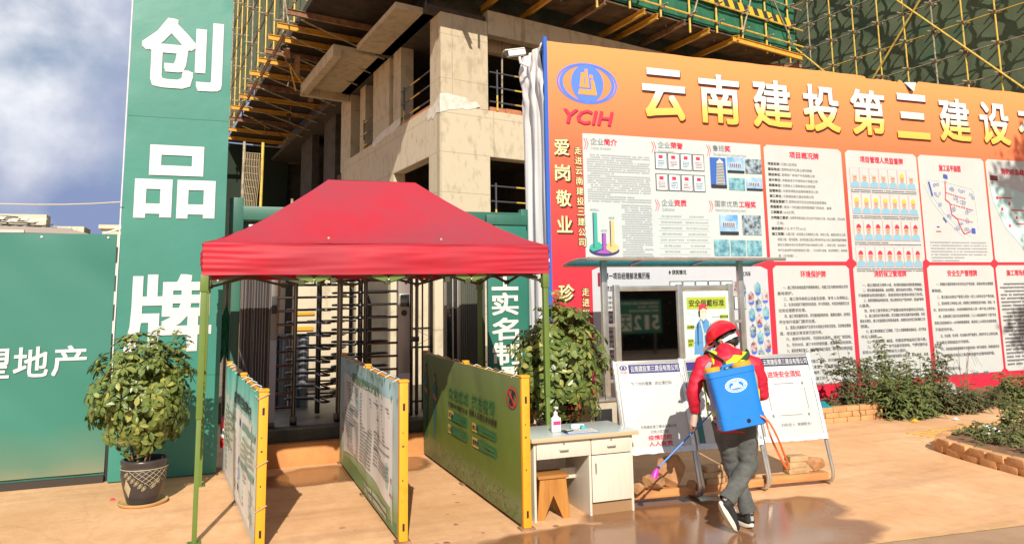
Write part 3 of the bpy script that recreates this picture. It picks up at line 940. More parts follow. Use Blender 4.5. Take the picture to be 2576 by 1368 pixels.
MB().box((-6.80, 41.96, 4.6), (-6.74, 42, 5.36)).build('downpipe', plaster, h)
MB().box((-6.56, 41.96, 4.6), (-6.52, 42, 5.30)).build('downpipe', plaster, h)
h = thing('corniced_house', 'small cream corniced house top peeping over the fence by the tall banner', 'building', (-4.9, 40, 0))
MB().box((-5.15, 40, 0), (-3.6, 43, 5.10)).build('wall', cream, h)
MB().box((-5.3, 39.85, 5.10), (-3.5, 43.1, 5.28)).build('cornice', cream, h)
MB().tube([(-5.0, 39.6, 4.85), (-4.3, 39.6, 5.12)], .05, 6).build('pipe', litter_w, h)
cab = MB()
pts = [Vector((-9+8.0*t, 9.02, 2.86-.55*t*(1-t)*4*.42+.0*t)) for t in [i/30 for i in range(31)]]
cab.tube([(p.x, p.y, 2.82+.55*((p.x+1.9)/7)**2 if p.x < -1.9 else 2.82-.0+.05*((p.x+1.9)/.9)**2) for p in pts], .006, 5)
tag(cab.build('overhead_cable', mat('pale cable', (.55, .48, .36), .6)), 'thin pale cable crossing the sky to the tall green banner', 'cable')

# ------------------------------------------------------------------ green hoarding at left
fence = thing('hoarding_fence', 'green printed hoarding with white letters at the left edge, soiled along its foot', 'fence', (-2, 9.2, 0))
def fmap(x, z, lift=0.):
    y = 9.19 - .018*nz(x*.9, z*1.3, 2) - .012*nz(x*2.2+z*2.0, z*1.2, 5) - .009*max(0, nz(x*1.1+z*2.6, z*.7, 8))*max(0, z-1.7)*2 - lift
    return Vector((x, y, z))
MB().grid(lambda u, v: fmap(-4.6+3.56*u, .10+2.44*v), 60, 40).build('banner', fence_green, fence, smooth=180)
for ch, x0, x1 in (('望', -2.25, -1.945), ('地', -1.905, -1.605), ('产', -1.565, -1.26)):
    MB().text(ch, fmap, x0, 1.09, x1, 1.385, bold=.022, lift=.010).build('lettering', letter_white, fence, smooth=0)
for x in (-3.4, -2.38):
    MB().grid(lambda u, v, x=x: fmap(x+.014*u, .10+2.44*v, .0025), 1, 40).build('seam', mat('hoarding seam', (.024, .135, .10), .5) if x < -3 else D.materials['hoarding seam'], fence, smooth=180)
for k in range(6):
    MB().lathe([(.011, 0), (.012, .004), (.006, .006)], fmap(-1.12-.62*k, 2.50, .003), 10, M=Matrix.Rotation(R(90), 3, 'X')).build('eyelet', alu, fence)
MB().box((-4.6, 9.21, .02), (-1.04, 9.25, 2.54)).build('backing', frame_green, fence)
MB().box((-4.6, 9.17, 0), (-1.04, 9.26, .07)).build('base_rail', mat('dark base rail', (.045, .035, .028), .9), fence)
MB().box((-4.6, 9.175, 2.545), (-1.9, 9.21, 2.575)).build('top_trim', alu, fence)
MB().box((-1.035, 9.22, 0), (-1.005, 9.3, 2.5)).build('post', rubber, fence)

# ------------------------------------------------------------------ tall banner tower
tw = thing('advertising_tower', 'tall narrow green banner tower with three huge white characters', 'sign', (-.47, 9.25, 0))
def tmap(x, z, lift=0.):
    ed = max(0, 1-abs(x+.98)/.16)
    y = 9.09 - .006*nz(x*1.5, z*.8, 4) - .010*ed*nz(z*2.6, 1) - .006*max(0, 1-abs(x-.04)/.1)*nz(z*3, 7) - lift
    return Vector((x, y, z))
MB().grid(lambda u, v: tmap(-.995+1.035*u, .015+6.6*v), 26, 110).build('banner', teal_print, tw, smooth=180)
for z in (1.03, 3.82, 5.30):
    MB().grid(lambda u, v, z=z: tmap(-.99+1.025*u, z+.010*v, .0025), 26, 1).build('seam', mat('banner seam', (.030, .165, .125), .5) if z < 2 else D.materials['banner seam'], tw, smooth=180)
MB().box((-.99, 9.11, 0), (.035, 9.46, 6.6)).build('frame', frame_green, tw)
for ch, x0, z0, x1, z1, b_ in (('创', -.87, 4.17, -.075, 4.94, .042), ('品', -.86, 2.735, -.10, 3.49, .045), ('牌', -.89, 1.31, -.085, 2.09, .04)):
    MB().text(ch, tmap, x0, z0, x1, z1, bold=b_, lift=.009).build('lettering', letter_white, tw, smooth=0)
mb = MB()
mb.tube([(-1.006+.004*nz(k*.7), 9.09, .9+k*.3) for k in range(19)], .007, 5)
mb.build('light_strip', litter_w, tw)
mb = MB()
for k in range(7):
    mb.m = k % 2
    mb.box((-1.03, 9.12, 1.5+k*.15), (-1.012, 9.14, 1.63+k*.15))
mb.build('lamp_string', [plaster, black_ink], tw, smooth=0)

# ------------------------------------------------------------------ plants in pots
def whorl(mb, p, n, L_, rg, k=7):
    n = n.normalized()
    a = n.cross(Vector((0, 0, 1)))
    if a.length < .1: a = Vector((1, 0, 0))
    a.normalize(); b = n.cross(a)
    a0 = rg.random()*6.28
    for j in range(k):
        an = a0+6.283*j/k+rg.uniform(-.2, .2)
        d = (a*math.cos(an)+b*math.sin(an))
        ln = L_*rg.uniform(.75, 1.15)
        dr = rg.uniform(.05, .5)
        d1 = (d+n*(.35-dr)).normalized(); d2 = (d+n*(.0-dr*1.4)+Vector((0, 0, -.15))).normalized()
        s_ = d.cross(n).normalized()*ln*rg.uniform(.19, .25)
        base = p+d*ln*.12
        m1 = base+d1*ln*.38; m2 = m1+d2*ln*.30; tip = m2+d2*ln*.30
        lo = n*ln*.03
        mb.m = 1 if rg.random() < .10 else 0
        mb.add([base, m1+s_*.85+lo, m1, m1-s_*.85+lo, m2+s_+lo, m2, m2-s_+lo, tip], [(0, 2, 1), (0, 3, 2), (1, 2, 5, 4), (2, 3, 6, 5), (4, 5, 7), (5, 6, 7)])
def foliage(parent, c, rad, nwh, L_, seed, zmin, tufts=()):
    rg = random.Random(seed); mb = MB(); ms = MB()
    c = Vector(c)
    i = 0
    while i < nwh:
        v = Vector((rg.gauss(0, 1), rg.gauss(0, 1), rg.gauss(0, 1))).normalized()
        rr = 1-.60*rg.random()**1.8
        bump_ = 1+.34*nz(v.x*2.3, v.y*2.3, v.z*2.3+seed)
        p = c+Vector((v.x*rad[0], v.y*rad[1], v.z*rad[2]))*rr*bump_
        if p.z < zmin: continue
        n = (v+Vector((0, 0, .45))+Vector((rg.uniform(-.3, .3), rg.uniform(-.3, .3), rg.uniform(-.2, .3))))
        whorl(mb, p, n, L_*rg.uniform(.75, 1.2), rg, rg.choice((6, 7, 8)))
        if i % 3 == 0:
            q = c+Vector((v.x*rad[0]*.3, v.y*rad[1]*.3, v.z*rad[2]*.3-.12))
            ms.tube([q, p], .0035, 4)
        i += 1
    for tx, ty, tz in tufts:
        p = c+Vector((tx, ty, tz))
        ms.tube([c+Vector((tx*.5, ty*.5, rad[2]*.5)), p], .005, 5)
        for k in range(4):
            whorl(mb, p+Vector((rg.uniform(-.05, .05), rg.uniform(-.05, .05), -.05*k)), Vector((rg.uniform(-.4, .4), rg.uniform(-.4, .4), 1)), L_*.8, rg)
    mb.build('foliage', [leaf, leaf_y], parent, smooth=0)
    for k in range(7):
        a = k*.9
        ms.tube([(c.x+.06*math.cos(a), c.y+.06*math.sin(a), zmin-.15), (c.x+.10*math.cos(a), c.y+.1*math.sin(a), zmin+.12), (c.x+.2*math.cos(a), c.y+.2*math.sin(a), c.z)], [.012, .010, .006], 6)
    ms.build('stems', stalk, parent, smooth=60)
def pot(parent, cx, cy, hgt, rt, rb, ornament):
    prof = [(rb, .02), (rb*1.06, .04), (rt*.86, hgt*.35), (rt*.985, hgt*.62), (rt*.985, hgt*.80), (rt*.96, hgt*.82), (rt*.96, hgt*.88), (rt*1.02, hgt*.92), (rt*1.02, hgt*.98), (rt*.98, hgt), (rt*.88, hgt), (rt*.86, hgt*.86)]
    po = MB().lathe(prof, (cx, cy, 0), 40, True, False).build('pot', pot_glaze, parent, smooth=50)
    MB().lathe([(rt*.87, hgt*.86), (.001, hgt*.88)], (cx, cy, 0), 24, False, True).build('soil', soil, parent)
    if ornament:
        def rz_(z):
            t = z/hgt
            if t < .35: return rb*1.06+(rt*.86-rb*1.06)*(t-.05)/.30
            if t < .62: return rt*.86+(rt*.985-rt*.86)*(t-.35)/.27
            return rt*.985
        def pm(a, z, e_=.002):
            r_ = rz_(z)+e_
            return Vector((cx+r_*math.cos(a), cy+r_*math.sin(a), z))
        mb = MB()
        A0 = -1.62     # middle of the side towards the street
        z1 = hgt*.79; z0 = hgt*.45
        for k in range(7):
            x0 = A0-.55+k*.30
            for sgn in (1, -1):
                pts = []
                for i in range(13):
                    t = i/12
                    a = x0+sgn*t*.95; z = z1-(z1-z0)*t
                    lim = z1-(z1-z0)*max(0, min(1, (a-(A0-.62))/.95)) if a < A0+.33 else z0+(z1-z0)*max(0, min(1, (a-(A0+.9))/.7))
                    if A0-.62 < a < A0+1.5 and z >= lim-.004: pts.append(pm(a, z))
                if len(pts) > 2: mb.tube(pts, .0022, 4)
        mb.tube([pm(2*math.pi*i/60, hgt*.81, .004) for i in range(60)], .0045, 5, close=True)
        for k in range(8):
            a = A0-.72+k*.17; z = hgt*(.72-.062*k) if k < 6 else hgt*(.36+.09*(k-5))
            if k > 5: a = A0+.35+.2*(k-5)
            pts = [pm(a+.105*math.cos(t)*(1-.2*math.sin(t)), z+.016*math.sin(t)+.012*math.cos(t)) for t in [6.283*i/12 for i in range(12)]]
            mb.tube(pts, .0024, 4, close=True)
            mb.add([pm(a+.07, z+.010, .0025), pm(a, z+.011, .0025), pm(a-.07, z-.010, .0025), pm(a, z-.009, .0025)], [(0, 1, 2, 3)])
        a = A0-.70; z = hgt*.42
        mb.add([pm(a-.22, z, .004), pm(a, z-.085, .004), pm(a+.22, z, .004), pm(a, z+.085, .004), pm(a, z, .006)], [(0, 1, 4), (1, 2, 4), (2, 3, 4), (3, 0, 4)])
        mb.build('ornament', pot_cream, po, smooth=0)
pl = thing('potted_plant', 'bushy umbrella plant in a dark ornamented pot before the tall green banner', 'potted plant', (-.585, 8.12, 0))
MB().lathe([(.19, 0), (.205, .006), (.215, .028), (.205, .030), (.19, .014), (.001, .012)], (-.585, 8.12, 0), 36, True, False).build('saucer', clay, pl, smooth=50)
pot(pl, -.585, 8.12, .40, .20, .135, True)
foliage(pl, (-.62, 8.10, .98), (.43, .41, .53), 430, .098, 5, .46, ((.10, 0, .58), (.27, -.05, .56), (-.1, .05, .52), (.33, 0, .47)))
pl = thing('potted_plant', 'tall umbrella plant standing behind the desk beside the red billboard edge', 'potted plant', (3.40, 7.65, 0))
pot(pl, 3.40, 7.65, .52, .24, .16, False)
foliage(pl, (3.40, 7.65, 1.10), (.49, .46, .60), 440, .112, 21, .52, ((.03, 0, .76), (.0, .05, .68), (.27, 0, .56), (.35, .0, .50), (-.12, 0, .60)))

# ------------------------------------------------------------------ red canopy tent
TX0, TX1, TY0, TY1 = -.13, 2.87, 6.62, 8.62
ZE, ZR, ZV = 2.29, 2.985, 2.03
tent = thing('canopy_tent', 'red pop-up canopy on olive green legs over the gate queue', 'tent', (1.37, 7.62, 0))
RXL, RXR, RY = .965, 1.84, 7.62
def roof_pt(side, u, t):
    # side 0 front, 1 right, 2 back, 3 left ; u along the eave, t from eave to ridge
    if side == 0: e_ = Vector((TX0+(TX1-TX0)*u, TY0, ZE)); r_ = Vector((RXL+(RXR-RXL)*u, RY, ZR))
    elif side == 1: e_ = Vector((TX1, TY0+(TY1-TY0)*u, ZE)); r_ = Vector((RXR, RY, ZR))
    elif side == 2: e_ = Vector((TX1-(TX1-TX0)*u, TY1, ZE)); r_ = Vector((RXR-(RXR-RXL)*u, RY, ZR))
    else: e_ = Vector((TX0, TY1-(TY1-TY0)*u, ZE)); r_ = Vector((RXL, RY, ZR))
    p = e_.lerp(r_, t)
    p.z = ZE+(ZR-ZE)*(t**1.30) - .022*math.sin(math.pi*min(1, t))*math.sin(math.pi*u) + .010*nz(p.x*1.3, p.y*1.6, side) + .010*nz((u-.5)*26*(1.2-t), t*1.3, side+4.)*(1-t)**1.5*min(1, t*6) - .020*math.exp(-((t-.10)/.06)**2)*math.sin(math.pi*u)**.5*(.6+.6*nz(u*5, side))
    return p
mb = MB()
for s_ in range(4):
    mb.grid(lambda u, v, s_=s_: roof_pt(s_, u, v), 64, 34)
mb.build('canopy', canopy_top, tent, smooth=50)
def val_pt(s_, u, v):
    p = roof_pt(s_, u, 0)
    out = (Vector((0, -1, 0)), Vector((1, 0, 0)), Vector((0, 1, 0)), Vector((-1, 0, 0)))[s_]
    edge = 1-(2*u-1)**6
    wv = .016*nz(u*4, v*2.2, s_*3.)+.008*nz(u*7+v*2, v*7, s_*3.+5)+.016*math.sin(v*3.14)*edge-.012*math.exp(-((v-.10)/.07)**2)*edge+.006*math.sin((v-u*.35)*34)*math.exp(-((u-.04)/.12)**2)+.006*math.sin((v+u*.35)*34)*math.exp(-((u-.96)/.10)**2)
    p = p+out*(wv+.002)
    p.z = ZE-(ZE-ZV)*v + .008*nz(u*4, 3, s_)*v
    return p
mb = MB()
for s_ in range(4):
    mb.grid(lambda u, v, s_=s_: val_pt(s_, u, v), 90, 18)
mb.build('valance', tent_red, tent, smooth=180)
for x in (.85, 1.83):
    MB().lathe([(.010, 0), (.010, .008), (.004, .010)], (x, TY0-.008, 2.335), 10, M=Matrix.Rotation(R(90), 3, 'X')).build('eyelet', pot_cream, tent)
for lx, ly in ((TX0+.02, TY0+.03), (TX1-.03, TY0+.03), (TX0+.02, TY1-.03), (TX1-.03, TY1-.03)):
    g = MB().bbox((lx-.024, ly-.024, .92), (lx+.024, ly+.024, 2.04), .004).build('leg', tent_leg, tent, smooth=30)
    MB().bbox((lx-.018, ly-.018, .005), (lx+.018, ly+.018, .93), .003).build('lower_tube', tent_leg, g, smooth=30)
    MB().bbox((lx-.032, ly-.032, 1.90), (lx+.032, ly+.032, 2.035), .006).build('bracket', tent_leg, g, smooth=30)
    MB().bbox((lx-.05, ly-.05, 0), (lx+.05, ly+.05, .008), .002).build('foot_plate', tent_leg, g)
mb = MB()
def scissor(a, b, n):
    a = Vector(a); b = Vector(b)
    for k in range(n):
        p = a.lerp(b, k/n); q = a.lerp(b, (k+1)/n)
        hi = Vector((0, 0, .19))
        o1 = Vector((.012, .012, 0))
        mb.bar(p, q+hi, .014, .026); mb.bar(p+hi+o1, q+o1, .014, .026)
        mb.bbox((p.x-.022, p.y-.022, p.z-.02), (p.x+.022, p.y+.022, p.z+.025), .004)
        m_ = (p+q)/2
for ln, n in ((((TX0+.05, TY0+.05, 1.965), (TX1-.06, TY0+.05, 1.965)), 4), (((TX0+.05, TY1-.05, 1.965), (TX1-.06, TY1-.05, 1.965)), 4), (((TX0+.04, TY0+.05, 1.965), (TX0+.04, TY1-.05, 1.965)), 2), (((TX1-.05, TY0+.05, 1.965), (TX1-.05, TY1-.05, 1.965)), 2), (((.9, TY0+.05, 1.98), (.95, TY1-.05, 1.98)), 2), (((1.9, TY0+.05, 1.98), (1.95, TY1-.05, 1.98)), 2)):
    scissor(*ln, n)
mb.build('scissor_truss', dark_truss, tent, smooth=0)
for x in (.72, 1.35, 2.1):
    mb = MB()
    mb.bar((x-.12, TY0+.035, 2.03), (x+.02, TY0+.035, 1.985), .012, .05); mb.bar((x+.02, TY0+.035, 1.985), (x+.16, TY0+.035, 2.03), .012, .05)
    mb.build('joint_plate', tent_leg, tent, smooth=0)

for x in (.74, 1.37, 2.12, TX0+.12, TX1-.10):
    MB().ball((x, TY0+.02, 1.985), .013, nu=8, nv=6).build('bolt', steel, tent)
for x in (RXL, RXR):
    MB().bar((x, RY, 2.05), (x, RY, ZR-.02), .025, .025, up=(0, 1, 0)).build('centre_post', dark_truss, tent, smooth=0)
MB().box((TX1-.008, TY0-.022, 2.135), (TX1-.0, TY0-.018, 2.165)).build('care_tag', litter_w, tent)

# ------------------------------------------------------------------ barriers with printed banners
def barrier(label, nx, ny, fx, fy, H_, mats_l, design, bulge, seed):
    """near end (nx,ny), far end (fx,fy)"""
    g = thing('crowd_barrier', label, 'barrier', ((nx+fx)/2, (ny+fy)/2, 0), group='yellow framed barriers under the tent')
    a = Vector((nx, ny, 0)); b = Vector((fx, fy, 0)); L_ = (b-a).length; d = (b-a)/L_
    nrm = Vector((-d.y, d.x, 0))     # towards the left (-X) side
    for k, t in enumerate((0, .5, 1)):
        p = a+d*L_*t
        mp_ = Matrix.Translation(p) @ Matrix.Rotation(math.atan2(d.y, d.x)-math.pi/2, 4, 'Z')
        w_ = .034 if k == 0 else .026
        po = MB().bbox((-w_, -w_, .015), (w_, w_, H_), .006, mp_).build('post', yellow_paint, g, smooth=30)
        MB().bbox((-w_-.006, -w_-.006, H_), (w_+.006, w_+.006, H_+.022), .008, mp_).build('cap', yellow_paint, po, smooth=30)
        MB().bbox((-.06, -.05, 0), (.06, .05, .014), .004, mp_).build('foot_plate', beam_rust, po)
        if k == 0:
            for z in (.97, .09):
                mm = MB()
                mm.bbox((-.009, -w_-.003, z), (.009, -w_+.01, z+.055), .003, mp_)
                mm.build('slot', rubber, po, smooth=0)
            for z in (.70, .45, .80, .3):
                mm = MB()
                mm.box((-.012+.01*nz(z*9), -w_-.0015, z), (-.004+.012*nz(z*5), -w_+.01, z+.012), mp_)
                mm.build('scratch', rubber, po, smooth=0)
    for z in (H_-.03, .10):
        MB().bar(a+d*.03+Vector((0, 0, z)), b-d*.03+Vector((0, 0, z)), .036, .036).build('rail', yellow_paint, g, smooth=0)
    def surf(side):
        def f(u, z, lift=0.):
            # u metres from the far end towards the near end
            t = u/L_
            e_ = min(1, min(t, 1-t)*9)*min(1, max(0, (z-.02))*6)
            w_ = bulge*e_*(nz(u*1.7, z*2.1, seed+side*4)+.5*nz(u*4.2+z*2, z*3, seed+9)) + .012*e_
            return a.lerp(b, 1-t)+nrm*side*(.036+w_+lift)+Vector((0, 0, z))
        return f
    lf_ = surf(1)
    bn = MB().grid(lambda u, v: lf_(u*L_, .03+(H_-.03)*v), 60, 26).build('banner', mats_l, g, smooth=180)
    rt_ = surf(-1)
    MB().grid(lambda u, v: rt_(u*L_, .03+(H_-.04)*v), 40, 18).build('banner', mats_l, g, smooth=180)
    for k in range(9):
        tie = MB()
        p = a+d*L_*(k+.5)/9+Vector((0, 0, H_-.012))
        tie.tube([p+nrm*.045, p+Vector((0, 0, .022)), p-nrm*.045], .004, 4)
        tie.build('cable_tie', litter_w, g)
    design(lf_, L_, H_, bn)
    return g, a, d, nrm
b_green = zgrad('green banner print', [(0, (.10, .15, .045)), (.12, (.19, .23, .10)), (.24, (.135, .19, .03)), (.62, (.17, .235, .045)), (1, (.20, .255, .10))], 0, 1.2, .5, var=.14, scale=6)
b_sky = zgrad('pale blue leaf banner print', [(0, (.20, .25, .10)), (.15, (.22, .33, .12)), (.30, (.40, .48, .42)), (.6, (.46, .55, .55)), (1, (.36, .53, .58))], 0, 1.2, .5, var=.06, scale=5)
b_teal = zgrad('teal health banner print', [(0, (.45, .52, .50)), (.55, (.62, .64, .55)), (.80, (.30, .56, .50)), (1, (.10, .42, .36))], 0, 1.15, .5, var=.05, scale=5)
d_green = mat('deep green print', (.035, .17, .07), .5)
d_olive = mat('dark olive print', (.10, .20, .05), .5)
pale_panel = mat('pale banner panel', (.70, .66, .62), .5)
navy_block = mat('blue block print', (.06, .10, .42), .5)
orange_tag = mat('pale orange tag', (.60, .42, .12), .5)
teal_uni = mat('blue green uniform print', (.035, .17, .17), .5)
salmon = mat('salmon print', (.50, .20, .13), .5)
def ppl(mb, f, x, z0, h_, mi_body, mi_skin, mi_cap):
    mb.m = mi_body
    mb.poly(f, [(x-.05*h_, z0), (x-.02*h_, z0), (x, z0+.45*h_), (x+.02*h_, z0), (x+.06*h_, z0), (x+.09*h_, z0+.5*h_), (x+.12*h_, z0+.78*h_), (x+.03*h_, z0+.85*h_), (x-.03*h_, z0+.85*h_), (x-.12*h_, z0+.78*h_), (x-.09*h_, z0+.5*h_)], .006)
    mb.m = mi_skin
    mb.poly(f, [(x-.13*h_, z0+.60*h_), (x+.12*h_, z0+.56*h_), (x+.12*h_, z0+.62*h_), (x-.12*h_, z0+.67*h_)], .008)
    mb.poly(f, [(x+.042*h_*math.cos(t), z0+.905*h_+.06*h_*math.sin(t)) for t in [6.283*i/12 for i in range(12)]], .008)
    mb.m = mi_cap
    mb.poly(f, [(x+.05*h_*math.cos(t), z0+.93*h_+.05*h_*math.sin(t)) for t in [3.1416*i/8 for i in range(9)]], .010)
def des_green(f, L_, H_, bn):
    U = lambda y: 9.15-y
    mb = MB()
    mb.text('众志成城', f, U(8.0), .775, U(7.32), .90, bold=.01, lift=.006)
    mb.text('抗击疫情', f, U(7.21), .785, U(6.55), .915, bold=.01, lift=.006)
    mb.m = 1
    mb.text('打赢肺炎疫情歼灭战', f, U(8.02), .70, U(7.34), .745, bold=.012, lift=.006)
    mb.text('保障人民群众身体健康', f, U(7.29), .70, U(6.5), .765, bold=.012, lift=.006)
    for y0, y1, z0, z1, s_ in ((8.01, 7.34, .57, .66, '讲卫生'), (8.01, 7.34, .43, .52, '少出门'), (7.20, 6.51, .57, .65, '戴口罩'), (7.20, 6.51, .43, .52, '莫慌张')):
        r_ = (z1-z0)/2
        u0, u1 = U(y0), U(y1)
        mb.m = 0
        mb.poly(f, [(u0, z0), (u1-r_, z0)]+[(u1-r_+r_*math.cos(t), (z0+z1)/2+r_*math.sin(t)) for t in (-1.2, -.6, 0, .6, 1.2)]+[(u1-r_, z1), (u0, z1)], .004)
        mb.m = 2
        mb.poly(f, [(u0, z0), (u0+.17, z0), (u0+.205, z0+r_), (u0+.17, z1), (u0, z1)], .006)
        mb.m = 1
        mb.text(s_, f, u0+.02, z0+.022, u0+.175, z1-.022, bold=.012, lift=.008)
        mb.m = 4
        mb.greek(f, u0+.24, u1-.05, z1-.02, .032, 2, .022, seed=int(y0*7), lift=.008)
    c = U(6.13); mb.m = 3
    mb.ring(f, c, 1.0, .115, .085, .097, .071, .010, 40)
    mb.poly(f, [(c-.085, 1.052), (c-.068, 1.066), (c+.085, .948), (c+.068, .934)], .014)
    mb.m = 1
    for x, z, s_ in ((c+.028, 1.032, .024), (c-.018, .962, .028)):
        mb.poly(f, [(x+s_*1.2*(1+.25*(i % 2))*math.cos(6.283*i/18), z+s_*(1+.25*(i % 2))*math.sin(6.283*i/18)) for i in range(18)], .012)
    ppl(mb, f, U(8.95), .25, .83, 5, 6, 5)
    ppl(mb, f, U(8.55), .28, .72, 5, 6, 5)
    rg = random.Random(2)
    mb.m = 4
    for k in range(420):
        u = rg.uniform(.05, L_-.08); z = .05+rg.random()**1.6*.26*(1-.4*u/L_)
        s_ = rg.uniform(.006, .016)
        mb.m = 7 if rg.random() < .6 else 4
        mb.poly(f, [(u-s_, z), (u, z-s_*.8), (u+s_, z), (u, z+s_*1.3)], .004)
    mb.build('print', [d_green, black_ink, orange_tag, red_ink, d_olive, teal_uni, salmon, mat('pale grass print', (.27, .27, .12), .5)], bn, smooth=0)
def des_sky(f, L_, H_, bn):
    U = lambda y: 9.08-y
    mb = MB()
    sh = [(U(8.72), .20), (U(8.3), .22), (U(7.6), .30), (U(7.0), .27), (U(6.5), .26), (U(6.24), .30), (U(6.18), .95), (U(6.26), 1.03), (U(7.0), 1.05), (U(7.9), 1.03), (U(8.5), 1.04), (U(8.72), 1.0)]
    mb.m = 0
    # panel as strips so it follows the cloth
    for i in range(24):
        x0 = U(8.72)+(U(6.2)-U(8.72))*i/24; x1 = U(8.72)+(U(6.2)-U(8.72))*(i+1)/24
        zl = lambda x: .20+.09*math.sin((x-U(8.72))/2.5*3.1)
        mb.add([f(x0, zl(x0), .005), f(x1, zl(x1), .005), f(x1, .6, .005), f(x0, .6, .005), f(x1, 1.03, .005), f(x0, 1.03, .005)], [(0, 1, 2, 3), (3, 2, 4, 5)])
    mb.m = 1
    mb.text('新冠肺炎防控知识宣传', f, U(8.15), .985, U(6.68), 1.075, bold=.02, lift=.008)
    rg = random.Random(6)
    for k in range(60):
        u = U(8.6)+rg.random()*2.6; z = 1.17-rg.random()**2*.16; s_ = rg.uniform(.014, .03)
        if U(8.2) < u < U(6.6) and z < 1.10: z -= .02
        mb.poly(f, [(u-s_*.5, z), (u, z-s_*1.5), (u+s_*.5, z), (u, z+s_)], .009)
    mb.m = 2
    mb.greek(f, U(8.6), U(7.72), .96, .030, 23, .018, 5, .008)
    mb.greek(f, U(7.62), U(7.08), .93, .030, 21, .018, 8, .008)
    mb.greek(f, U(7.0), U(6.28), .95, .030, 19, .018, 12, .008)
    mb.m = 3
    for z in (.90, .78, .66, .52): mb.quad(f, U(7.0), z, U(6.72), z+.02, .009, 3)
    for z in (.88, .70, .55): mb.quad(f, U(8.3), z, U(8.02), z+.02, .009, 3)
    mb.m = 1
    for i in range(20):
        x0 = U(8.8)+2.7*i/20; x1 = U(8.8)+2.7*(i+1)/20
        zz = lambda x: .06+.15*abs(math.sin(x*1.1+.4))
        mb.add([f(x0, .04, .004), f(x1, .04, .004), f(x1, zz(x1)*.9, .004), f(x0, zz(x0)*.9, .004)], [(0, 1, 2, 3)])
    mb.m = 4
    mb.greek(f, U(7.4), U(6.35), .17, .06, 2, .045, 3, .008)
    ppl(mb, f, U(6.22), .08, .36, 4, 5, 3); ppl(mb, f, U(8.78), .10, .5, 4, 5, 3)
    mb.build('print', [pale_panel, mat('leaf green print', (.10, .24, .09), .5), mat('faint text print', (.26, .25, .23), .5), grey_ink, white, salmon], bn, smooth=0)
def des_teal(f, L_, H_, bn):
    mb = MB()
    mb.m = 0
    for i in range(20):
        x0 = .25+(L_-.5)*i/20; x1 = .25+(L_-.5)*(i+1)/20
        mb.add([f(x0, .08, .005), f(x1, .08, .005), f(x1, .86, .005), f(x0, .86, .005)], [(0, 1, 2, 3)])
    mb.m = 3
    mb.text('疫情防控健康知识', f, L_-1.5, .90, L_-.25, 1.0, bold=.02, lift=.008)
    mb.m = 2
    for z in (.80, .50): mb.quad(f, L_-.85, z-.05, L_-.08, z, .008, 6)
    mb.m = 1
    for u, z in ((L_-1.05, .80), (L_-1.05, .48), (L_-1.1, .25)): mb.quad(f, u-.1, z-.06, u+.06, z, .009)
    mb.m = 4
    mb.greek(f, L_-.78, L_-.1, .70, .045, 4, .028, 3, .008)
    mb.greek(f, L_-.78, L_-.1, .40, .045, 6, .028, 4, .008)
    mb.greek(f, .4, L_-1.3, .78, .05, 13, .03, 5, .008)
    mb.m = 5
    mb.ring(f, L_-.98, .63, .05, .05, .038, .038, .010, 20); mb.ring(f, L_-.98, .36, .06, .05, .045, .035, .010, 20)
    mb.build('print', [pale_panel, navy_block, mat('teal grey bar', (.20, .30, .25), .5), black_ink, mat('olive text', (.33, .32, .24), .5), blue_ink], bn, smooth=0)
barrier('barrier with a green anti-epidemic banner beside the desk', 2.35, 5.98, 2.34, 9.15, 1.17, b_green, des_green, .010, 3)
barrier('middle barrier with a pale blue text banner edged in leaves', 1.365, 6.04, 1.365, 9.08, 1.18, b_sky, des_sky, .022, 14)
bt = barrier('leftmost barrier, teal health banner tied on with cord', .345, 6.30, .14, 9.15, 1.14, b_teal, des_teal, .045, 27)
mb = MB()
g, a, d, nrm = bt
for z in (1.11, .62, .30):
    c = a+Vector((0, 0, z))
    mb.tube([c+d*.05+nrm*.05, c-d*.04+nrm*.04+Vector((0, 0, -.02)), c-d*.04-nrm*.04+Vector((0, 0, .015)), c+d*.05-nrm*.05], .005, 5)
mb.build('tie_cord', pot_cream, g)
# ------------------------------------------------------------------ gate house, turnstiles
gate = thing('gate_portal', 'dark green steel portal frame around the turnstile gate', 'gate', (1.9, 9.5, 0))
MB().bbox((.13, 9.42, .0), (.23, 9.52, 2.95), .008).build('post', frame_green, gate)
MB().bbox((3.70, 9.42, .0), (3.80, 9.52, 2.95), .008).build('post', frame_green, gate)
MB().bbox((.23, 9.40, 2.74), (3.70, 9.52, 2.90), .008).build('top_beam', frame_green, gate)
MB().bbox((.08, 9.41, 2.56), (.24, 9.40+.13, 3.0), .008).build('corner_block', frame_green, gate)
MB().box((.24, 9.53, 2.45), (3.7, 9.6, 2.74)).build('fascia', frame_green, gate)
MB().bbox((.30, 9.47, 2.50), (.62, 9.52, 2.70), .006).build('window_frame', alu, gate)
def corrugated(name, label, x0, x1, y, z0, z1, m, slit=0.):
    mb = MB()
    n = 44
    vs = []; fs = []
    for i in range(n+1):
        x = x0+(x1-x0)*i/n; yy = y+(.010 if (i//2) % 2 else -.004)
        vs += [(x, yy, z0), (x, yy, z1)]
        if i: fs.append((2*i-2, 2*i, 2*i+1, 2*i-1))
    mb.add(vs, fs)
    g = thing(name, label, 'panel', ((x0+x1)/2, y, z0))
    mb.build('sheet', m, g, smooth=0)
    MB().box((x0, y+.02, z0), (x1, y+.05, z1)).build('backing', steel_dull, g)
    if slit:
        ms = MB()
        for k in range(9):
            x = x0+.03+(x1-x0-.06)*k/8.5
            ms.box((x, y-.008, z0+.05), (x+.010+.006*(k % 3), y-.004, z1-.08*(k % 2)))
        ms.build('slit', rubber, g, smooth=0)
    return g
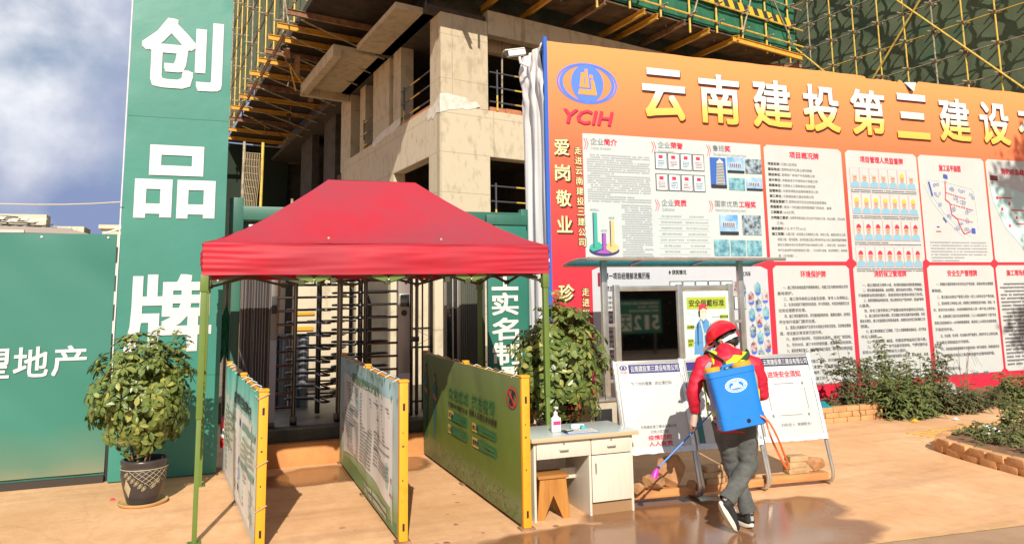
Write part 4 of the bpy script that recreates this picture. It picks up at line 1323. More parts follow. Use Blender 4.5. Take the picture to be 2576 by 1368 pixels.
corrugated('folding_door', 'grey folding door leaves left of the turnstile posts', .235, .565, 9.38, .40, 2.56, corr, 1)
corrugated('plastic_sheeting', 'dirty ribbed plastic panel between the window and the green sign', 2.86, 3.17, 9.38, .25, 2.56, corr_green)
def chrome_post(name, x, y, r_, z0, z1, m, parent, base=True):
    g = MB().tube([(x, y, z0), (x, y, z1)], r_, 14).build(name, m, parent)
    if base: MB().bbox((x-r_*1.5, y-r_*1.5, z0), (x+r_*1.5, y+r_*1.5, z0+.10), .008).build('base_box', steel_black, g)
    return g
def rotor(parent, x, y, a0, zs, ln, m):
    MB().tube([(x, y, .42), (x, y, 2.5)], .032, 14).build('rotor_post', m, parent)
    for k, z in enumerate(zs):
        for j in range(3):
            an = a0+j*2.094
            d = Vector((math.cos(an), math.sin(an), 0)); s_ = Vector((-d.y, d.x, 0))*.05
            c = Vector((x, y, z))
            pts = [c+d*.02+s_, c+d*(ln-.05)+s_]+[c+d*(ln-.05)+d*.05*math.cos(t)+s_*math.sin(t) for t in (1.0, .5, 0, -.5, -1.0)]+[c+d*(ln-.05)-s_, c+d*.02-s_]
            MB().tube(pts, .0145, 8).build('rotor_arm', chrome, parent)
tu = thing('turnstile', 'left full height turnstile with dark steel bars behind the middle barrier', 'turnstile', (1.0, 9.9, .4), group='full height turnstiles')
zs = [.60+.155*k for k in range(12)]
MB().bbox((.565, 9.36, .40), (.640, 9.46, 2.56), .006).build('side_post', steel_dull, tu)
MB().box((.566, 9.352, .45), (.638, 9.359, 1.36)).build('protective_film', mat('greyish film', (.30, .30, .34), .35), tu, smooth=0)
MB().bbox((.575, 9.338, 1.66), (.635, 9.355, 1.86), .006).build('card_reader', black_ink, tu)
for z in zs:
    MB().tube([(.64, 9.41, z), (.83, 9.41, z)], .0145, 8).build('bar', chrome, tu)
chrome_post('inner_post', .845, 9.41, .026, .40, 2.56, chrome, tu)
rotor(tu, 1.19, 10.05, 2.75, zs, .40, steel_black)
chrome_post('guide_post', 1.36, 9.43, .034, .40, 2.56, chrome, tu)
MB().bbox((.57, 9.40, 2.50), (1.40, 10.5, 2.60), .01).build('head_box', steel_black, tu)
for k in range(12):
    an0 = .2
    MB().tube([(1.19+.52*math.cos(a), 10.05+.52*math.sin(a), .60+.155*k) for a in [R(20+10*i) for i in range(9)]], .013, 6).build('cage_bar', chrome, tu)
tu = thing('turnstile', 'right full height turnstile next to the face scanner post', 'turnstile', (1.7, 9.9, .4), group='full height turnstiles')
rotor(tu, 1.70, 10.0, 2.45, [z+.05 for z in zs], .40, steel_black)
chrome_post('inner_post', 1.665, 9.43, .026, .40, 2.56, steel_black, tu)
for z in zs:
    MB().tube([(1.68, 9.41, z+.06), (2.05, 9.41, z+.06)], .0145, 8).build('bar', chrome, tu)
MB().bbox((1.42, 9.40, 2.50), (2.20, 10.5, 2.60), .01).build('head_box', steel_black, tu)
for z in zs:
    MB().tube([(1.40, 9.43, z+.02), (1.47, 9.7, z+.02), (1.43, 10.0, z+.02)], .013, 6).build('cage_bar', chrome, tu)
fs_ = thing('face_scanner', 'grey steel post with a black face scanner screen and round port', 'scanner', (2.12, 9.4, .4))
MB().bbox((2.052, 9.37, .40), (2.198, 9.48, 2.56), .008).build('cabinet', mat('satin grey cabinet', (.30, .26, .24), .35, metal=.4), fs_)
MB().box((2.054, 9.362, .45), (2.196, 9.369, .92)).build('protective_film', mat('pale film', (.46, .47, .56), .35), fs_, smooth=0)
sc_ = MB().bbox((2.062, 9.345, 1.70), (2.190, 9.369, 1.865), .012).build('screen_frame', alu, fs_)
MB().bbox((2.070, 9.339, 1.708), (2.182, 9.347, 1.857), .008).build('screen', glass_dark, sc_)
MB().lathe([(.036, 0), (.036, .01)], (2.125, 9.36, 1.635), 24, M=Matrix.Rotation(R(-90), 3, 'X')).build('port', rubber, fs_)
pp = thing('railing', 'pair of dark tubes with a clamp beside the face scanner', 'railing', (2.3, 9.5, .4))
for x in (2.245, 2.315):
    MB().tube([(x, 9.5, .4), (x, 9.5, 2.56)], .022, 10).build('tube', chrome, pp)
MB().bbox((2.20, 9.47, 1.28), (2.34, 9.53, 1.34), .006).build('clamp', steel_black, pp)
sg = thing('side_gate', 'open barred gate leaf with crossed wires behind the green barrier', 'gate', (2.55, 9.8, .4))
for x in (2.36, 2.50, 2.62):
    MB().tube([(x, 9.95, .4), (x, 9.95, 2.5)], .012 if x < 2.6 else .022, 8).build('upright', steel_black, sg)
for z in (1.42, 1.18, 2.4, .5):
    MB().tube([(2.34, 9.95, z), (2.62, 9.95, z)], .012, 8).build('crossbar', steel_black, sg)
MB().tube([(2.36, 9.94, 1.42), (2.62, 9.94, 1.30), (2.36, 9.94, 1.18)], .004, 5).build('wire', steel_black, sg)
wn = thing('guard_window', 'aluminium sliding window of the guard box right of the turnstiles', 'window', (2.78, 9.4, .4))
MB().box((2.64, 9.45, .4), (2.86, 9.50, 1.0)).build('wall_panel', mat('beige panel', (.34, .29, .22), .7), wn)
for a_ in ((2.64, 2.675, .95, 2.56), (2.835, 2.868, .95, 2.56)):
    MB().bbox((a_[0], 9.40, a_[2]), (a_[1], 9.46, a_[3]), .004).build('frame', mat('bronze aluminium', (.23, .20, .17), .4, metal=.5), wn)
MB().bbox((2.64, 9.38, .93), (2.87, 9.47, .99), .004).build('sill', alu, wn)
MB().box((2.675, 9.46, .99), (2.835, 9.47, 2.56)).build('pane', glass_dark, wn, smooth=0)
mb = MB()
for x in (2.755, 2.822): mb.bbox((x, 9.43, .99), (x+.014, 9.455, 2.56), .002)
mb.bbox((2.755, 9.43, .99), (2.836, 9.455, 1.03), .002)
mb.build('sash', alu, wn)
sgn = thing('gate_sign', 'narrow dark green sign with a column of white characters right of the gate', 'sign', (3.46, 9.33, .3))
gmap = lambda x, z, l=0: Vector((x, 9.335-l, z))
MB().bbox((3.20, 9.34, .28), (3.74, 9.40, 2.72), .01).build('board', mat('dark green sign paint', (.028, .17, .125), .40, var=.12, scale=2), sgn)
mb = MB()
for s_, z0 in (('工', 1.90), ('实', 1.585), ('名', 1.27), ('制', .965), ('通', .66)):
    mb.text(s_, gmap, 3.255, z0, 3.60, z0+.27, bold=.035, lift=.004)
mb.build('lettering', mat('cream lettering', (.78, .73, .63), .6), sgn, smooth=0)
MB().bbox((3.19, 9.33, 2.73), (3.76, 9.41, 2.86), .008).build('head_rail', frame_green, sgn)
mop = thing('mop_handle', 'thin white pole leaning by the green sign', 'pole', (3.62, 9.1, .3))
MB().tube([(3.54, 9.1, .3), (3.60, 9.22, 1.28)], .009, 7).build('shaft', litter_w, mop)
MB().ball((3.60, 9.22, 1.285), .011).build('tip', rubber, mop)
# things inside the gate
sw = thing('site_wall', 'sunlit pale concrete wall seen through the turnstile bars', 'wall', (2, 13.5, .3))
for k, (x0, x1, y) in enumerate(((.55, 1.05, 13.6), (1.16, 1.55, 13.3), (1.60, 2.15, 13.8), (2.22, 2.42, 13.5), (2.80, 3.10, 13.4), (3.2, 3.50, 13.5), (3.56, 3.95, 13.3))):
    MB().bbox((x0, y, .28), (x1, y+.25, 2.35), .01).build('wall_bay', concrete_b, sw)
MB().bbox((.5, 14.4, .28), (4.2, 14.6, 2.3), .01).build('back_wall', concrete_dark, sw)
mb = MB()
mb.box((1.2, 13.27, 1.55), (1.5, 13.29, 1.60)); mb.box((1.2, 13.27, 1.30), (1.48, 13.29, 1.36))
mb.build('yellow_tape', yellow_paint, sw, smooth=0)
for k, (x, z1) in enumerate(((.74, 2.3), (.82, 2.3))):
    tag(MB().tube([(x, 12.3, .3), (x+.04*k, 12.35, z1)], .028, 8).build('scaffold_tube', mat('orange tube %s' % 'ab'[k], (.50, .19, .07), .6)), ('orange scaffold tube upright behind the left turnstile bars', 'second orange tube just right of the other behind the bars')[k], 'tube', 'orange tubes behind the gate')
for k, x in enumerate((.70, .83, .98, 1.10)):
    r_ = thing('foil_roll', ('leftmost silver roll standing behind the turnstile bars', 'second silver roll from the left behind the bars', 'third silver roll from the left behind the bars', 'rightmost silver roll behind the turnstile bars')[k], 'roll', (x, 10.9, .40), group='silver rolls inside the gate')
    MB().lathe([(.066, 0), (.068, .01), (.068, .94), (.066, .95), (.02, .95), (.018, .9)], (x, 10.9, .40), 24).build('sheet', mat('silver foil %d' % k, (.36, .37, .42), .3, metal=.6, var=.3, scale=6), r_, smooth=40)
    MB().lathe([(.02, 0), (.02, .02)], (x, 10.9, 1.335), 12).build('core', pot_cream, r_)
ex = thing('fire_extinguisher', 'red fire extinguisher on the ledge beside the tall banner', 'extinguisher', (.13, 9.22, .26))
MB().lathe([(.045, 0), (.05, .012), (.05, .27), (.042, .31), (.018, .335), (.018, .36)], (.12, 9.2, .25), 20).build('cylinder', ext_red, ex, smooth=40)
MB().bbox((.10, 9.17, .60), (.14, 9.23, .635), .006).build('valve', rubber, ex)
MB().tube([(.12, 9.17, .61), (.09, 9.15, .56), (.075, 9.155, .40)], .008, 6).build('hose', rubber, ex)
MB().lathe([(.0505, .1), (.0505, .2)], (.12, 9.2, .25), 20, False, False).build('label', litter_w, ex)
gp = thing('green_tarp', 'crumpled green sheet hanging in the gap behind the tall banner', 'tarp', (.08, 9.7, 1.2))
MB().grid(lambda u, v: Vector((.02+.13*u+.03*nz(v*4), 9.75+.05*nz(u*3, v*6), 1.15+.55*v-.06*math.sin(u*9))), 8, 14).build('sheet', mat('bright green sheet', (.03, .25, .13), .6), gp, smooth=0)
MB().tube([(.09, 9.8, .3), (.09, 9.8, 2.2)], .018, 6).build('pole', tube_grey, gp)

# scaffold bits standing left of the building
sf = thing('tube_scaffold', 'loose tube frame with knotted rope net above the green portal beam', 'scaffold', (.7, 20, .3))
for x in (.42, .86, 1.6, 2.1):
    MB().tube([(x, 20+.3*nz(x*3), .3), (x+.05, 20, 4.3+1.4*(x < 1))], .035, 7).build('upright', tube_yellow if x == .86 else tube_grey, sf)
for z in (2.9, 3.5, 3.9):
    MB().tube([(.2, 19.95, z), (2.6, 19.95, z+.05)], .03, 6).build('crossbar', tube_grey, sf)
MB().tube([(.2, 19.9, 2.9), (.75, 19.9, 3.9)], .03, 6).build('brace', beam_yellow, sf)
mb = MB()
for i in range(9):
    mb.tube([(.50+.04*i+.03*math.sin(j), 19.85, 5.4-.28*j) for j in range(8)], .008, 4)
for j in range(12):
    mb.tube([(.48, 19.84, 5.4-.17*j), (.86-.02*j, 19.84, 5.38-.17*j)], .008, 4)
mb.build('rope_net', mat('tan rope', (.42, .33, .20), .8), sf, kind='stuff')

# ------------------------------------------------------------------ big billboard
BY = 9.80
bbd = thing('billboard', 'huge orange to red site billboard with gold characters and white panels', 'billboard', (10, BY, 0))
def bmap(x, z, l=0.):
    return Vector((x, BY - .004*nz(x*.3, z*.35, 3) - .0012*nz(x*1.8, z*.9, 6) - .0015 - l, z))
sheet = zgrad('billboard orange red print', [(0, (.62, .018, .05)), (.40, (.64, .030, .05)), (.60, (.72, .075, .045)), (.80, (.80, .20, .075)), (1, (.82, .305, .095))], .2, 5.45, .5, var=.02)
def edge(x):
    z = 5.44
    if 10.2 < x < 10.95: z -= .04+.03*nz(x*9)
    if 11.02 < x < 11.42: z -= max(0, .20-abs(x-11.22)*1.0)
    return z+.012*nz(x*2.3)
MB().grid(lambda u, v: bmap(4.29+11.9*u, .09+(edge(4.29+11.9*u)-.09)*v), 240, 30).build('printed_sheet', sheet, bbd, smooth=180)
fl = MB()
fl.add([bmap(11.08, 5.40, .01), bmap(11.36, 5.42, .015), bmap(11.24, 5.23, .06), bmap(11.17, 5.26, .07)], [(0, 3, 2, 1)])
fl.build('torn_flap', white, bbd, smooth=0)
MB().box((4.30, BY+.03, .09), (16.2, BY+.08, 5.38)).build('blue_backing', blue_paint, bbd)
MB().box((10.9, BY+.02, 5.33), (16.2, BY+.09, 5.40)).build('top_rail', alu, bbd)
MB().box((4.235, BY-.012, .1), (4.288, BY+.04, 5.50)).build('corner_trim', blue_paint, bbd)
for x in (4.6, 8, 12, 16):
    MB().box((x, BY+.08, 0), (x+.1, BY+.18, 5.2)).build('post', steel_dull, bbd)
hd = MB()
hd.m = 1
for k, ch in enumerate('云南建投第三建设有限'):
    x = 5.835+1.0*k
    hd.m = 1; hd.text(ch, bmap, x+.018, 4.400, x+.738, 5.150, bold=.040, lift=.014)
    hd.m = 0; hd.text(ch, bmap, x, 4.42, x+.72, 5.17, bold=.034, lift=.026)
for k, ch in enumerate('爱岗敬业'):
    z = 3.78-.365*k; x = 4.365+.006*k
    hd.m = 1; hd.text(ch, bmap, x+.02, z-.02, x+.25, z+.205, bold=.03, lift=.008)
    hd.m = 2; hd.text(ch, bmap, x, z, x+.225, z+.225, bold=.026, lift=.014)
for k, ch in enumerate('珍惜生命'):
    z = 1.735-.37*k; x = 4.385
    hd.m = 1; hd.text(ch, bmap, x+.02, z-.02, x+.25, z+.205, bold=.03, lift=.008)
    hd.m = 2; hd.text(ch, bmap, x, z, x+.225, z+.225, bold=.026, lift=.014)
for s_, zt, st in (('走进云南建投三建公司', 3.80, .1455), ('走进第一项目经理部', 1.80, .1455)):
    for k, ch in enumerate(s_):
        z = zt-st*k; x = 4.682+.003*k if zt > 2 else 4.74
        hd.m = 1; hd.text(ch, bmap, x-.006, z-.008, x+.116, z+.118, bold=.06, lift=.006)
        hd.m = 2; hd.text(ch, bmap, x, z, x+.108, z+.11, bold=.012, lift=.012)
gold = zgrad('white to gold letter print', [(0, (.74, .46, .07)), (.28, (.74, .54, .15)), (.48, (.70, .67, .60)), (1, (.68, .68, .67))], 4.42, 5.17, .5)
hd.build('lettering', [gold, mat('dark letter shadow print', (.07, .015, .015), .6), yellow_ink], bbd, smooth=0)
lg = MB()
cx, cz = 4.92, 4.86
lg.ring(bmap, cx, cz, .490, .305, .462, .284, .006)
lg.ring(bmap, cx, cz, .448, .282, .392, .268, .006)
lg.ring(bmap, cx, cz-.0, .262, .285, .002, .002, .006)
lg.m = 1
q = lambda pts, l=.010: lg.poly(bmap, [(cx+x, cz+z) for x, z in pts], l)
q([(-.155, -.17), (.15, -.17), (.105, .06), (.05, .06), (.065, -.09), (-.135, -.09)])
q([(-.13, -.065), (.03, -.065), (.005, .17), (.005, .215), (-.04, .215), (-.04, .165), (-.10, .155)])
q([(.035, .08), (.095, .075), (.085, .13), (.035, .135)])
lg.m = 0
q([(-.055, -.01), (-.04, -.01), (-.042, .10), (-.056, .10)], .014)
lg.m = 2
lg.text('YCIH', bmap, 4.53, 4.255, 5.32, 4.46, bold=.02, lift=.014, shear=.22)
lg.m = 3
lg.text('YCIH', bmap, 4.545, 4.243, 5.33, 4.447, bold=.028, lift=.008, shear=.22)
lg.build('emblem', [mat('emblem blue print', (.09, .20, .78), .5), mat('emblem orange print', (.82, .30, .07), .5), red_ink, mat('dark red print', (.34, .01, .03), .5)], bbd, smooth=0)

def rounded(mb, x0, z0, x1, z1, r_, l=.005):
    pts = []
    for cx_, cz_, a0 in ((x1-r_, z0+r_, -90), (x1-r_, z1-r_, 0), (x0+r_, z1-r_, 90), (x0+r_, z0+r_, 180)):
        pts += [(cx_+r_*math.cos(R(a0+22.5*i)), cz_+r_*math.sin(R(a0+22.5*i))) for i in range(5)]
    # a centre strip grid would be hidden anyway: fan of vertical slices that follows the sheet
    n = 24
    vs = []; fs = []
    for i in range(n+1):
        x = x0+(x1-x0)*i/n
        dx = max(0, r_-min(x-x0, x1-x)); c_ = r_-math.sqrt(max(0, r_*r_-dx*dx))
        vs += [bmap(x, z0+c_, l), bmap(x, (z0+z1)/2, l), bmap(x, z1-c_, l)]
        if i:
            b_ = 3*i
            fs += [(b_-3, b_, b_+1, b_-2), (b_-2, b_+1, b_+2, b_-1)]
    mb.add(vs, fs)
LF = .010
def panel(x0, z0, x1, z1, m=white, r_=.05):
    mb = MB(); rounded(mb, x0, z0, x1, z1, r_)
    return mb.build('panel', m, bbd, smooth=180)
def lines(mb, rows, x0, x1, z, pitch, h_, bold=.0):
    for k, r_ in enumerate(rows):
        if not r_: continue
        ind = r_.startswith('  ')
        s_ = r_.strip()
        wd = len(s_)*h_*1.08
        xs = x0+(h_*2 if ind else 0)
        mb.text(s_, bmap, xs, z-k*pitch, min(x1, xs+wd), z-k*pitch+h_, bold=bold, lift=LF)
# company introduction panel
big_p = mat('pale blue white print', (.51, .56, .555), .5, var=.05, scale=2)
p = panel(4.815, 2.30, 7.93, 4.12, big_p, .004)
mb = MB()
def heading(cn1, cn2, en, x, z, en_w):
    mb.m = 1
    for k in range(2):
        xx = x-.11+.035*k
        mb.poly(bmap, [(xx, z+.09), (xx+.008, z+.09), (xx+.043, z+.005), (xx+.008, z-.08), (xx, z-.08), (xx+.033, z+.005)], LF)
    mb.m = 0; mb.text(cn1, bmap, x, z, x+.105*len(cn1), z+.095, lift=LF)
    mb.m = 1; mb.text(cn2, bmap, x+.11*len(cn1), z, x+.11*len(cn1)+.105*len(cn2), z+.095, bold=.03, lift=LF)
    mb.m = 2; mb.text(en, bmap, x+.005, z-.085, x+en_w, z-.025, lift=LF)
heading('企业', '简介', 'Company Introduction', 4.94, 3.96, .33)
heading('企业', '荣誉', 'Enterprise Honor', 6.06, 3.97, .27)
heading('鲁班', '奖', 'The Luban Prize for Construction Project', 7.03, 3.97, .62)
heading('企业', '资质', 'Qualifications', 6.08, 3.10, .22)
heading('国家优质', '工程奖', 'National Quality Engineering Award', 7.02, 3.11, .56)
mb.m = 2
mb.greek(bmap, 4.875, 5.91, 3.82, .0335, 21, .021, 1, LF, .05)
mb.greek(bmap, 5.41, 5.91, 3.10, .0335, 23, .021, 2, LF, .05)
for k, (l_, r_) in enumerate((('建筑工程施工总承包特级资质', '设计建筑行业甲级资质'), ('消防设施工程专业承包壹级资质', '建筑装修装饰工程专业承包壹级资质'), ('机电设备安装专业承包壹级资质', '市政公用工程施工总承包贰级资质'), ('钢结构工程专业承包贰级资质', '公路工程施工总承包叁级资质'), ('公路交通工程（公路安全设施分项）专业承包贰级', '电子与智能化工程专业承包壹级'), ('机电工程施工总承包叁级', '桥梁工程专业承包叁级'), ('隧道工程专业承包叁级', '公路路面工程专业承包叁级'), ('公路路基工程专业承包叁级', '城市及道路照明工程专业承包叁级'))):
    z = 2.93-.087*k
    for s_, xc in ((l_, 6.24), (r_, 6.68)):
        wd = min(.40, .026*len(s_))
        mb.text(s_, bmap, xc-wd/2, z, xc+wd/2, z+.032, lift=LF)
    mb.quad(bmap, 6.02, z-.026, 6.90, z-.023, LF)
mb.m = 3
mb.ring(bmap, 5.11, 2.44, .24, .085, .001, .001, LF)
mb.m = 4
mb.poly(bmap, [(5.11, 2.47)]+[(5.11+.235*math.cos(R(a)), 2.475+.085*math.sin(R(a))) for a in range(-60, 80, 10)], LF+.003)
mb.m = 5
mb.poly(bmap, [(5.11, 2.47)]+[(5.11+.235*math.cos(R(a)), 2.475+.085*math.sin(R(a))) for a in range(110, 230, 10)], LF+.003)
mb.m = 6
mb.poly(bmap, [(5.11, 2.47)]+[(5.11+.235*math.cos(R(a)), 2.475+.085*math.sin(R(a))) for a in range(235, 300, 10)], LF+.003)
for x0, x1, z0, z1, mi in ((4.935, 5.005, 2.47, 2.97, 5), (5.075, 5.14, 2.44, 2.68, 6), (5.205, 5.275, 2.49, 2.86, 4)):
    mb.m = mi; mb.quad(bmap, x0, z0, x1, z1, LF+.005)
    mb.m = 3; mb.quad(bmap, x0, z0, x0+.014, z1, LF+.007)
mb.m = 0
mb.text('100亿元以上', bmap, 4.90, 2.995, 5.04, 3.03, lift=LF); mb.text('4.5亿元', bmap, 5.06, 2.70, 5.16, 2.735, lift=LF); mb.text('50亿元', bmap, 5.195, 2.88, 5.285, 2.92, lift=LF)
mb.build('print', [grey_ink, red_ink, pale_ink, mat('dark indigo print', (.045, .04, .16), .5), mat('tan print', (.70, .48, .20), .5), mat('sea green print', (.05, .38, .28), .5), mat('purple print', (.36, .09, .42), .5)], p, smooth=0)
def pic(x0, z0, x1, z1, m, par, frame=None, extra=None):
    mb = MB()
    if frame is not None:
        mb.m = 1; mb.quad(bmap, x0-.012, z0-.012, x1+.012, z1+.012, LF)
    mb.m = 0; mb.quad(bmap, x0, z0, x1, z1, LF+.003)
    if extra: extra(mb)
    return mb.build('picture', [m, frame or black_ink, white, red_ink, navy_print], par, smooth=0)
cert = mat('printed certificate', (.60, .72, .72), .5, var=.06, scale=9)
cert2 = mat('printed cream certificate', (.70, .64, .62), .5, var=.06, scale=9)
for r_ in range(2):
    for k in range(4):
        x0 = 6.01+.218*k; z0 = 3.655-.32*r_
        def ex_(mb, x0=x0, z0=z0, k=k, r_=r_):
            mb.m = 3; mb.quad(bmap, x0+.05, z0+.155, x0+.12, z0+.205, LF+.006)
            mb.m = 4; mb.greek(bmap, x0+.03, x0+.15, z0+.12, .024, 4, .010, k+r_*5, LF+.006)
        pic(x0, z0, x0+.185, z0+.235, cert if (k+r_) % 2 == 0 else cert2, p, black_ink, ex_)
def tower_pic(mb):
    mb.m = 2
    mb.poly(bmap, [(7.06, 3.43), (7.22, 3.43), (7.205, 3.80), (7.14, 3.86), (7.08, 3.80)], LF+.006)
    mb.m = 1
    for k in range(14):
        z = 3.46+.024*k
        mb.quad(bmap, 7.07, z, 7.21, z+.008, LF+.009)
    mb.quad(bmap, 6.97, 3.40, 7.25, 3.45, LF+.010)
pic(6.965, 3.40, 7.25, 3.87, mat('deep blue sky print', (.04, .12, .45), .5), p, None, tower_pic)
def blk(x0, z0, x1, z1):
    def f(mb):
        mb.m = 2
        mb.quad(bmap, x0+(x1-x0)*.15, z0+(z1-z0)*.35, x0+(x1-x0)*.85, z0+(z1-z0)*.66, LF+.006)
        mb.m = 4
        for k in range(6):
            x = x0+(x1-x0)*(.18+.11*k); mb.quad(bmap, x, z0+(z1-z0)*.37, x+(x1-x0)*.05, z0+(z1-z0)*.60, LF+.009)
        mb.m = 1
        mb.quad(bmap, x0, z0, x1, z0+(z1-z0)*.16, LF+.009)
    return f
for k, (x0, z0, x1, z1, m) in enumerate(((7.28, 3.645, 7.59, 3.885, photo_sky), (7.615, 3.645, 7.925, 3.875, photo_mix), (7.295, 3.375, 7.59, 3.565, photo_teal), (7.62, 3.38, 7.92, 3.58, photo_sky), (7.085, 2.685, 7.42, 2.99, photo_sky), (7.50, 2.685, 7.85, 2.99, photo_mix), (6.965, 2.365, 7.24, 2.61, photo_teal), (7.265, 2.365, 7.54, 2.605, photo_teal), (7.565, 2.365, 7.84, 2.60, photo_teal))):
    pic(x0, z0, x1, z1, m, p, None, blk(x0, z0, x1, z1) if m is photo_sky else None)
# project overview panel
def title(mb, s_, xc, z, h_=.105, wc=.118):
    mb.m = 1
    wd = wc*len(s_)
    mb.text(s_, bmap, xc-wd/2, z, xc+wd/2, z+h_, bold=.025, lift=LF)
p = panel(7.99, 2.28, 9.555, 4.125)
mb = MB()
title(mb, '项目概况牌', 8.78, 3.93)
rows = [('项目名称：', '元悦小区项目'), ('建设地点：', '昆明市经开区黄土坡村西侧'), ('建设单位：', '昆明和广房地产开发有限公司'), ('设计单位：', '成都基准方中建筑设计有限公司'), ('勘察单位：', '云南岩土工程勘察设计研究院'), ('监理单位：', '云南世博建设监理有限责任公司'), ('施工单位：', '云南建投第三建设有限公司'), ('质量监督部门：', '昆明市经开区安全质量监督管理站'), ('质量要求：', '保证一次性通过政府管理部门的验收、备案'), ('工期要求：', '620天'), ('文明施工要求：', '创昆明市建设施工安全生产标准化工地，扬尘治理、卫生合格'), ('', '工地。'), ('建筑面积：', '15.97万m2'), ('施工范围：', '土建工程（含混凝土及钢筋砼工程、砌体工程、屋面及防水工程、'), ('', '保温工程、室内回填、总承包施工图上明示的专业分包工程的预留预埋暗'), ('', '配及孔洞嵌补修补及其他甲方指令增加的工程）；安装工程（含给排水、'), ('', '电气及其他甲方指定增加的工程）；污水提升设备；航空障碍灯；配电箱'), ('', '柜（仅安装）。')]
for k, (a_, b_) in enumerate(rows):
    z = 3.80-.0855*k
    x = 8.05
    if a_:
        mb.m = 2; mb.text(a_, bmap, x, z, x+.053*len(a_)-.02, z+.046, bold=.02, lift=LF)
        x += .053*len(a_)
    else: x += .10
    mb.m = 0
    mb.text(b_, bmap, x, z, min(9.53, x+.050*len(b_)), z+.046, lift=LF)
mb.build('print', [grey_ink, red_ink, black_ink], p, smooth=0)
# people panel
p = panel(9.635, 2.27, 11.21, 4.125)
mb = MB(); title(mb, '项目管理人员监督牌', 10.42, 3.93, .105, .105)
mb.m = 0
for r_ in range(4):
    mb.greek(bmap, 9.70, 11.15, 3.47-.435*r_, .032, 2, .018, 40+r_, LF)
mb.build('print', [grey_ink, red_ink], p, smooth=0)
hats = [white, hat_y, red_ink, red_ink]
for r_ in range(4):
    for k in range(7):
        x0 = 9.705+.207*k; z0 = 3.50-.437*r_
        mb = MB(); c_ = x0+.095
        mb.m = 4; mb.quad(bmap, x0-.005, z0-.005, x0+.195, z0+.335, LF)
        mb.m = 5; mb.quad(bmap, x0+.003, z0+.003, x0+.187, z0+.327, LF+.002)
        mb.m = 0
        mb.poly(bmap, [(x0+.006, z0+.004), (x0+.184, z0+.004), (x0+.175, z0+.08), (c_+.035, z0+.115), (c_-.035, z0+.115), (x0+.015, z0+.08)], LF+.004)
        mb.m = 1; mb.poly(bmap, [(c_+.045*math.cos(t), z0+.165+.068*math.sin(t)) for t in [6.283*i/14 for i in range(14)]], LF+.006)
        mb.m = 3; mb.quad(bmap, c_-.03, z0+.168, c_+.03, z0+.176, LF+.008); mb.quad(bmap, c_-.018, z0+.128, c_+.018, z0+.134, LF+.008)
        mb.m = 2; mb.poly(bmap, [(c_-.056, z0+.205), (c_+.056, z0+.205)]+[(c_+.048*math.cos(t), z0+.212+.060*math.sin(t)) for t in [3.1416*i/10 for i in range(11)]], LF+.008)
        h_ = hats[r_] if not (r_ == 0 and k == 5) else hat_y
        mb.build('portrait_photo', [shirt_blue, portrait_skin, h_, mat('portrait dark', (.12, .05, .03), .6) if r_+k == 0 else D.materials['portrait dark'], mat('pink frame print', (.70, .42, .42), .6) if r_+k == 0 else D.materials['pink frame print'], white], p, smooth=0)
# site plan panel
p = panel(11.245, 2.27, 12.83, 4.125)
mb = MB(); title(mb, '施工总平面图', 11.98, 3.86, .11, .085)
plan = [(11.40, 3.70), (11.78, 3.68), (12.45, 3.57), (12.52, 3.5), (12.55, 2.83), (12.40, 2.72), (12.25, 2.75), (11.75, 3.12), (11.45, 3.5)]
mb.m = 2
def seg(pts, wd=.008, l=LF):
    for (x0, z0), (x1, z1) in zip(pts, pts[1:]):
        dx, dz = x1-x0, z1-z0; ln = math.hypot(dx, dz); nx_, nz_ = -dz/ln*wd/2, dx/ln*wd/2
        mb.poly(bmap, [(x0+nx_, z0+nz_), (x1+nx_, z1+nz_), (x1-nx_, z1-nz_), (x0-nx_, z0-nz_)], l)
mb.m = 3; seg(plan+plan[:1], .012); seg([(11.33, 3.62), (11.5, 3.3), (11.85, 2.95), (12.2, 2.68)], .010)
rg = random.Random(12); mb.m = 4
for x, z in ((11.62, 3.6), (11.62, 3.42), (11.98, 3.56), (12.2, 3.5), (11.70, 3.26), (12.05, 3.34), (12.22, 3.30), (12.43, 3.42), (11.95, 3.18), (12.28, 3.14), (11.85, 3.05), (12.1, 2.95), (12.3, 2.97), (12.0, 2.85), (12.25, 2.82)):
    for q_ in range(4):
        a_ = x+rg.uniform(-.07, .05); b_ = z+rg.uniform(-.05, .03); w_ = rg.uniform(.03, .07); h_ = rg.uniform(.025, .05)
        seg([(a_, b_), (a_+w_, b_), (a_+w_, b_+h_), (a_, b_+h_), (a_, b_)], .007, LF+.003)
mb.m = 1
seg([(11.83, 3.66), (11.82, 3.46), (11.80, 3.36), (11.90, 3.30), (11.92, 3.10), (12.05, 3.02), (12.10, 2.88), (12.18, 2.76), (12.32, 2.80)], .014, LF+.006)
for x0, z0, x1, z1 in ((11.83, 3.48, 12.3, 3.38), (11.92, 3.28, 12.46, 3.18), (12.05, 3.03, 12.42, 2.97)):
    for k in range(9):
        t0 = k/9; t1 = t0+.075
        seg([(x0+(x1-x0)*t0, z0+(z1-z0)*t0), (x0+(x1-x0)*t1, z0+(z1-z0)*t1)], .013, LF+.006)
mb.ring(bmap, 11.84, 3.67, .022, .022, .014, .014, LF+.006); seg([(11.52, 2.80), (11.63, 2.80)], .012, LF+.006)
mb.m = 5
mb.poly(bmap, [(11.80, 3.74), (11.90, 3.72), (11.90, 3.79), (11.81, 3.81)], LF+.006); mb.poly(bmap, [(12.36, 2.78), (12.45, 2.77), (12.45, 2.86), (12.37, 2.87)], LF+.006)
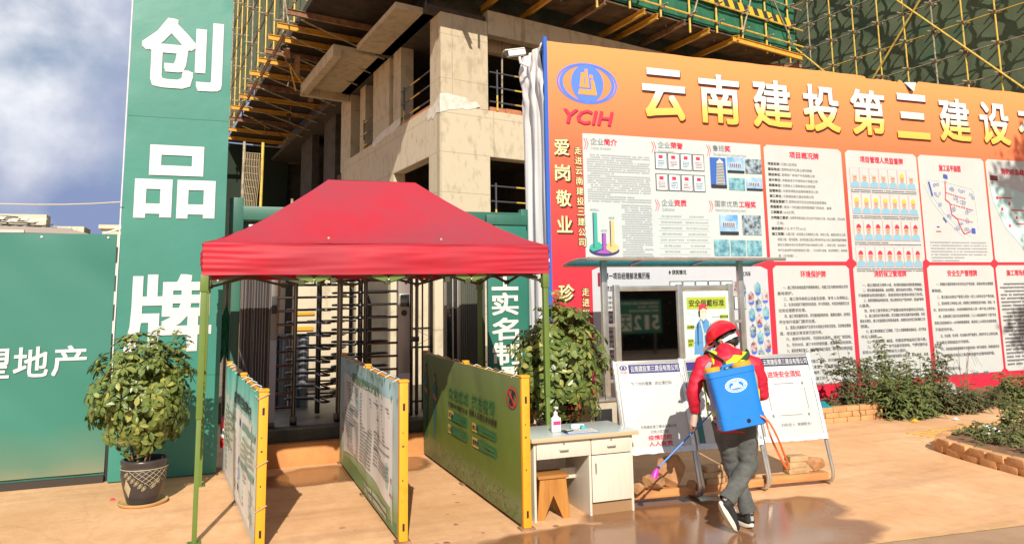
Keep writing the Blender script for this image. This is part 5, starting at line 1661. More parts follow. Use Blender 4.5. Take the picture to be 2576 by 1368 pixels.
mb.poly(bmap, [(11.43, 3.66), (11.46, 3.66), (11.52, 3.42), (11.49, 3.40)], LF+.006); mb.poly(bmap, [(11.70, 3.03), (11.72, 3.05), (11.79, 2.97), (11.77, 2.95)], LF+.006)
mb.poly(bmap, [(11.52, 2.88), (11.6, 2.89), (11.6, 2.865)], LF+.006)
mb.m = 0; mb.greek(bmap, 11.36, 12.70, 2.62, .052, 7, .024, 77, LF)
mb.build('print', [pale_ink, red_ink, grey_ink, mat('pale teal plan line', (.50, .64, .64), .6), mat('lavender plan line', (.34, .37, .58), .6), navy_block], p, smooth=0)
# evacuation panel (cut by the picture edge)
p = panel(12.875, 2.27, 14.45, 4.125)
mb = MB(); title(mb, '消防应急疏散图', 13.66, 3.86, .11, .12)
mb.m = 2; mb.quad(bmap, 12.95, 3.74, 13.15, 3.83, LF)
mb.m = 3; mb.poly(bmap, [(12.92, 3.68), (13.5, 3.60), (14.3, 3.40), (14.3, 2.5), (13.7, 2.45), (13.2, 2.9), (12.98, 3.35)], LF)
mb.m = 4
for x, z in ((13.05, 3.4), (13.35, 3.3), (13.15, 3.2), (13.5, 3.05), (13.3, 2.9)): mb.quad(bmap, x, z, x+.05, z+.05, LF+.004)
mb.m = 1
for x, z in ((13.1, 3.42), (13.4, 3.2), (13.5, 2.95)): mb.quad(bmap, x, z, x+.35, z+.02, LF+.004)
mb.build('print', [grey_ink, red_ink, mat('maroon print', (.12, .02, .02), .6), mat('mint map print', (.50, .68, .66), .6), red_ink], p, smooth=0)
q3 = ['  一、施工现场有相应整齐美观的绿化，对施工区内原有的绿化尽可', '能地保护。', '  二、施工现场有防尘设备及资源，有专人负责降尘。', '  三、生活垃圾放于固定的垃圾池，并分类堆放，并按当地居民生活', '垃圾处理要求处理。', '  四、施工项目建筑垃圾，尽可能地回填利用，需要处理的，按项目', '所在地环保部门要求处理。', '  五、混凝土机械清洗产生的污水排放必须有沉淀池，沉淀物定期清', '理，保证能正常发挥沉淀作用。', '  六、使用环保材料，可回收包装物，退回厂家回收。', '  七、节约木材，减少木材的使用量，提高木材的利用率。', '  八、居民密集区施工，对场界噪声进行监控，噪声控制在规定的范', '围内。', '  九、产生强噪声的施工工序，尽可能在白天完成。', '  十、100人的员工食堂，须设置隔油池。', '  加强环境保护，如减少噪声、节约木材、沉淀池的清理要与', '  绿色施工教育，融入施工技术', '  交底同步向操作人员交底。']
q4 = ['  一、建立消防保卫领导小组，有消防措施和消防管理制度。', '  二、现场消防道路畅通，标志明显，器材设备符合规定。严禁吸烟，', '不准随便动用消防器材，违者按相关管理条例进行处罚。', '  三、易燃易爆物品单独存放，禁止使用非生产性的电炉、煤油炉等明', '火器具。', '  四、非本工程专职电工严禁擅自接用电器和拉设电线。', '  五、施工组织设计要有消防、保卫措施方案及设施平面布置图，并按', '照有关规定，报公安监督机关审批或备案。应制定治安保卫和消防工作', '预案。', '  六、施工现场要建立门卫制度，门卫人员要佩戴执勤标志。实行凭证', '件出入制度。', '  七、严禁赌博、酗酒、传播淫秽物品和打架斗殴。', '  八、电工、焊工、电气设备安装和电、气焊切割作业', '和用火，并配备消防员和灭火器材。', '  九、施工现场搭设临时建筑要符合防盗、防火要求，用具', '', '  十、易燃物品存放、保管，应', '制度，应']
q5 = ['  一、贯彻执行国家和地方有关安全生产的法律、法规各项安全管理规', '章制度。', '  二、建立健全各级生产管理人员及一线工人的安全生产责任制。', '  三、坚持特殊工种持证上岗，对特殊工种按规定进行体验、培训、考', '核，签发作业合格证；未经培训的作业人员一律不准上岗作业。', '  四、定期对职工进行安全教育培训，工人入场后要进行“三级”安全', '教育以及坚持每天5—10分钟的班前教育，新进场工人未经安全教育培训，', '不准进场作业。', '  五、安全网、安全带、安全帽必须严格把关，使用半年以上的安全网、', '安全带必须检验后方可使用。', '  六、没有通过验收或验收不合格的设备一律不准使用，机械设备安全', '  电动手持式电动工具必须全部安全漏电保护器。', '', '  不得违章作业。', '  做到一检查、一评比、一例会、一通报。']
for (x0, x1, t_, rows_, pt) in ((8.025, 9.535, '环境保护牌', q3, .0875), (9.625, 11.14, '消防保卫管理牌', q4, .082), (11.235, 12.81, '安全生产管理牌', q5, .108)):
    p = panel(x0, .385, x1, 2.215)
    mb = MB(); title(mb, t_, (x0+x1)/2+.02, 2.03, .105, .1)
    mb.m = 2
    lines(mb, rows_, x0+.06, x1-.05, 1.87 if t_ != '环境保护牌' else 1.85, pt, .054, .012)
    mb.build('print', [grey_ink, red_ink, grey_ink], p, smooth=0)
p = panel(12.865, .385, 14.4, 2.215)
mb = MB(); title(mb, '施工现场危险源公示牌', 13.62, 2.03, .105, .1)
mb.m = 0; mb.greek(bmap, 12.92, 14.35, 1.90, .063, 23, .034, 91, LF, .1)
mb.build('print', [grey_ink, red_ink], p, smooth=0)
# history panel behind the notice board
p = panel(4.905, .385, 7.92, 2.205, mat('bluish white print', (.50, .52, .56), .5, var=.05, scale=2))
mb = MB()
mb.m = 1; mb.quad(bmap, 4.99, 1.93, 5.06, 2.12, LF)
mb.m = 2; mb.text('第一项目经理部发展历程', bmap, 5.10, 2.03, 5.83, 2.12, bold=.03, lift=LF)
mb.text('项目简介：', bmap, 5.10, 1.86, 5.42, 1.93, bold=.02, lift=LF)
mb.text('获奖情况', bmap, 6.21, 2.09, 6.45, 2.155, bold=.025, lift=LF); mb.text('员工风采', bmap, 7.40, 2.06, 7.60, 2.125, bold=.02, lift=LF)
for x, z in ((6.17, 2.12), (7.355, 2.09)): mb.poly(bmap, [(x-.02, z), (x, z-.035), (x+.02, z), (x, z+.035)], LF)
mb.m = 0; mb.greek(bmap, 5.07, 6.08, 1.79, .068, 16, .040, 5, LF, .1)
mb.m = 1; mb.quad(bmap, 5.03, .70, 5.36, .80, LF)
mb.m = 3; mb.text('工程业绩', bmap, 5.09, .72, 5.33, .78, bold=.02, lift=LF+.004)
mb.m = 4; mb.ring(bmap, 7.75, .72, .095, .095, .075, .075, LF)
mb.build('print', [grey_ink, mat('maroon block', (.24, .01, .03), .5), black_ink, white, mat('pale ring print', (.60, .55, .50), .5)], p, smooth=0)
for k in range(6):
    x0 = 6.17+.222*k
    pic(x0, 1.80, x0+.19, 1.98, cert if k != 5 else photo_red, p, black_ink if k < 5 else None, lambda mb, x0=x0: (setattr(mb, 'm', 4), mb.greek(bmap, x0+.02, x0+.17, 1.93, .03, 4, .012, 3, LF+.006)))
    pic(x0, 1.57, x0+.19, 1.75, cert, p, black_ink)
hexs = [(7.42, 1.86), (7.75, 1.84), (8.04-.17, 1.83), (7.58, 1.73), (7.52+.0, 1.50), (7.72, 1.58), (7.86, 1.56), (7.60, 1.35), (7.74, 1.30), (7.86, 1.29), (7.60, 1.10), (7.74, 1.03)]
HX = [(7.44, 1.855)] + [(7.585, 1.72-.245*k) for k in range(4)] + [(7.715, 1.865-.245*k) for k in range(5)] + [(7.845, 1.74-.245*k) for k in range(4)]
for k, (x, z) in enumerate(HX):
    if x > 7.86: continue
    mb = MB()
    mb.m = 1; mb.poly(bmap, [(x+.068*math.cos(R(a)), z+.125*math.sin(R(a))) for a in range(30, 390, 60)], LF)
    mb.m = 0; mb.poly(bmap, [(x+.061*math.cos(R(a)), z+.112*math.sin(R(a))) for a in range(30, 390, 60)], LF+.004)
    mb.m = 2; mb.poly(bmap, [(x-.052, z-.052), (x+.052, z-.052), (x+.03, z-.09), (x-.03, z-.09)], LF+.007)
    mb.build('picture', [(photo_mix, photo_red, photo_teal)[k % 3], white, blue_ink], p, smooth=0)
# white sheet wrapped round the end of the billboard
wr = thing('wrapped_column', 'white sheet draped down the end column left of the billboard', 'column', (4.2, 10.1, 0))
def wmap(u, v):
    x = 4.285; y = BY+.02+.86*u
    z = 5.42*v
    f_ = .026*math.sin(u*15+.5*math.sin(v*3.1)+v*.8)+.016*nz(u*8, v*2, 1)+.012*nz(u*17, v*5, 3)
    g_ = .10*math.exp(-((v-.93)/.08)**2)*(.4+nz(u*7, v*16, 4))
    return Vector((x-.02-f_-g_, y, z))
MB().grid(wmap, 70, 90).build('sheet', cloth_white, wr, smooth=180)
MB().box((4.30, BY+.05, 0), (4.36, BY+.86, 5.4)).build('frame', steel_dull, wr)
cc = thing('security_camera', 'white bullet camera bracketed at the top of the wrapped column', 'camera', (4.05, 10.2, 5.2))
Mx = Matrix.Translation((4.02, 10.3, 5.38)) @ Matrix.Rotation(R(-12), 4, 'Y')
MB().bbox((-.15, -.05, -.04), (.13, .05, .05), .015, Mx).build('housing', litter_w, cc)
MB().bbox((-.20, -.06, .048), (.12, .06, .064), .006, Mx).build('sunshade', litter_w, cc)
MB().lathe([(.034, 0), (.036, .012), (.02, .014)], (-.148+4.02, 10.3, 5.36), 16, M=Matrix.Rotation(R(-90), 3, 'Y')).build('lens', glass_dark, cc)
MB().tube([(4.06, 10.3, 5.34), (4.08, 10.3, 5.24), (4.2, 10.3, 5.2)], .022, 8).build('bracket', litter_w, cc)
# ------------------------------------------------------------------ stainless notice board with awning
NY = 8.6
nb = thing('notice_board', 'stainless steel notice board with turquoise awning, dark glass and a safety poster', 'notice board', (5.5, NY, 0))
def sq(mb, a, b, w_=.05): mb.bar(a, b, w_, w_); return mb
for x in (4.465, 6.50):
    MB().bbox((x-.038, NY-.03, 0), (x+.038, NY+.03, 2.24), .008).build('post', steel, nb, smooth=30)
fr = MB()
for x in (4.63, 5.545, 6.325):
    fr.bbox((x-.04, NY-.032, .42), (x+.04, NY+.032, 1.935), .012)
fr.bbox((4.67, NY-.03, 1.855), (5.505, NY+.03, 1.92), .010); fr.bbox((5.585, NY-.03, 1.855), (6.285, NY+.03, 1.92), .010)
fr.bbox((4.67, NY-.03, .42), (5.505, NY+.03, .48), .010); fr.bbox((5.585, NY-.03, .42), (6.285, NY+.03, .48), .010)
for x0, x1 in ((4.50, 4.60), (6.36, 6.47)):
    for z in (1.42, .75): fr.bbox((x0, NY-.018, z), (x1, NY+.018, z+.04), .006)
fr.build('frame', steel, nb, smooth=30)
mirror = D.materials.new('reflective dark glass'); mirror.use_nodes = True
b = mirror.node_tree.nodes['Principled BSDF']
b.inputs['Base Color'].default_value = (.46, .48, .47, 1); b.inputs['Metallic'].default_value = 1; b.inputs['Roughness'].default_value = .03
MB().box((4.67, NY-.006, .48), (5.505, NY+.006, 1.855)).build('glass_pane', mirror, nb, smooth=0)
po = MB().box((5.588, NY-.012, .48), (6.285, NY+.006, 1.853)).build('poster', cyan_print, nb, smooth=0)
pm_ = lambda x, z, l=0: Vector((x, NY-.013-l, z))
mb = MB()
mb.quad(pm_, 5.645, 1.615, 6.245, 1.765, .002)
for s_, x0, x1, z0, z1 in (('a', 6.14, 6.27, 1.485, 1.535), ('b', 5.63, 5.745, 1.36, 1.415), ('c', 5.635, 5.725, 1.14, 1.24)):
    mb.quad(pm_, x0, z0, x1, z1, .002)
mb.m = 1
mb.text('安全佩戴标准', pm_, 5.675, 1.645, 6.215, 1.735, bold=.02, lift=.004)
mb.text('戴好安全帽', pm_, 6.145, 1.495, 6.265, 1.525, bold=.02, lift=.004)
mb.text('系好帽带', pm_, 5.637, 1.37, 5.738, 1.405, bold=.02, lift=.004)
mb.text('系好安', pm_, 5.642, 1.195, 5.718, 1.23, bold=.02, lift=.004); mb.text('全带', pm_, 5.642, 1.15, 5.695, 1.185, bold=.02, lift=.004)
for a_, c_ in (((6.02, 1.51), (6.14, 1.51)), ((5.745, 1.388), (5.90, 1.388)), ((5.725, 1.19), (5.88, 1.19))):
    mb.quad(pm_, a_[0], a_[1]-.0015, c_[0], a_[1]+.0015, .003)
ox, oz = 5.885, 1.46
P_ = lambda pts, l: mb.poly(pm_, [(ox+x, oz+z) for x, z in pts], l)
mb.m = 2      # blue shirt
P_([(-.16, -.42), (-.07, -.42), (-.065, -.52), (.14, -.52), (.15, -.10), (.10, -.02), (.04, .03), (-.045, .03), (-.10, -.03), (-.135, -.12)], .003)
P_([(-.07, -.52), (.14, -.52), (.14, -.80), (-.075, -.80)], .0032)
mb.m = 3      # skin
P_([(-.145, -.42), (-.085, -.42), (-.095, -.62), (-.125, -.60)], .004)
P_([(-.045, .05), (-.055, .16), (.05, .17), (.055, .08), (.03, .025), (.0, .0), (-.03, .02)], .0045)
mb.m = 1
P_([(-.075, .12), (-.07, .06), (-.05, .05), (-.045, .14)], .005); P_([(-.02, .115), (.005, .118), (.005, .125), (-.02, .122)], .006); P_([(.025, .118), (.048, .115), (.048, .122), (.025, .125)], .006)
P_([(-.10, -.04), (-.075, -.01), (-.085, -.14), (-.09, -.30), (-.105, -.30)], .005); P_([(-.03, .025), (.0, -.02), (.035, .03), (.02, .0), (.0, -.03), (-.02, .0)], .006)
mb.m = 4      # straps
P_([(-.055, .0), (-.035, .01), (.0, -.15), (.0, -.42), (-.02, -.42), (-.02, -.15)], .006); P_([(.09, .0), (.075, .0), (.095, -.15), (.095, -.42), (.115, -.42), (.115, -.15)], .006)
P_([(-.02, -.15), (.11, -.15), (.11, -.18), (-.02, -.18)], .0065); P_([(-.06, -.49), (.14, -.47), (.14, -.51), (-.06, -.53)], .0065)
mb.m = 5      # red helmet
P_([(-.072, .125), (-.065, .165)]+[(-.008+.058*math.cos(t), .17+.055*math.sin(t)) for t in [3.1416-.3142*i for i in range(11)]]+[(.068, .155), (.06, .145), (.0, .165)], .006)
mb.build('print', [lime_print, black_ink, mat('mid blue print', (.09, .28, .55), .5), mat('pale skin print', (.72, .60, .46), .5), white, red_ink], po, smooth=0)
aw = MB()
def awp(u, v, d=0.):
    # arched in Y, long in X
    x = 4.08+2.88*u; y = NY-.36+.70*v
    return Vector((x, y, 2.255-.055*v+.030*math.sin(v*math.pi)**.8+d))
mb = MB().grid(awp, 30, 10)
aw_ = mb.build('awning', awning_t, nb, smooth=60)
mb = MB()
mb.tube([awp(t/10, 0, -.012) for t in range(11)], .022, 8); mb.tube([awp(t/10, 1, -.012) for t in range(11)], .018, 8)
for u in (0, .33, .66, 1): mb.tube([awp(u, t/8, -.014) for t in range(9)], .014, 6)
mb.build('awning_rim', steel, aw_)
pb = thing('pedestal_box', 'beige box with a black opening between the potted plant and the notice board', 'box', (4.40, 8.3, 0))
MB().bbox((4.02, 8.16, 0), (4.36, 8.42, .60), .012).build('body', mat('dusty beige metal', (.50, .43, .33), .5, var=.2, scale=6), pb, smooth=30)
MB().bbox((4.07, 8.15, .26), (4.29, 8.165, .52), .006).build('opening', rubber, pb)
MB().bbox((4.0, 8.14, .60), (4.38, 8.44, .63), .008).build('lid', steel, pb)

# ------------------------------------------------------------------ poster stands
def stand(label, x, y, rz, wd, design):
    g = thing('poster_stand', label, 'poster stand', (x, y, 0), rz, 'steel poster stands')
    hw = wd/2
    prof = [(.36, .025), (.10, .025), (.035, .04), (.005, .08), (.0, .13)]
    prof += [(.30*(z-.13)/1.1, z) for z in (.3, .6, .9, 1.22)]
    for sx in (-hw, hw):
        MB().tube([(sx, py_, pz_) for py_, pz_ in prof], .0165, 10).build('leg', steel, g, local=True)
        MB().ball((sx, .36, .025), .019, nu=10, nv=6).build('foot_cap', rubber, g, local=True)
    MB().tube([(-hw, .34, .03), (hw, .34, .03)], .012, 8).build('crossbar', steel, g, local=True)
    tl = math.atan2(.30, 1.1)
    Mx = Matrix.Translation((0, .30*(.44-.13)/1.1-.022, .44)) @ Matrix.Rotation(-tl, 4, 'X')
    hB = .80
    bd = MB().bbox((-hw+.02, -.010, 0), (hw-.02, .010, hB), .004, Mx).build('board', white, g, local=True, smooth=30)
    mb = MB()
    for lo, hi in (((-hw+.0, -.014, 0), (-hw+.024, .014, hB)), ((hw-.024, -.014, 0), (hw, .014, hB)), ((-hw+.024, -.014, 0), (hw-.024, .014, .028)), ((-hw+.024, -.014, hB-.028), (hw-.024, .014, hB))):
        mb.bbox(lo, hi, .003, Mx)
    mb.build('board_frame', alu, bd, local=True, smooth=30)
    f = lambda u, z, l=0: Mx @ Vector((u, -.0105-l, z))
    design(f, hw, hB, bd)
    # clear film edge crumpled round the frame
    mb = MB()
    mb.grid(lambda u, v: Mx @ Vector((-hw-.004+(2*hw+.008)*u, -.017-.007*nz(u*9, v*3, x), -.02+.05*v+.012*nz(u*11, x))), 24, 2)
    mb.grid(lambda u, v: Mx @ Vector((hw-.03+.036*v, -.017-.008*nz(u*11, v*3, x+3), hB*u)), 24, 2)
    mb.build('film', mat('creased clear film '+label[:6], (.62, .66, .70), .12, spec=.8), bd, local=True, smooth=0)
    pk = MB().bbox((-hw+.01, .05, .045), (hw-.015, .15, .115), .006).build('plank', plank_wood, g, local=True, smooth=30)
    return g
def head(mb, f, hw, hB, s_):
    mb.m = 0; mb.quad(f, -hw+.028, hB-.115, hw-.028, hB-.035, .001)
    mb.m = 1; mb.text(s_, f, -hw+.15, hB-.102, hw-.04, hB-.046, bold=.02, lift=.002)
def d1(f, hw, hB, bd):
    mb = MB(); head(mb, f, hw, hB, '云南建投第三建设有限公司')
    mb.m = 1; mb.quad(f, -hw+.028, hB-.125, -hw+.13, hB-.032, .0015)
    mb.m = 0; mb.ring(f, -hw+.078, hB-.062, .038, .024, .024, .018, .0025, 20); mb.quad(f, -hw+.066, hB-.076, -hw+.09, hB-.05, .0025)
    mb.m = 3; mb.text('YCIH', f, -hw+.045, hB-.115, -hw+.115, hB-.093, bold=.02, lift=.0025, shear=.2)
    mb.m = 2
    mb.text('为了你的健康', f, -.20, .575, .005, .608, bold=.012, lift=.002); mb.text('进出请扫码', f, .035, .575, .205, .608, bold=.012, lift=.002)
    mb.text('云南建投第三建设有限公司', f, -.165, .195, .185, .222, bold=.008, lift=.002); mb.text('元悦小区项目', f, -.075, .152, .10, .178, bold=.008, lift=.002)
    mb.m = 3
    mb.text('疫情防控', f, -.105, .095, .125, .135, bold=.03, lift=.002); mb.text('人人有责', f, -.105, .043, .125, .083, bold=.03, lift=.002)
    mb.build('print', [navy_print, white, grey_ink, red_ink], bd, local=True, smooth=0)
def d2(f, hw, hB, bd):
    mb = MB(); head(mb, f, hw, hB, '云南建投第三建设有限公司')
    mb.m = 2; mb.quad(f, -hw+.028, .03, -hw+.09, hB-.12, .002)
    mb.build('print', [navy_print, white, mat('deep teal side print', (.03, .16, .13), .5)], bd, local=True, smooth=0)
def d3(f, hw, hB, bd):
    mb = MB(); head(mb, f, hw, hB, '云南建投第三建设有限公司')
    mb.m = 3; mb.text('进场安全须知', f, -.17, .575, .195, .635, bold=.035, lift=.002)
    mb.m = 2
    for x0, z0, x1, z1 in ((-.12, .513, .10, .518), (-.12, .215, .12, .220), (.205, .27, .210, .47), (-.205, .27, -.200, .47)): mb.quad(f, x0, z0, x1, z1, .002)
    for x0, z0 in ((.185, .50), (.185, .205), (-.205, .205)): mb.quad(f, x0, z0, x0+.02, z0+.024, .002)
    mb.text('扫码进入', f, -.13, .115, .02, .145, bold=.008, lift=.002); mb.text('谢谢配合！', f, .045, .115, .20, .145, bold=.008, lift=.002)
    mb.build('print', [mat('dark navy head', (.02, .02, .07), .5), white, grey_ink, red_ink], bd, local=True, smooth=0)
stand('left poster stand, purple header over a white notice, large rock on its plank', 3.735, 6.15, R(-6), .67, d1)
stand('middle poster stand mostly hidden behind the worker', 4.46, 6.12, R(-3), .69, d2)
stand('right poster stand with red heading and stacked bricks at its foot', 5.19, 6.10, R(-6), .68, d3)
def rock_(label, c, r_, seed, grp='rocks weighing down the stands'):
    rg = random.Random(seed)
    bm = bmesh.new()
    bmesh.ops.create_icosphere(bm, subdivisions=3, radius=1)
    ps = [(Vector((rg.gauss(0, 1), rg.gauss(0, 1), rg.gauss(0, 1))).normalized(), rg.uniform(.50, .86)) for _ in range(15)]
    for v in bm.verts:
        p = v.co.copy()
        for n_, d_ in ps:
            e_ = p.dot(n_)-d_
            if e_ > 0: p -= n_*e_
        p += p.normalized()*.045*nz(p.x*3, p.y*3, p.z*3+seed)
        v.co = p
    mn = min(v.co.z for v in bm.verts)
    m = D.meshes.new('rock')
    for v in bm.verts: v.co = Vector((v.co.x*r_[0], v.co.y*r_[1], (v.co.z-mn)*r_[2]))
    bm.to_mesh(m); bm.free()
    m.materials.append(rock)
    m.polygons.foreach_set('use_smooth', [True]*len(m.polygons)); m.set_sharp_from_angle(angle=R(14))
    o = D.objects.new('rock', m); o.location = c; col.objects.link(o)
    return tag(o, label, 'rock', grp)
rock_('largest rock, dark on top, on the left stand plank below the spray nozzle', (3.86, 6.26, .10), (.175, .12, .155), 3)
rock_('squarish orange rock left of the biggest rock on the left stand', (3.65, 6.20, .115), (.12, .09, .09), 8)
rock_('small pale flat rock at the right end of the left stand plank', (4.02, 6.18, .10), (.06, .06, .045), 11)
rock_('low rough rock at the left end of the left stand plank, beside the desk', (3.50, 6.20, .10), (.10, .08, .06), 15)
rock_('reddish rock on the middle stand plank left of the worker legs', (4.46, 6.20, .115), (.12, .09, .11), 19)
rock_('dark rock on the middle stand plank right of the worker legs', (4.70, 6.20, .115), (.08, .07, .09), 23)
rock_('orange rock at the right end of the right stand beside the brick pile', (5.44, 6.20, .115), (.095, .08, .105), 31)
def brick_(label, c, rz, ln=.21):
    o = MB().bbox((-ln/2, -.052, 0), (ln/2, .052, .052), .005)
    # knock corners about a little
    o.v = [p+Vector((.003*nz(p.x*40, p.y*40, 1+c[0]), .003*nz(p.x*30, p.z*30, 5), .003*nz(p.y*30, p.x*30, 9))) for p in o.v]
    b_ = o.build('brick', brick_tan, None, local=True, smooth=30)
    b_.location = c; b_.rotation_euler = (0, 0, rz)
    return tag(b_, label, 'brick', 'bricks weighing down the stands')
brick_('bottom brick of the pile on the right stand', (5.22, 6.22, .116), R(-4), .22)
brick_('middle brick of the pile on the right stand', (5.21, 6.22, .169), R(3), .215)
brick_('top brick of the pile on the right stand', (5.235, 6.22, .222), R(-9), .19)
brick_('bottom brick of the pile left of the red rock on the middle stand', (4.27, 6.21, .116), R(4))
brick_('middle brick of the pile left of the red rock on the middle stand', (4.26, 6.21, .169), R(-5))
brick_('top brick of the pile left of the red rock on the middle stand', (4.265, 6.21, .222), R(6), .18)

# ------------------------------------------------------------------ desk, stool and the things on the desk
dk = thing('desk', 'whitish woodgrain writing desk with drawers and a cupboard', 'desk', (2.47, 6.10, 0), R(-.5))
W_, Dp, Ht = .93, .52, .665
MB().bbox((-.03, -.035, Ht-.032), (W_+.035, Dp+.02, Ht), .004).build('desk_top', [desk_top], dk, local=True, smooth=30)
MB().bbox((-.031, -.041, Ht-.034), (W_+.036, -.0355, Ht-.001), .002).build('edge_band', desk_edge, dk, local=True)
for x in (.012, .513, W_-.02):
    MB().bbox((x-.010, 0, .0), (x+.010, Dp, Ht-.034), .002).build('side_panel', desk_lam, dk, local=True)
def drawer(x0, x1):
    d_ = MB().bbox((x0, -.008, .49), (x1, .012, .625), .004).build('drawer', desk_lam, dk, local=True, smooth=30)
    xc = (x0+x1)/2
    MB().tube([(xc-.038, -.008, .555), (xc-.036, -.024, .550), (xc+.036, -.024, .550), (xc+.038, -.008, .555)], .006, 8).build('handle', steel, d_, local=True)
    MB().lathe([(.010, 0), (.010, .006), (.004, .007)], (xc, -.008, .605), 14, M=Matrix.Rotation(R(90), 3, 'X')).build('lock', steel, d_, local=True)
    return d_
drawer(.026, .515); drawer(.527, W_-.034)
dr = MB().bbox((.527, -.008, .105), (W_-.034, .012, .482), .004).build('door', desk_lam, dk, local=True, smooth=30)
MB().tube([(.558, -.008, .42), (.558, -.024, .415), (.558, -.024, .345), (.558, -.008, .34)], .006, 8).build('handle', steel, dr, local=True)
MB().box((.525, .02, .0), (W_-.03, .034, .10)).build('plinth', mat('brown plinth board', (.30, .17, .08), .7), dk, local=True)
MB().box((.024, Dp-.03, .27), (.503, Dp-.012, .62)).build('modesty_panel', desk_lam, dk, local=True)
MB().box((.53, Dp-.02, .03), (W_-.03, Dp-.008, .63)).build('back_panel', desk_lam, dk, local=True)
MB().bbox((.024, .28, .25), (.503, .30, .34), .003).build('stretcher', desk_lam, dk, local=True)
stl = thing('stool', 'small orange wooden stool with notched legs under the desk', 'stool', (2.66, 6.23, 0), R(-3))
MB().bbox((-.135, -.115, .325), (.135, .115, .35), .004).build('seat', mat('stool seat wood', (.45, .20, .05), .5, c2=(.33, .13, .03), scale=5, stretch=(.6, 5, 5)), stl, local=True)
def legp(y):
    mb = MB()
    mb.prism([(-.115, y, .325), (-.145, y, 0), (-.085, y, 0), (.0, y, .19), (.085, y, 0), (.145, y, 0), (.115, y, .325)], (0, .02, 0))
    return mb
legp(-.10).build('leg', wood, stl, local=True, smooth=0); legp(.08).build('leg', wood, stl, local=True, smooth=0)
MB().bbox((-.03, -.08, .22), (.03, .08, .24), .002).build('stretcher', wood, stl, local=True)
sz = thing('sanitizer_bottle', 'white hand sanitizer pump bottle with pink label on the desk', 'bottle', (2.755, 6.28, Ht))
MB().bbox((2.712, 6.258, Ht), (2.798, 6.302, Ht+.125), .014).build('body', mat('milky plastic', (.72, .74, .76), .3), sz, smooth=40)
MB().lathe([(.030, .124), (.016, .145), (.016, .15)], (2.755, 6.28, Ht), 16).build('shoulder', litter_w, sz, smooth=40)
cp = MB().lathe([(.018, .148), (.018, .168), (.007, .170), (.006, .20)], (2.755, 6.28, Ht), 16).build('pump', litter_w, sz, smooth=30)
MB().bbox((2.742, 6.245, Ht+.197), (2.768, 6.30, Ht+.212), .004).build('spout', litter_w, cp)
lb = MB().box((2.722, 6.2565, Ht+.025), (2.790, 6.2585, Ht+.095)).build('label', litter_w, sz, smooth=0)
MB().box((2.722, 6.2560, Ht+.062), (2.790, 6.2566, Ht+.095)).build('pink_band', mat('pink label print', (.75, .04, .18), .5), lb, smooth=0)
cb = thing('clipboard', 'blue clipboard with a paper sheet lying on the desk', 'clipboard', (2.95, 6.22, Ht), R(-4))
MB().bbox((-.15, -.085, .0005), (.15, .085, .004), .0015).build('board', mat('blue clipboard', (.06, .10, .45), .4), cb, local=True)
sh_ = MB().box((-.125, -.08, .0045), (.145, .08, .0058)).build('sheet', litter_w, cb, local=True, smooth=0)
gm_ = MB(); gf = lambda x, y, l=0: Vector((x, y, .006+l))
gm_.greek(gf, -.10, .13, .06, .016, 8, .008, 3, .0004)
gm_.build('print', pale_ink, sh_, local=True, smooth=0)
MB().bbox((-.152, -.035, .004), (-.118, .035, .016), .003).build('clip', steel_black, cb, local=True)
tag(MB().tube([(2.80, 6.19, Ht+.010), (2.90, 6.235, Ht+.014)], .004, 6).build('pen', black_ink), 'black pen lying across the clipboard clip', 'pen')
tg = thing('thermometer_gun', 'white and turquoise infrared thermometer gun lying behind the clipboard', 'thermometer', (3.02, 6.37, Ht), R(-12))
MB().bbox((-.075, -.016, .0), (.045, .016, .036), .009).build('body', litter_w, tg, local=True, smooth=40)
MB().bbox((-.082, -.014, .004), (-.072, .014, .032), .004).build('tip', mat('turquoise plastic', (.04, .45, .48), .4), tg, local=True)
MB().bbox((.0, -.09, .002), (.034, -.012, .030), .008).build('grip', MATS['turquoise plastic'], tg, local=True, smooth=40)

# ------------------------------------------------------------------ the worker
PO = Vector((3.90, 5.26, 0))
wk = thing('person', 'worker from behind in red jacket, yellow vest and red helmet, spraying the ground', 'person', PO, -yaw)
# body: one continuous skin, mostly under the clothes
bd = MB()
V_ = Vector
hips = {'l': V_((-.115, .06, .82)), 'r': V_((.055, .05, .82))}
knee = {'l': V_((-.045, .13, .475)), 'r': V_((.055, .035, .47))}
ank = {'l': V_((.050, .075, .105)), 'r': V_((-.165, -.085, .235))}
sh = {'l': V_((-.245, .10, 1.265)), 'r': V_((.165, .07, 1.255))}
elb = {'l': V_((-.345, .07, 1.035)), 'r': V_((.225, .09, 1.015))}
wri = {'l': V_((-.325, .13, .865)), 'r': V_((.06, .36, .935))}
head_c = V_((-.030, .225, 1.425))
neckb = V_((-.045, .13, 1.315))
bd.tube([V_((-.03, .07, .80)), V_((-.035, .07, .95)), V_((-.045, .08, 1.12)), V_((-.05, .10, 1.27)), neckb], [(.13, .09), (.13, .09), (.14, .095), (.15, .09), (.06, .06)], 14)
bd.tube([neckb+V_((0, -.02, -.05)), neckb+V_((-.03, .02, .03)), head_c+V_((.035, -.035, -.03))], [.065, .058, .06], 12)
HR = Matrix.Rotation(R(50), 3, 'Z') @ Matrix.Rotation(R(-36), 3, 'X')     # +Y of the head is the face: turned left and tipped down
def hp(x, y, z): return head_c + HR @ V_((x, y, z))
bd.ball(hp(0, -.012, .02), (.076, .098, .105), HR.to_4x4().to_3x3(), 16, 12)
bd.ball(hp(0, .035, -.05), (.058, .062, .075), HR, 14, 10)
bd.ball(hp(0, .092, -.02), (.012, .018, .026), HR, 8, 6); bd.ball(hp(0, .078, .035), (.055, .020, .014), HR, 10, 6); bd.ball(hp(0, .085, -.072), (.026, .012, .014), HR, 8, 6)
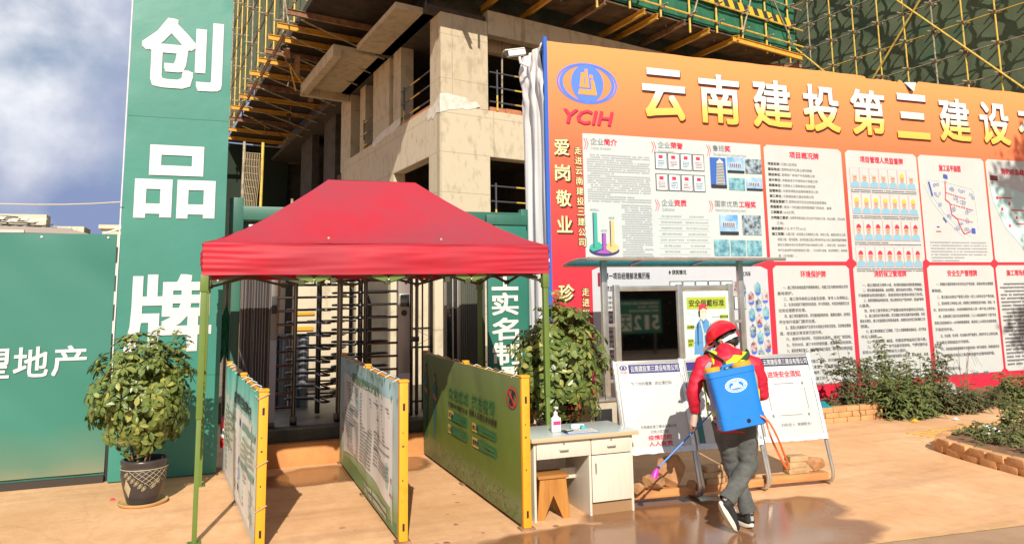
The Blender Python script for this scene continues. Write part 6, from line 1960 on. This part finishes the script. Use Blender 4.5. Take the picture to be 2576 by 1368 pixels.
for sx in (-1, 1):
    bd.ball(hp(sx*.077, -.012, -.01), (.012, .024, .034), HR, 8, 6)
for s_ in 'lr':
    bd.tube([V_((sh[s_].x*.6-.02, .10, 1.29)), sh[s_], elb[s_], wri[s_]], [.055, .052, .040, .028], 10)
    bd.tube([hips[s_]+V_((0, 0, .03)), hips[s_].lerp(knee[s_], .5), knee[s_], knee[s_].lerp(ank[s_], .4), ank[s_]], [.085, .075, .054, .05, .036], 12)
    bd.tube([ank[s_], ank[s_]+((V_((-.04, .10, -.055))) if s_ == 'l' else V_((.025, .02, -.12)))], [.038, .03], 10)
# left hand: palm with five unequal, slightly curled fingers hanging down
w0 = wri['l']
pd = V_((-.012, .03, -.085))          # palm direction
acr = V_((.028, .03, 0)).normalized() # across the knuckles
bd.tube([w0+V_((0, 0, .02)), w0+pd*.45, w0+pd], [(.026, .020), (.037, .017), (.038, .016)], 10)
for k, (ln, off) in enumerate(((.060, .030), (.072, .011), (.066, -.009), (.050, -.027))):
    b0 = w0+pd+acr*off
    bd.tube([b0-pd*.2, b0+V_((-.003, .004, -ln*.45)), b0+V_((-.002, .018, -ln*.8)), b0+V_((.002, .034, -ln))], [.0100, .0095, .0085, .0065], 8)
bd.tube([w0+pd*.30+acr*.026, w0+pd*.6+acr*.055+V_((.01, .01, 0)), w0+pd*1.05+acr*.062+V_((.012, .02, 0))], [.012, .011, .008], 8)
# right hand closed round the wand grip in front of the body
w1 = wri['r']; fd = (w1-elb['r']).normalized()
bd.tube([w1-fd*.03, w1+fd*.04, w1+fd*.085], [(.026, .02), (.036, .019), (.034, .018)], 10)
for k in range(4):
    b0 = w1+fd*.085+V_((0, 0, .026-.018*k))
    bd.tube([b0-fd*.02, b0+fd*.022, b0+fd*.026+V_((-.03, -.006, -.004)), b0+V_((-.034, -.012, -.006))], [.010, .0095, .009, .007], 8)
bd.tube([w1+fd*.03+V_((0, 0, .03)), w1+fd*.06+V_((-.025, 0, .042)), w1+fd*.085+V_((-.035, 0, .025))], [.012, .010, .008], 8)
blob('body', bd, skin, wk, .0075, 3)
for sx in (-1, 1):
    MB().ball(hp(sx*.030, .086, .012), .011, nu=10, nv=8).build('eye', [glass_dark], wk, local=True)
# hair under the helmet
hm = MB()
hm.ball(hp(0, -.022, .012), (.081, .094, .098), HR, 18, 12)
hm.ball(hp(0, -.070, -.035), (.066, .038, .050), HR, 14, 10)
for sx in (-1, 1): hm.ball(hp(sx*.072, .018, .008), (.010, .020, .035), HR, 8, 6)
blob('hair', hm, hair, wk, .008, 3, wrinkle=.002, wf=60)
# face mask with ear loop
mk = MB()
mk.grid(lambda u, v: hp((u-.5)*.135, .092+.012-.19*(u-.5)**2*1.35+.018*math.sin(v*3.14), -.105+.10*v), 14, 8)
mko = mk.build('face_mask', mask_w, wk, local=True, smooth=180)
lp = MB()
for sx in (-1, 1):
    lp.tube([hp(sx*.066, .055, -.02), hp(sx*.080, .0, .018), hp(sx*.084, -.028, .0), hp(sx*.080, -.02, -.035), hp(sx*.066, .05, -.08)], .0022, 5)
lp.build('ear_loop', mask_w, mko, local=True)
# helmet
HL = HR @ Matrix.Rotation(R(4), 3, 'X')
hc = hp(0, -.005, .045)
def hl(x, y, z): return hc + HL @ V_((x, y, z))
def dome(u, v, e_=0.):
    th = v*math.pi/2; ph = u*2*math.pi
    r_ = math.cos(th)
    rim = (1-v)**3*.020
    z = .128*math.sin(th)
    vx = (.118+e_+rim*.5)*r_*math.cos(ph); vy = (.142+e_+rim*.5)*r_*math.sin(ph)-.006
    ridge = .007*math.exp(-(vx/.020)**2)*math.sin(th)
    return hl(vx, vy, z+ridge+e_*math.sin(th))
ho = MB().grid(dome, 48, 18).build('helmet', helmet_m, wk, local=True, smooth=60)
MB().grid(lambda u, v: dome(u, v, -.006), 48, 14).build('helmet_liner', black_ink, ho, local=True)
MB().grid(lambda u, v: hl((.125+.014*v)*math.cos(R(200)+u*R(140)) if False else math.cos(math.pi*u)*(.118+.006*v), .030+(.112+.075*v)*math.sin(math.pi*u)**.8, .004-.020*v-.012*(2*u-1)**2*0), 26, 5).build('visor', helmet_m, ho, local=True, smooth=60)
MB().tube([hl(.121*math.cos(R(a)), .146*math.sin(R(a))-.006, -.002) for a in range(0, 360, 10)], .005, 6, close=True).build('rim', helmet_m, ho, local=True)
bn = MB().grid(lambda u, v: hl(.098*math.cos(R(190+160*u)), .120*math.sin(R(190+160*u))-.008, -.068+.030*v), 24, 2).build('head_band', mat('translucent band', (.58, .60, .60), .3), ho, local=True, smooth=180)
MB().lathe([(.017, 0), (.017, .008), (.010, .012)], hl(.012, -.128, -.053), 16, M=(HL @ Matrix.Rotation(R(90), 3, 'X'))).build('ratchet_knob', helmet_m, bn, local=True)
# jacket
jk = MB()
jk.tube([V_((-.035, .055, .735)), V_((-.03, .06, .86)), V_((-.035, .07, 1.0)), V_((-.045, .08, 1.14)), V_((-.05, .095, 1.235)), V_((-.055, .115, 1.31))], [(.120, .188), (.115, .18), (.118, .182), (.125, .195), (.112, .185), (.07, .105)], 24)
for s_ in 'lr':
    sg_ = -1 if s_ == 'l' else 1
    jk.tube([V_((-.05+sg_*.08, .10, 1.29)), sh[s_]+V_((0, 0, -.005)), sh[s_].lerp(elb[s_], .5)+V_((sg_*.008, 0, 0)), elb[s_], elb[s_].lerp(wri[s_], .5), elb[s_].lerp(wri[s_], .93)], [.072, .072, .060, .055, .051, .043], 16)
jk.tube([V_((-.06, .06, 1.28)), V_((-.062, .10, 1.335)), V_((-.07, .145, 1.365))], [(.085, .11), (.082, .10), (.072, .078)], 18)
jk.ball(V_((-.06, .03, 1.30)), (.125, .075, .055), None, 16, 10)      # hood lying on the back
jk.ball(V_((-.02, .06, 1.33)), (.09, .08, .04), Matrix.Rotation(R(-20), 3, 'Y'), 14, 8)
jko = blob('jacket', jk, jacket, wk, .011, 4, wrinkle=.007, wf=13)
# trousers
tr = MB()
tr.tube([V_((-.03, .06, .87)), V_((-.03, .06, .80)), V_((-.03, .06, .755))], [(.105, .165), (.108, .17), (.10, .16)], 20)
for s_ in 'lr':
    a_, k_, n_ = hips[s_], knee[s_], ank[s_]
    tr.tube([a_+V_((0, 0, .0)), a_.lerp(k_, .35), a_.lerp(k_, .75), k_, k_.lerp(n_, .35), k_.lerp(n_, .75), n_+(k_-n_)*.06], [.098, .095, .078, .072, .072, .064, .060], 18)
tro = blob('trousers', tr, jeans, wk, .011, 4, wrinkle=.009, wf=11)
for s_ in 'lr':
    k_, n_ = knee[s_], ank[s_]
    MB().tube([n_+(k_-n_)*.03, n_+(k_-n_)*.09, n_+(k_-n_)*.20], [.063, .067, .066], 18, cap=False).build('cuff', jeans, tro, local=True)
pk = MB()
pk.grid(lambda u, v: V_((.035+.11*u, -.052-.004+.018*(u-.5)**2*4-.0, .745-.11*v+.01*u)), 6, 6)
# shoes
def shoe(o, yw, pt, rl=0.):
    M3 = (Matrix.Rotation(yw, 4, 'Z') @ Matrix.Rotation(pt, 4, 'X') @ Matrix.Rotation(rl, 4, 'Y')).to_3x3()
    T = lambda x, y, z: o + M3 @ V_((x, y, z))
    up = MB()
    up.tube([T(0, -.005, .05), T(0, .03, .055), T(0, .10, .06), T(.004, .17, .045), T(.006, .225, .035), T(.006, .25, .03)], [(.030, .03), (.042, .036), (.044, .040), (.046, .030), (.040, .024), (.02, .012)], 14)
    up.tube([T(0, .03, .05), T(0, .028, .09), T(0, .024, .118)], [.044, .038, .037], 14)
    u_ = blob('shoe', up, shoe_b, wk, .006, 3)
    so = MB()
    n = 28; vs = []
    outl = []
    for i in range(n):
        t = 6.283*i/n
        y = .118+.140*math.sin(t); x = (.043+.006*math.sin(t))*math.cos(t)*(1-.12*math.exp(-((y-.11)/.05)**2))
        outl.append((x+.004*math.sin(t), y))
    for z, e_ in ((.0, .94), (.006, 1.0), (.026, 1.02), (.034, .96)):
        for x, y in outl:
            lift = .016*max(0, (y-.19)/.07)**2 + .010*max(0, (.04-y)/.05)
            vs.append(T(x*e_, .118+(y-.118)*e_, z+lift*(1 if z < .01 else .6)))
    fs = [tuple(reversed(range(n))), tuple(range(3*n, 4*n))]
    for k in range(3):
        for i in range(n):
            fs.append((k*n+i, k*n+(i+1) % n, (k+1)*n+(i+1) % n, (k+1)*n+i))
    so.add(vs, fs)
    so.build('sole', shoe_w, u_, local=True, smooth=40)
    MB().bar(T(0, -.012, .06), T(0, -.002, .118), .026, .006, up=M3 @ V_((0, 1, 0))).build('heel_tab', vest_g, u_, local=True)
    MB().tube([T(-.03, .10, .092), T(0, .105, .102), T(.03, .10, .092)], .004, 6).build('lace', litter_w, u_, local=True)
shoe(V_((.058, .035, .003)), R(22), 0)
shoe(V_((-.232, -.125, .215)), R(-62), R(-57), R(12))
# yellow vest over the jacket
def torso_pt(an, z, e_):
    # elliptical section interpolated like the jacket
    zz = [.775, .86, 1.0, 1.14, 1.25, 1.335]; cx_ = [-.035, -.03, -.035, -.045, -.05, -.055]; cy_ = [.055, .06, .07, .08, .095, .115]
    ra = [.185, .18, .182, .195, .185, .105]; rb = [.115, .115, .118, .125, .112, .07]
    i = max(0, min(4, max(k for k in range(6) if zz[k] <= max(z, .775)) if z < 1.335 else 4))
    t = (z-zz[i])/(zz[i+1]-zz[i])
    L_ = lambda a: a[i]+(a[i+1]-a[i])*t
    return V_((L_(cx_)+(L_(ra)+e_)*math.cos(an), L_(cy_)+(L_(rb)+e_)*math.sin(an), z))
vs_ = MB()
vs_.tube([V_((-.03, .06, .845)), V_((-.035, .07, 1.0)), V_((-.045, .08, 1.14)), V_((-.05, .095, 1.235)), V_((-.055, .113, 1.300))], [(.140, .203), (.140, .203), (.147, .215), (.136, .208), (.100, .150)], 26)
for s_ in 'lr':
    sg_ = -1 if s_ == 'l' else 1
    vs_.tube([V_((-.05+sg_*.07, .10, 1.28)), V_((-.05, .10, 1.28)).lerp(sh[s_], .72)], [.090, .094], 16)
ve = blob('safety_vest', vs_, vest_y, wk, .011, 3, wrinkle=.006, wf=9)
bn_ = MB()
for a0 in (206, 318):
    bn_.grid(lambda u, v: torso_pt(R(a0+17*u), .92+.36*v, .036), 6, 20)
bn_.grid(lambda u, v: torso_pt(R(140+260*u), .90+.05*v, .032), 40, 2)
bn_.build('reflective_band', vest_g, ve, local=True, smooth=180)
ed_ = MB()
for a in (190, 350):
    ed_.tube([torso_pt(R(a), .85+.40*t/14, .034) for t in range(15)], .006, 6)
ed_.build('piping', vest_y, ve, local=True)
gl = MB()
gl.tube([w0+V_((0, 0, .035)), w0+V_((-.002, 0, .012)), w0+pd*.5, w0+pd*1.0], [(.036, .030), (.034, .028), (.044, .026), (.046, .026)], 12, cap=False)
gl.build('glove_cuff', glove_m, wk, local=True)

# ------------------------------------------------------------------ backpack sprayer carried by the worker
sp = thing('backpack_sprayer', 'blue backpack sprayer tank with two yellow lids, orange hose and blue wand', 'sprayer', PO, -yaw)
TM = Matrix.Translation((-.075, -.165, 1.035)) @ Matrix.Rotation(R(-10), 4, 'Y') @ Matrix.Rotation(R(-5), 4, 'X') @ Matrix.Rotation(R(4), 4, 'Z')
def bodyloft(mb, secs, n=48):
    vs = []; fs = []
    for z, hx, hy, cy_ in secs:
        for i in range(n):
            t = 6.283*i/n
            c_, s_ = math.cos(t), math.sin(t)
            ex = .30
            x = hx*math.copysign(abs(c_)**ex, c_); y = cy_+hy*math.copysign(abs(s_)**ex, s_)
            vs.append(TM @ V_((x, y, z)))
    m = len(secs)
    for k in range(m-1):
        for i in range(n):
            fs.append((k*n+i, k*n+(i+1) % n, (k+1)*n+(i+1) % n, (k+1)*n+i))
    fs.append(tuple(reversed(range(n)))); fs.append(tuple(range((m-1)*n, m*n)))
    mb.add(vs, fs)
mb = MB()
bodyloft(mb, [(-.232, .165, .070, 0), (-.226, .174, .078, 0), (-.145, .176, .080, 0), (-.141, .170, .076, 0), (-.05, .172, .078, 0), (.10, .178, .080, 0), (.165, .182, .082, 0), (.168, .189, .088, 0), (.205, .190, .088, 0), (.212, .180, .080, 0)])
tk = mb.build('tank', tank_blue, sp, local=True, smooth=28)
MB().tube([TM @ V_(p) for p in ((-.055, -.02, .208), (-.045, -.02, .236), (.045, -.02, .238), (.055, -.02, .208))], .013, 8).build('carry_handle', tank_blue, tk, local=True)
for x, r_ in ((-.125, .060), (.105, .080)):
    mb = MB()
    n = 36
    prof = [(r_, .208), (r_*1.02, .214), (r_, .238), (r_*.9, .244), (r_*.4, .246)]
    vs = []; fs = []
    for rr, z in prof:
        for i in range(n):
            q = rr*(1+(.02 if i % 2 and .21 < z < .24 else 0))
            vs.append(TM @ V_((x+q*math.cos(6.283*i/n), q*.9*math.sin(6.283*i/n), z)))
    for k in range(4):
        for i in range(n): fs.append((k*n+i, k*n+(i+1) % n, (k+1)*n+(i+1) % n, (k+1)*n+i))
    fs.append(tuple(range(4*n, 5*n)))
    mb.add(vs, fs)
    mb.build('lid', lid_y, tk, local=True, smooth=40)
lf_ = lambda x, z, l=0: TM @ V_((x, -.0795-l, z))
mb = MB()
mb.ring(lf_, .005, .085, .088, .052, .080, .046, .002, 44); mb.ring(lf_, .005, .085, .062, .034, .057, .031, .002, 40)
for i in range(18):
    a = R(-10+200*i/17); mb.poly(lf_, [(.005+.071*math.cos(a)+dx, .085+.040*math.sin(a)+dz) for dx, dz in ((-.005, -.004), (.005, -.004), (.005, .004), (-.005, .004))], .0022)
    a = R(195+150*i/17); mb.poly(lf_, [(.005+.071*math.cos(a)+dx, .085+.040*math.sin(a)+dz) for dx, dz in ((-.004, -.003), (.004, -.003), (.004, .003), (-.004, .003))], .0022)
mb.poly(lf_, [(-.04, .066), (.05, .066), (.045, .083), (.03, .090), (.025, .104), (-.015, .104), (-.02, .090), (-.038, .084)], .0022)
mb.quad(lf_, -.028, .106, .036, .112, .0022)
mb.build('emblem', mat('pale emblem print', (.55, .68, .82), .5), tk, local=True, smooth=0)
MB().lathe([(.016, 0), (.016, .004), (.008, .005)], TM @ V_((.035, -.079, -.185)), 18, M=(TM.to_3x3() @ Matrix.Rotation(R(90), 3, 'X'))).build('drain_plug', steel_black, tk, local=True)
for s_, x0, x1 in ((-1, -.055, -.205), (1, .045, .12)):
    pts = [TM @ V_((x0, .02, .20)), V_((x0*1.25-.03, -.055, 1.285)), V_((x1*.9, .005, 1.345)), V_((x1, .11, 1.355)), V_((x1, .22, 1.26)), V_((x1*.95, .235, 1.05)), TM @ V_((x0*2, .10, -.12))]
    sm = []
    for i in range(len(pts)-1):
        for j in range(5): sm.append(pts[i].lerp(pts[i+1], j/5))
    sm.append(pts[-1])
    for _ in range(2): sm = [sm[0]]+[(sm[i-1]+sm[i]*2+sm[i+1])/4 for i in range(1, len(sm)-1)]+[sm[-1]]
    MB().tube(sm, [(.007, .026)]*len(sm), 10).build('strap', strap_m, sp, local=True)
hs = [TM @ V_((.13, -.082, -.165)), V_((.145, -.27, .855)), V_((.20, -.28, .74)), V_((.25, -.25, .62)), V_((.285, -.22, .54)), V_((.28, -.21, .505)), V_((.25, -.21, .55)), V_((.19, -.20, .69)), V_((.165, -.16, .81)), V_((.19, -.03, .86)), V_((.18, .12, .87)), V_((.10, .32, .90)), w1+V_((.02, -.02, 0))]
sm = []
for i in range(len(hs)-1):
    p0, p1, p2, p3 = hs[max(0, i-1)], hs[i], hs[i+1], hs[min(len(hs)-1, i+2)]
    for j in range(8):
        t = j/8
        sm.append(.5*((2*p1)+(p2-p0)*t+(2*p0-5*p1+4*p2-p3)*t*t+(3*p1-p0-3*p2+p3)*t**3))
sm.append(hs[-1])
MB().tube(sm, .0075, 8).build('hose', hose_o, sp, local=True)
grip_a = w1+fd*.10+V_((-.01, -.01, .02))
nozz = V_((-.60, .30, .42))
dd = (nozz-grip_a).normalized()
wd = MB().tube([grip_a-dd*.10, nozz], .0075, 8).build('wand', wand_b, sp, local=True)
MB().tube([grip_a-dd*.12, grip_a+dd*.10], .013, 10).build('grip', rubber, wd, local=True)
MB().tube([nozz, nozz+dd*.02], .012, 10).build('nozzle_collar', rubber, wd, local=True)
nd = V_((-.02, -.01, -.05))
MB().tube([nozz+dd*.02, nozz+dd*.03+nd*.4, nozz+dd*.035+nd*1.2], [.010, .022, .027], 14).build('nozzle', pink, wd, local=True)

# ------------------------------------------------------------------ planters, weeds and litter at right
def weed(name, label, x, y, n, hmin, hmax, spread, seed, lsz=.05, m=leaf_w, z0=0., grp='weeds along the billboard foot'):
    rg = random.Random(seed)
    g = thing(name, label, 'weed' if name == 'weed' else 'plant', (x, y, z0), group=grp)
    mb = MB(); ms = MB()
    for k in range(n):
        a = rg.random()*6.283; r_ = spread*math.sqrt(rg.random())
        p = V_((x+r_*math.cos(a), y+r_*.6*math.sin(a), z0)); hh = rg.uniform(hmin, hmax)*(1-.4*r_/spread)
        lean = V_((rg.uniform(-.25, .25)+.2*math.cos(a), rg.uniform(-.2, .2), 1)).normalized()
        pts = [p+lean*hh*t+V_((.05*nz(t*3, k*1.7), .05*nz(t*3, k*2.3+9), 0))*hh for t in (0, .33, .66, 1)]
        ms.tube(pts, [.006, .005, .004, .002], 5)
        nl = int(hh/.022)
        for j in range(nl):
            t = rg.uniform(.12, 1.05)
            i = min(2, int(min(t, .999)*3)); q = pts[i].lerp(pts[i+1], min(t, 1)*3-i)
            an = rg.random()*6.283; L_ = lsz*1.8*rg.uniform(.6, 1.4)*(1.15-.35*t)
            d = V_((math.cos(an), math.sin(an), rg.uniform(-.5, .45))).normalized(); s_ = d.cross(V_((0, 0, 1))).normalized()*L_*.42
            o = q+d*L_*.35
            n_ = V_((0, 0, 1))*L_*.12
            tip = o+d*L_+V_((0, 0, -.3*L_))
            # lobed leaf: centre plus three points
            mb.add([o, o+d*L_*.35+s_*1.25-n_, o+d*L_*.42+s_*.45, tip, o+d*L_*.42-s_*.45, o+d*L_*.35-s_*1.25-n_, o+d*L_*.45+n_], [(0, 1, 2, 6), (2, 3, 6), (3, 4, 6), (4, 5, 0, 6)])
    mb.build('foliage', m, g, smooth=0); ms.build('stems', stalk, g, smooth=60)
    return g
weed('weed', 'tall leggy weed with curled leaves at the left end of the billboard planter', 8.72, 9.0, 14, .85, 1.42, .22, 1, .05)
weed('weed', 'bushy green weed mound spilling over the broken planter brick end', 9.35, 8.75, 64, .35, .78, .50, 2, .060, leaf_g)
weed('weed', 'tall brownish weed clump in front of the fire protection panel', 9.55, 9.15, 30, .75, 1.32, .42, 3, .05, leaf_g)
weed('weed', 'tall weed right of the clump against the safety panel', 10.15, 9.1, 30, .75, 1.32, .30, 4, .05)
weed('weed', 'low dull weed heap at the right of the tall clumps', 10.35, 8.75, 46, .3, .65, .45, 5, .055)
weed('weed', 'short dark weed at the planter start beside the right poster stand', 8.45, 9.0, 24, .2, .52, .25, 6, .05)
weed('weed', 'ivy like weed bush at the right edge under the danger notice', 12.0, 8.9, 46, .3, .62, .55, 7, .06, leaf_g)
weed('weed', 'small leafy weed between the two bushes by the red strip', 11.35, 8.9, 26, .15, .42, .3, 9, .05)
g = thing('dry_stalk', 'bare dry stalks arching over the red strip at right', 'plant', (11.0, 9.1, 0))
mb = MB(); rg = random.Random(5)
for k in range(9):
    b0 = V_((11.0+rg.uniform(-.06, .06), 9.1, .05)); dx = rg.uniform(-.35, .4); hh = rg.uniform(.45, .85)
    mb.tube([b0, b0+V_((dx*.25, 0, hh*.6)), b0+V_((dx*.6, 0, hh)), b0+V_((dx, 0, hh*.92)), b0+V_((dx*1.35, 0, hh*.7))], [.005, .004, .003, .0025, .0015], 5)
mb.build('stems', stalk, g)
# brick edging of the billboard bed
we = thing('planter_wall', 'low orange brick edging in front of the billboard red strip', 'wall', (8.3, 8.8, 0))
mb = MB(); rg = random.Random(7)
for r_ in range(3):
    x = 5.9+(.1 if r_ % 2 else 0)
    while x < 8.93-.04*r_:
        wd_ = min(.235, 8.95-x)
        mb.bbox((x+.004, 8.76+rg.uniform(-.006, .006), .072*r_), (x+wd_-.004, 8.87, .072*r_+.068), .006)
        x += .24
mb.build('brick_courses', mat('dusty orange brick', (.62, .33, .145), .9, c2=(.46, .23, .095), scale=5, bump=.4, bscale=20), we, smooth=30)
MB().box((5.9, 8.80, 0), (8.92, 8.865, .205)).build('mortar', dust_orange, we)
mb = MB().grid(lambda u, v: V_((5.9+8*u, 8.87+.95*v, .13+.06*nz(u*14, v*4)+.03*nz(u*40, v*9))), 60, 8)
mb.build('planting_bed', soil, kind='structure')
# right planter
pw = thing('planter_wall', 'curved knee high brick edging of the right hand flower bed', 'wall', (7.6, 6.3, 0))
path = [(8.55, 7.12), (8.1, 7.02), (7.80, 6.86), (7.72, 6.72), (7.62, 6.35), (7.52, 5.9), (7.45, 5.4), (7.40, 4.9)]
mb = MB(); mm = MB(); rg = random.Random(9)
fine = []
for (x0, y0), (x1, y1) in zip(path, path[1:]):
    ln = math.hypot(x1-x0, y1-y0); n = max(1, int(ln/.05))
    fine += [(x0+(x1-x0)*i/n, y0+(y1-y0)*i/n) for i in range(n)]
for r_ in range(2):
    i = r_*2
    while i < len(fine)-5:
        (xa, ya), (xb, yb) = fine[i], fine[min(len(fine)-1, i+4)]
        c_ = V_(((xa+xb)/2, (ya+yb)/2, 0)); an = math.atan2(yb-ya, xb-xa)
        mb.bbox((-.11+rg.uniform(0, .01), -.05, .078*r_), (.11-rg.uniform(0, .012), .055, .078*r_+.074+rg.uniform(-.006, .006)), .008, Matrix.Translation(c_) @ Matrix.Rotation(an+rg.uniform(-.05, .05), 4, 'Z'))
        i += 5
mb.build('brick_courses', MATS['dusty orange brick'], pw, smooth=30)
mm = MB()
mm.tube([V_((x, y, .06)) for x, y in fine[1:-1]], [(.046, .078)]*(len(fine)-2), 12)
mm.build('mortar', dust_orange, pw)
mb = MB()
ed = [(x+.04, y) for x, y in fine]
mb.add([V_((x, y, .125)) for x, y in ed]+[V_((x+6, y+.5, .20)) for x, y in ed], [(i, i+1, len(ed)+i+1, len(ed)+i) for i in range(len(ed)-1)])
mb.build('flower_bed', soil, kind='structure')
for k, (x, y, n, h0, h1, sp_, lab) in enumerate(((8.35, 6.85, 14, .08, .2, .22, 'thin grass tuft at the corner of the right flower bed'), (8.25, 6.35, 26, .10, .28, .40, 'low green groundcover behind the curved brick edge'), (8.35, 5.75, 30, .12, .36, .45, 'thick green groundcover nearest the right picture edge'), (9.1, 6.3, 30, .14, .40, .5, 'leafy groundcover in the middle of the right bed'), (9.35, 6.95, 18, .3, .62, .3, 'upright young shrub with yellow green tips in the right bed'), (8.1, 5.2, 24, .1, .3, .4, 'groundcover patch at the near end of the bed'))):
    weed('groundcover_plant', lab, x, y, n, h0, h1, sp_, 40+k, .05, leaf_g, .13, 'plants in the right flower bed')
def litter(label, c, s_, seed, m, nm='litter'):
    rg = random.Random(seed)
    mb = MB().grid(lambda u, v: V_((c[0]+s_*(u-.5)*1.3, c[1]+s_*(v-.5), c[2]+s_*.30*abs(nz(u*4+seed, v*4))+s_*.5*math.sin(u*3.1)*math.sin(v*3.1))), 9, 9)
    return tag(mb.build(nm, m, smooth=0), label, 'litter', 'scraps of litter')
litter('white crumpled bag at the edge of the right flower bed', (8.62, 6.86, .13), .17, 2, litter_w, 'plastic_bag')
litter('blue plastic scrap on the brick edging by the right poster stand', (7.98, 8.86, .205), .14, 3, awning_t)
litter('small yellow scrap on the ground by the weed mound', (9.1, 8.35, .004), .08, 4, yellow_paint)
litter('white scrap lying on the tactile paving side', (9.75, 8.25, .004), .06, 5, litter_w)
litter('red and white scrap beside the ornamented pot', (-.86, 8.35, .003), .035, 6, red_ink)
litter('crumpled grey plastic under the billboard at right', (10.9, 9.35, .18), .35, 7, mat('grey plastic scrap', (.42, .42, .40), .4))

# ------------------------------------------------------------------ across the street (seen mirrored in the dark glass and as shade)
cs = thing('countdown_sign', 'green countdown board across the street, mirrored in the dark glass pane', 'sign', (11.6, -3.2, 0))
SX0, SX1, SZ0, SZ1 = 10.95, 12.5, .62, 1.60
MB().box((SX0, -3.26, SZ0), (SX1, -3.22, SZ1)).build('board', mat('countdown green', (.025, .20, .13), .5), cs, smooth=0)
smap = lambda x, z, l=0: Vector((SX0+SX1-x, -3.215+l, z))
mb = MB()
mb.text('距昆明建投健康项目工程竣工验收倒计时', smap, SX0+.10, 1.47, SX1-.16, 1.535, bold=.03, lift=.004)
mb.text('项目名称：元悦小区', smap, SX0+.10, 1.36, SX0+.8, 1.42, bold=.03, lift=.004)
mb.text('距竣工验收倒计时还有', smap, SX0+.10, 1.25, SX1-.45, 1.31, bold=.03, lift=.004)
for k, ch in enumerate('512'):
    mb.m = 1; mb.quad(smap, SX0+.07+.31*k, .70, SX0+.35+.31*k, 1.18, .004)
    mb.m = 0; mb.text(ch, smap, SX0+(.10 if ch != '1' else .15)+.31*k, .74, SX0+(.32 if ch != '1' else .25)+.31*k, 1.14, bold=.03, lift=.010)
mb.m = 0; mb.quad(smap, SX0+1.03, .70, SX0+1.43, 1.18, .004)
mb.m = 1; mb.text('天', smap, SX0+1.07, .74, SX0+1.39, 1.14, bold=.03, lift=.010)
mb.build('lettering', [mat('pale cream lettering', (.72, .70, .58), .5), MATS['countdown green']], cs, smooth=0)
for x in (SX0+.2, SX1-.2): MB().box((x-.03, -3.34, 0), (x+.03, -3.27, SZ1)).build('post', steel_dull, cs)
hg = thing('hedge', 'dark clipped hedge behind the countdown board across the street', 'hedge', (12, -5, 0))  # hedge added to keep bright sky out of the mirrored view
rg = random.Random(77); mb = MB()
for k in range(5200):
    p = V_((rg.uniform(8, 19), -4.3-rg.random()*1.2, rg.random()*3.3)); s_ = rg.uniform(.08, .16)
    d = V_((rg.gauss(0, 1), rg.gauss(0, 1), rg.gauss(0, 1))).normalized(); e_ = d.cross(V_((0, 0, 1))).normalized()
    mb.add([p, p+d*s_*.5+e_*s_*.35, p+d*s_, p+d*s_*.5-e_*s_*.35], [(0, 1, 2, 3)])
mb.build('foliage', mat('dark hedge leaf', (.025, .04, .012), .6), hg, smooth=0)
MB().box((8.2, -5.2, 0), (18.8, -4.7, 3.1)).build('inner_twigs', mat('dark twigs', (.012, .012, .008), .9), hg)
def tree(name, label, x, y, h0, h1, rc, nleaf, seed):
    g = thing(name, label, 'tree', (x, y, 0), group='street trees behind the viewer')
    rg = random.Random(seed); mt = MB(); ml = MB()
    mt.tube([(x, y, 0), (x+.05, y, h0*.6), (x, y+.05, h0), (x+.1, y, h1*.85)], [.11, .09, .075, .02], 10)
    for k in range(13):
        a = k*2.4; z = h0*.8+(h1-h0)*.75*(k/13); r_ = rc*rg.uniform(.55, 1)
        e_ = V_((x+r_*math.cos(a), y+r_*math.sin(a), z+r_*.5))
        mt.tube([(x, y, z), V_((x, y, z)).lerp(e_, .5)+V_((0, 0, .15)), e_], [.04, .03, .01], 6)
        for j in range(nleaf//13):
            p = e_+V_((rg.gauss(0, .32), rg.gauss(0, .32), rg.gauss(0, .26)))*rc*.5; s_ = rg.uniform(.10, .2)
            d = V_((rg.gauss(0, 1), rg.gauss(0, 1), rg.gauss(0, .6))).normalized(); e2 = d.cross(V_((0, 0, 1))).normalized()
            ml.add([p, p+d*s_*.5+e2*s_*.3, p+d*s_, p+d*s_*.5-e2*s_*.3], [(0, 1, 2, 3)])
    mt.build('trunk', stalk, g); ml.build('crown', leaf_w, g, smooth=0)
tree('street_tree', 'street tree behind the viewer that shades the right end of the billboard', 12.55, 1.6, 6.2, 13.5, 1.35, 6500, 3)
tree('street_tree', 'thin staked street tree mirrored in the dark glass beside the countdown board', 13.6, -2.2, 2.6, 5.2, 1.0, 900, 5)
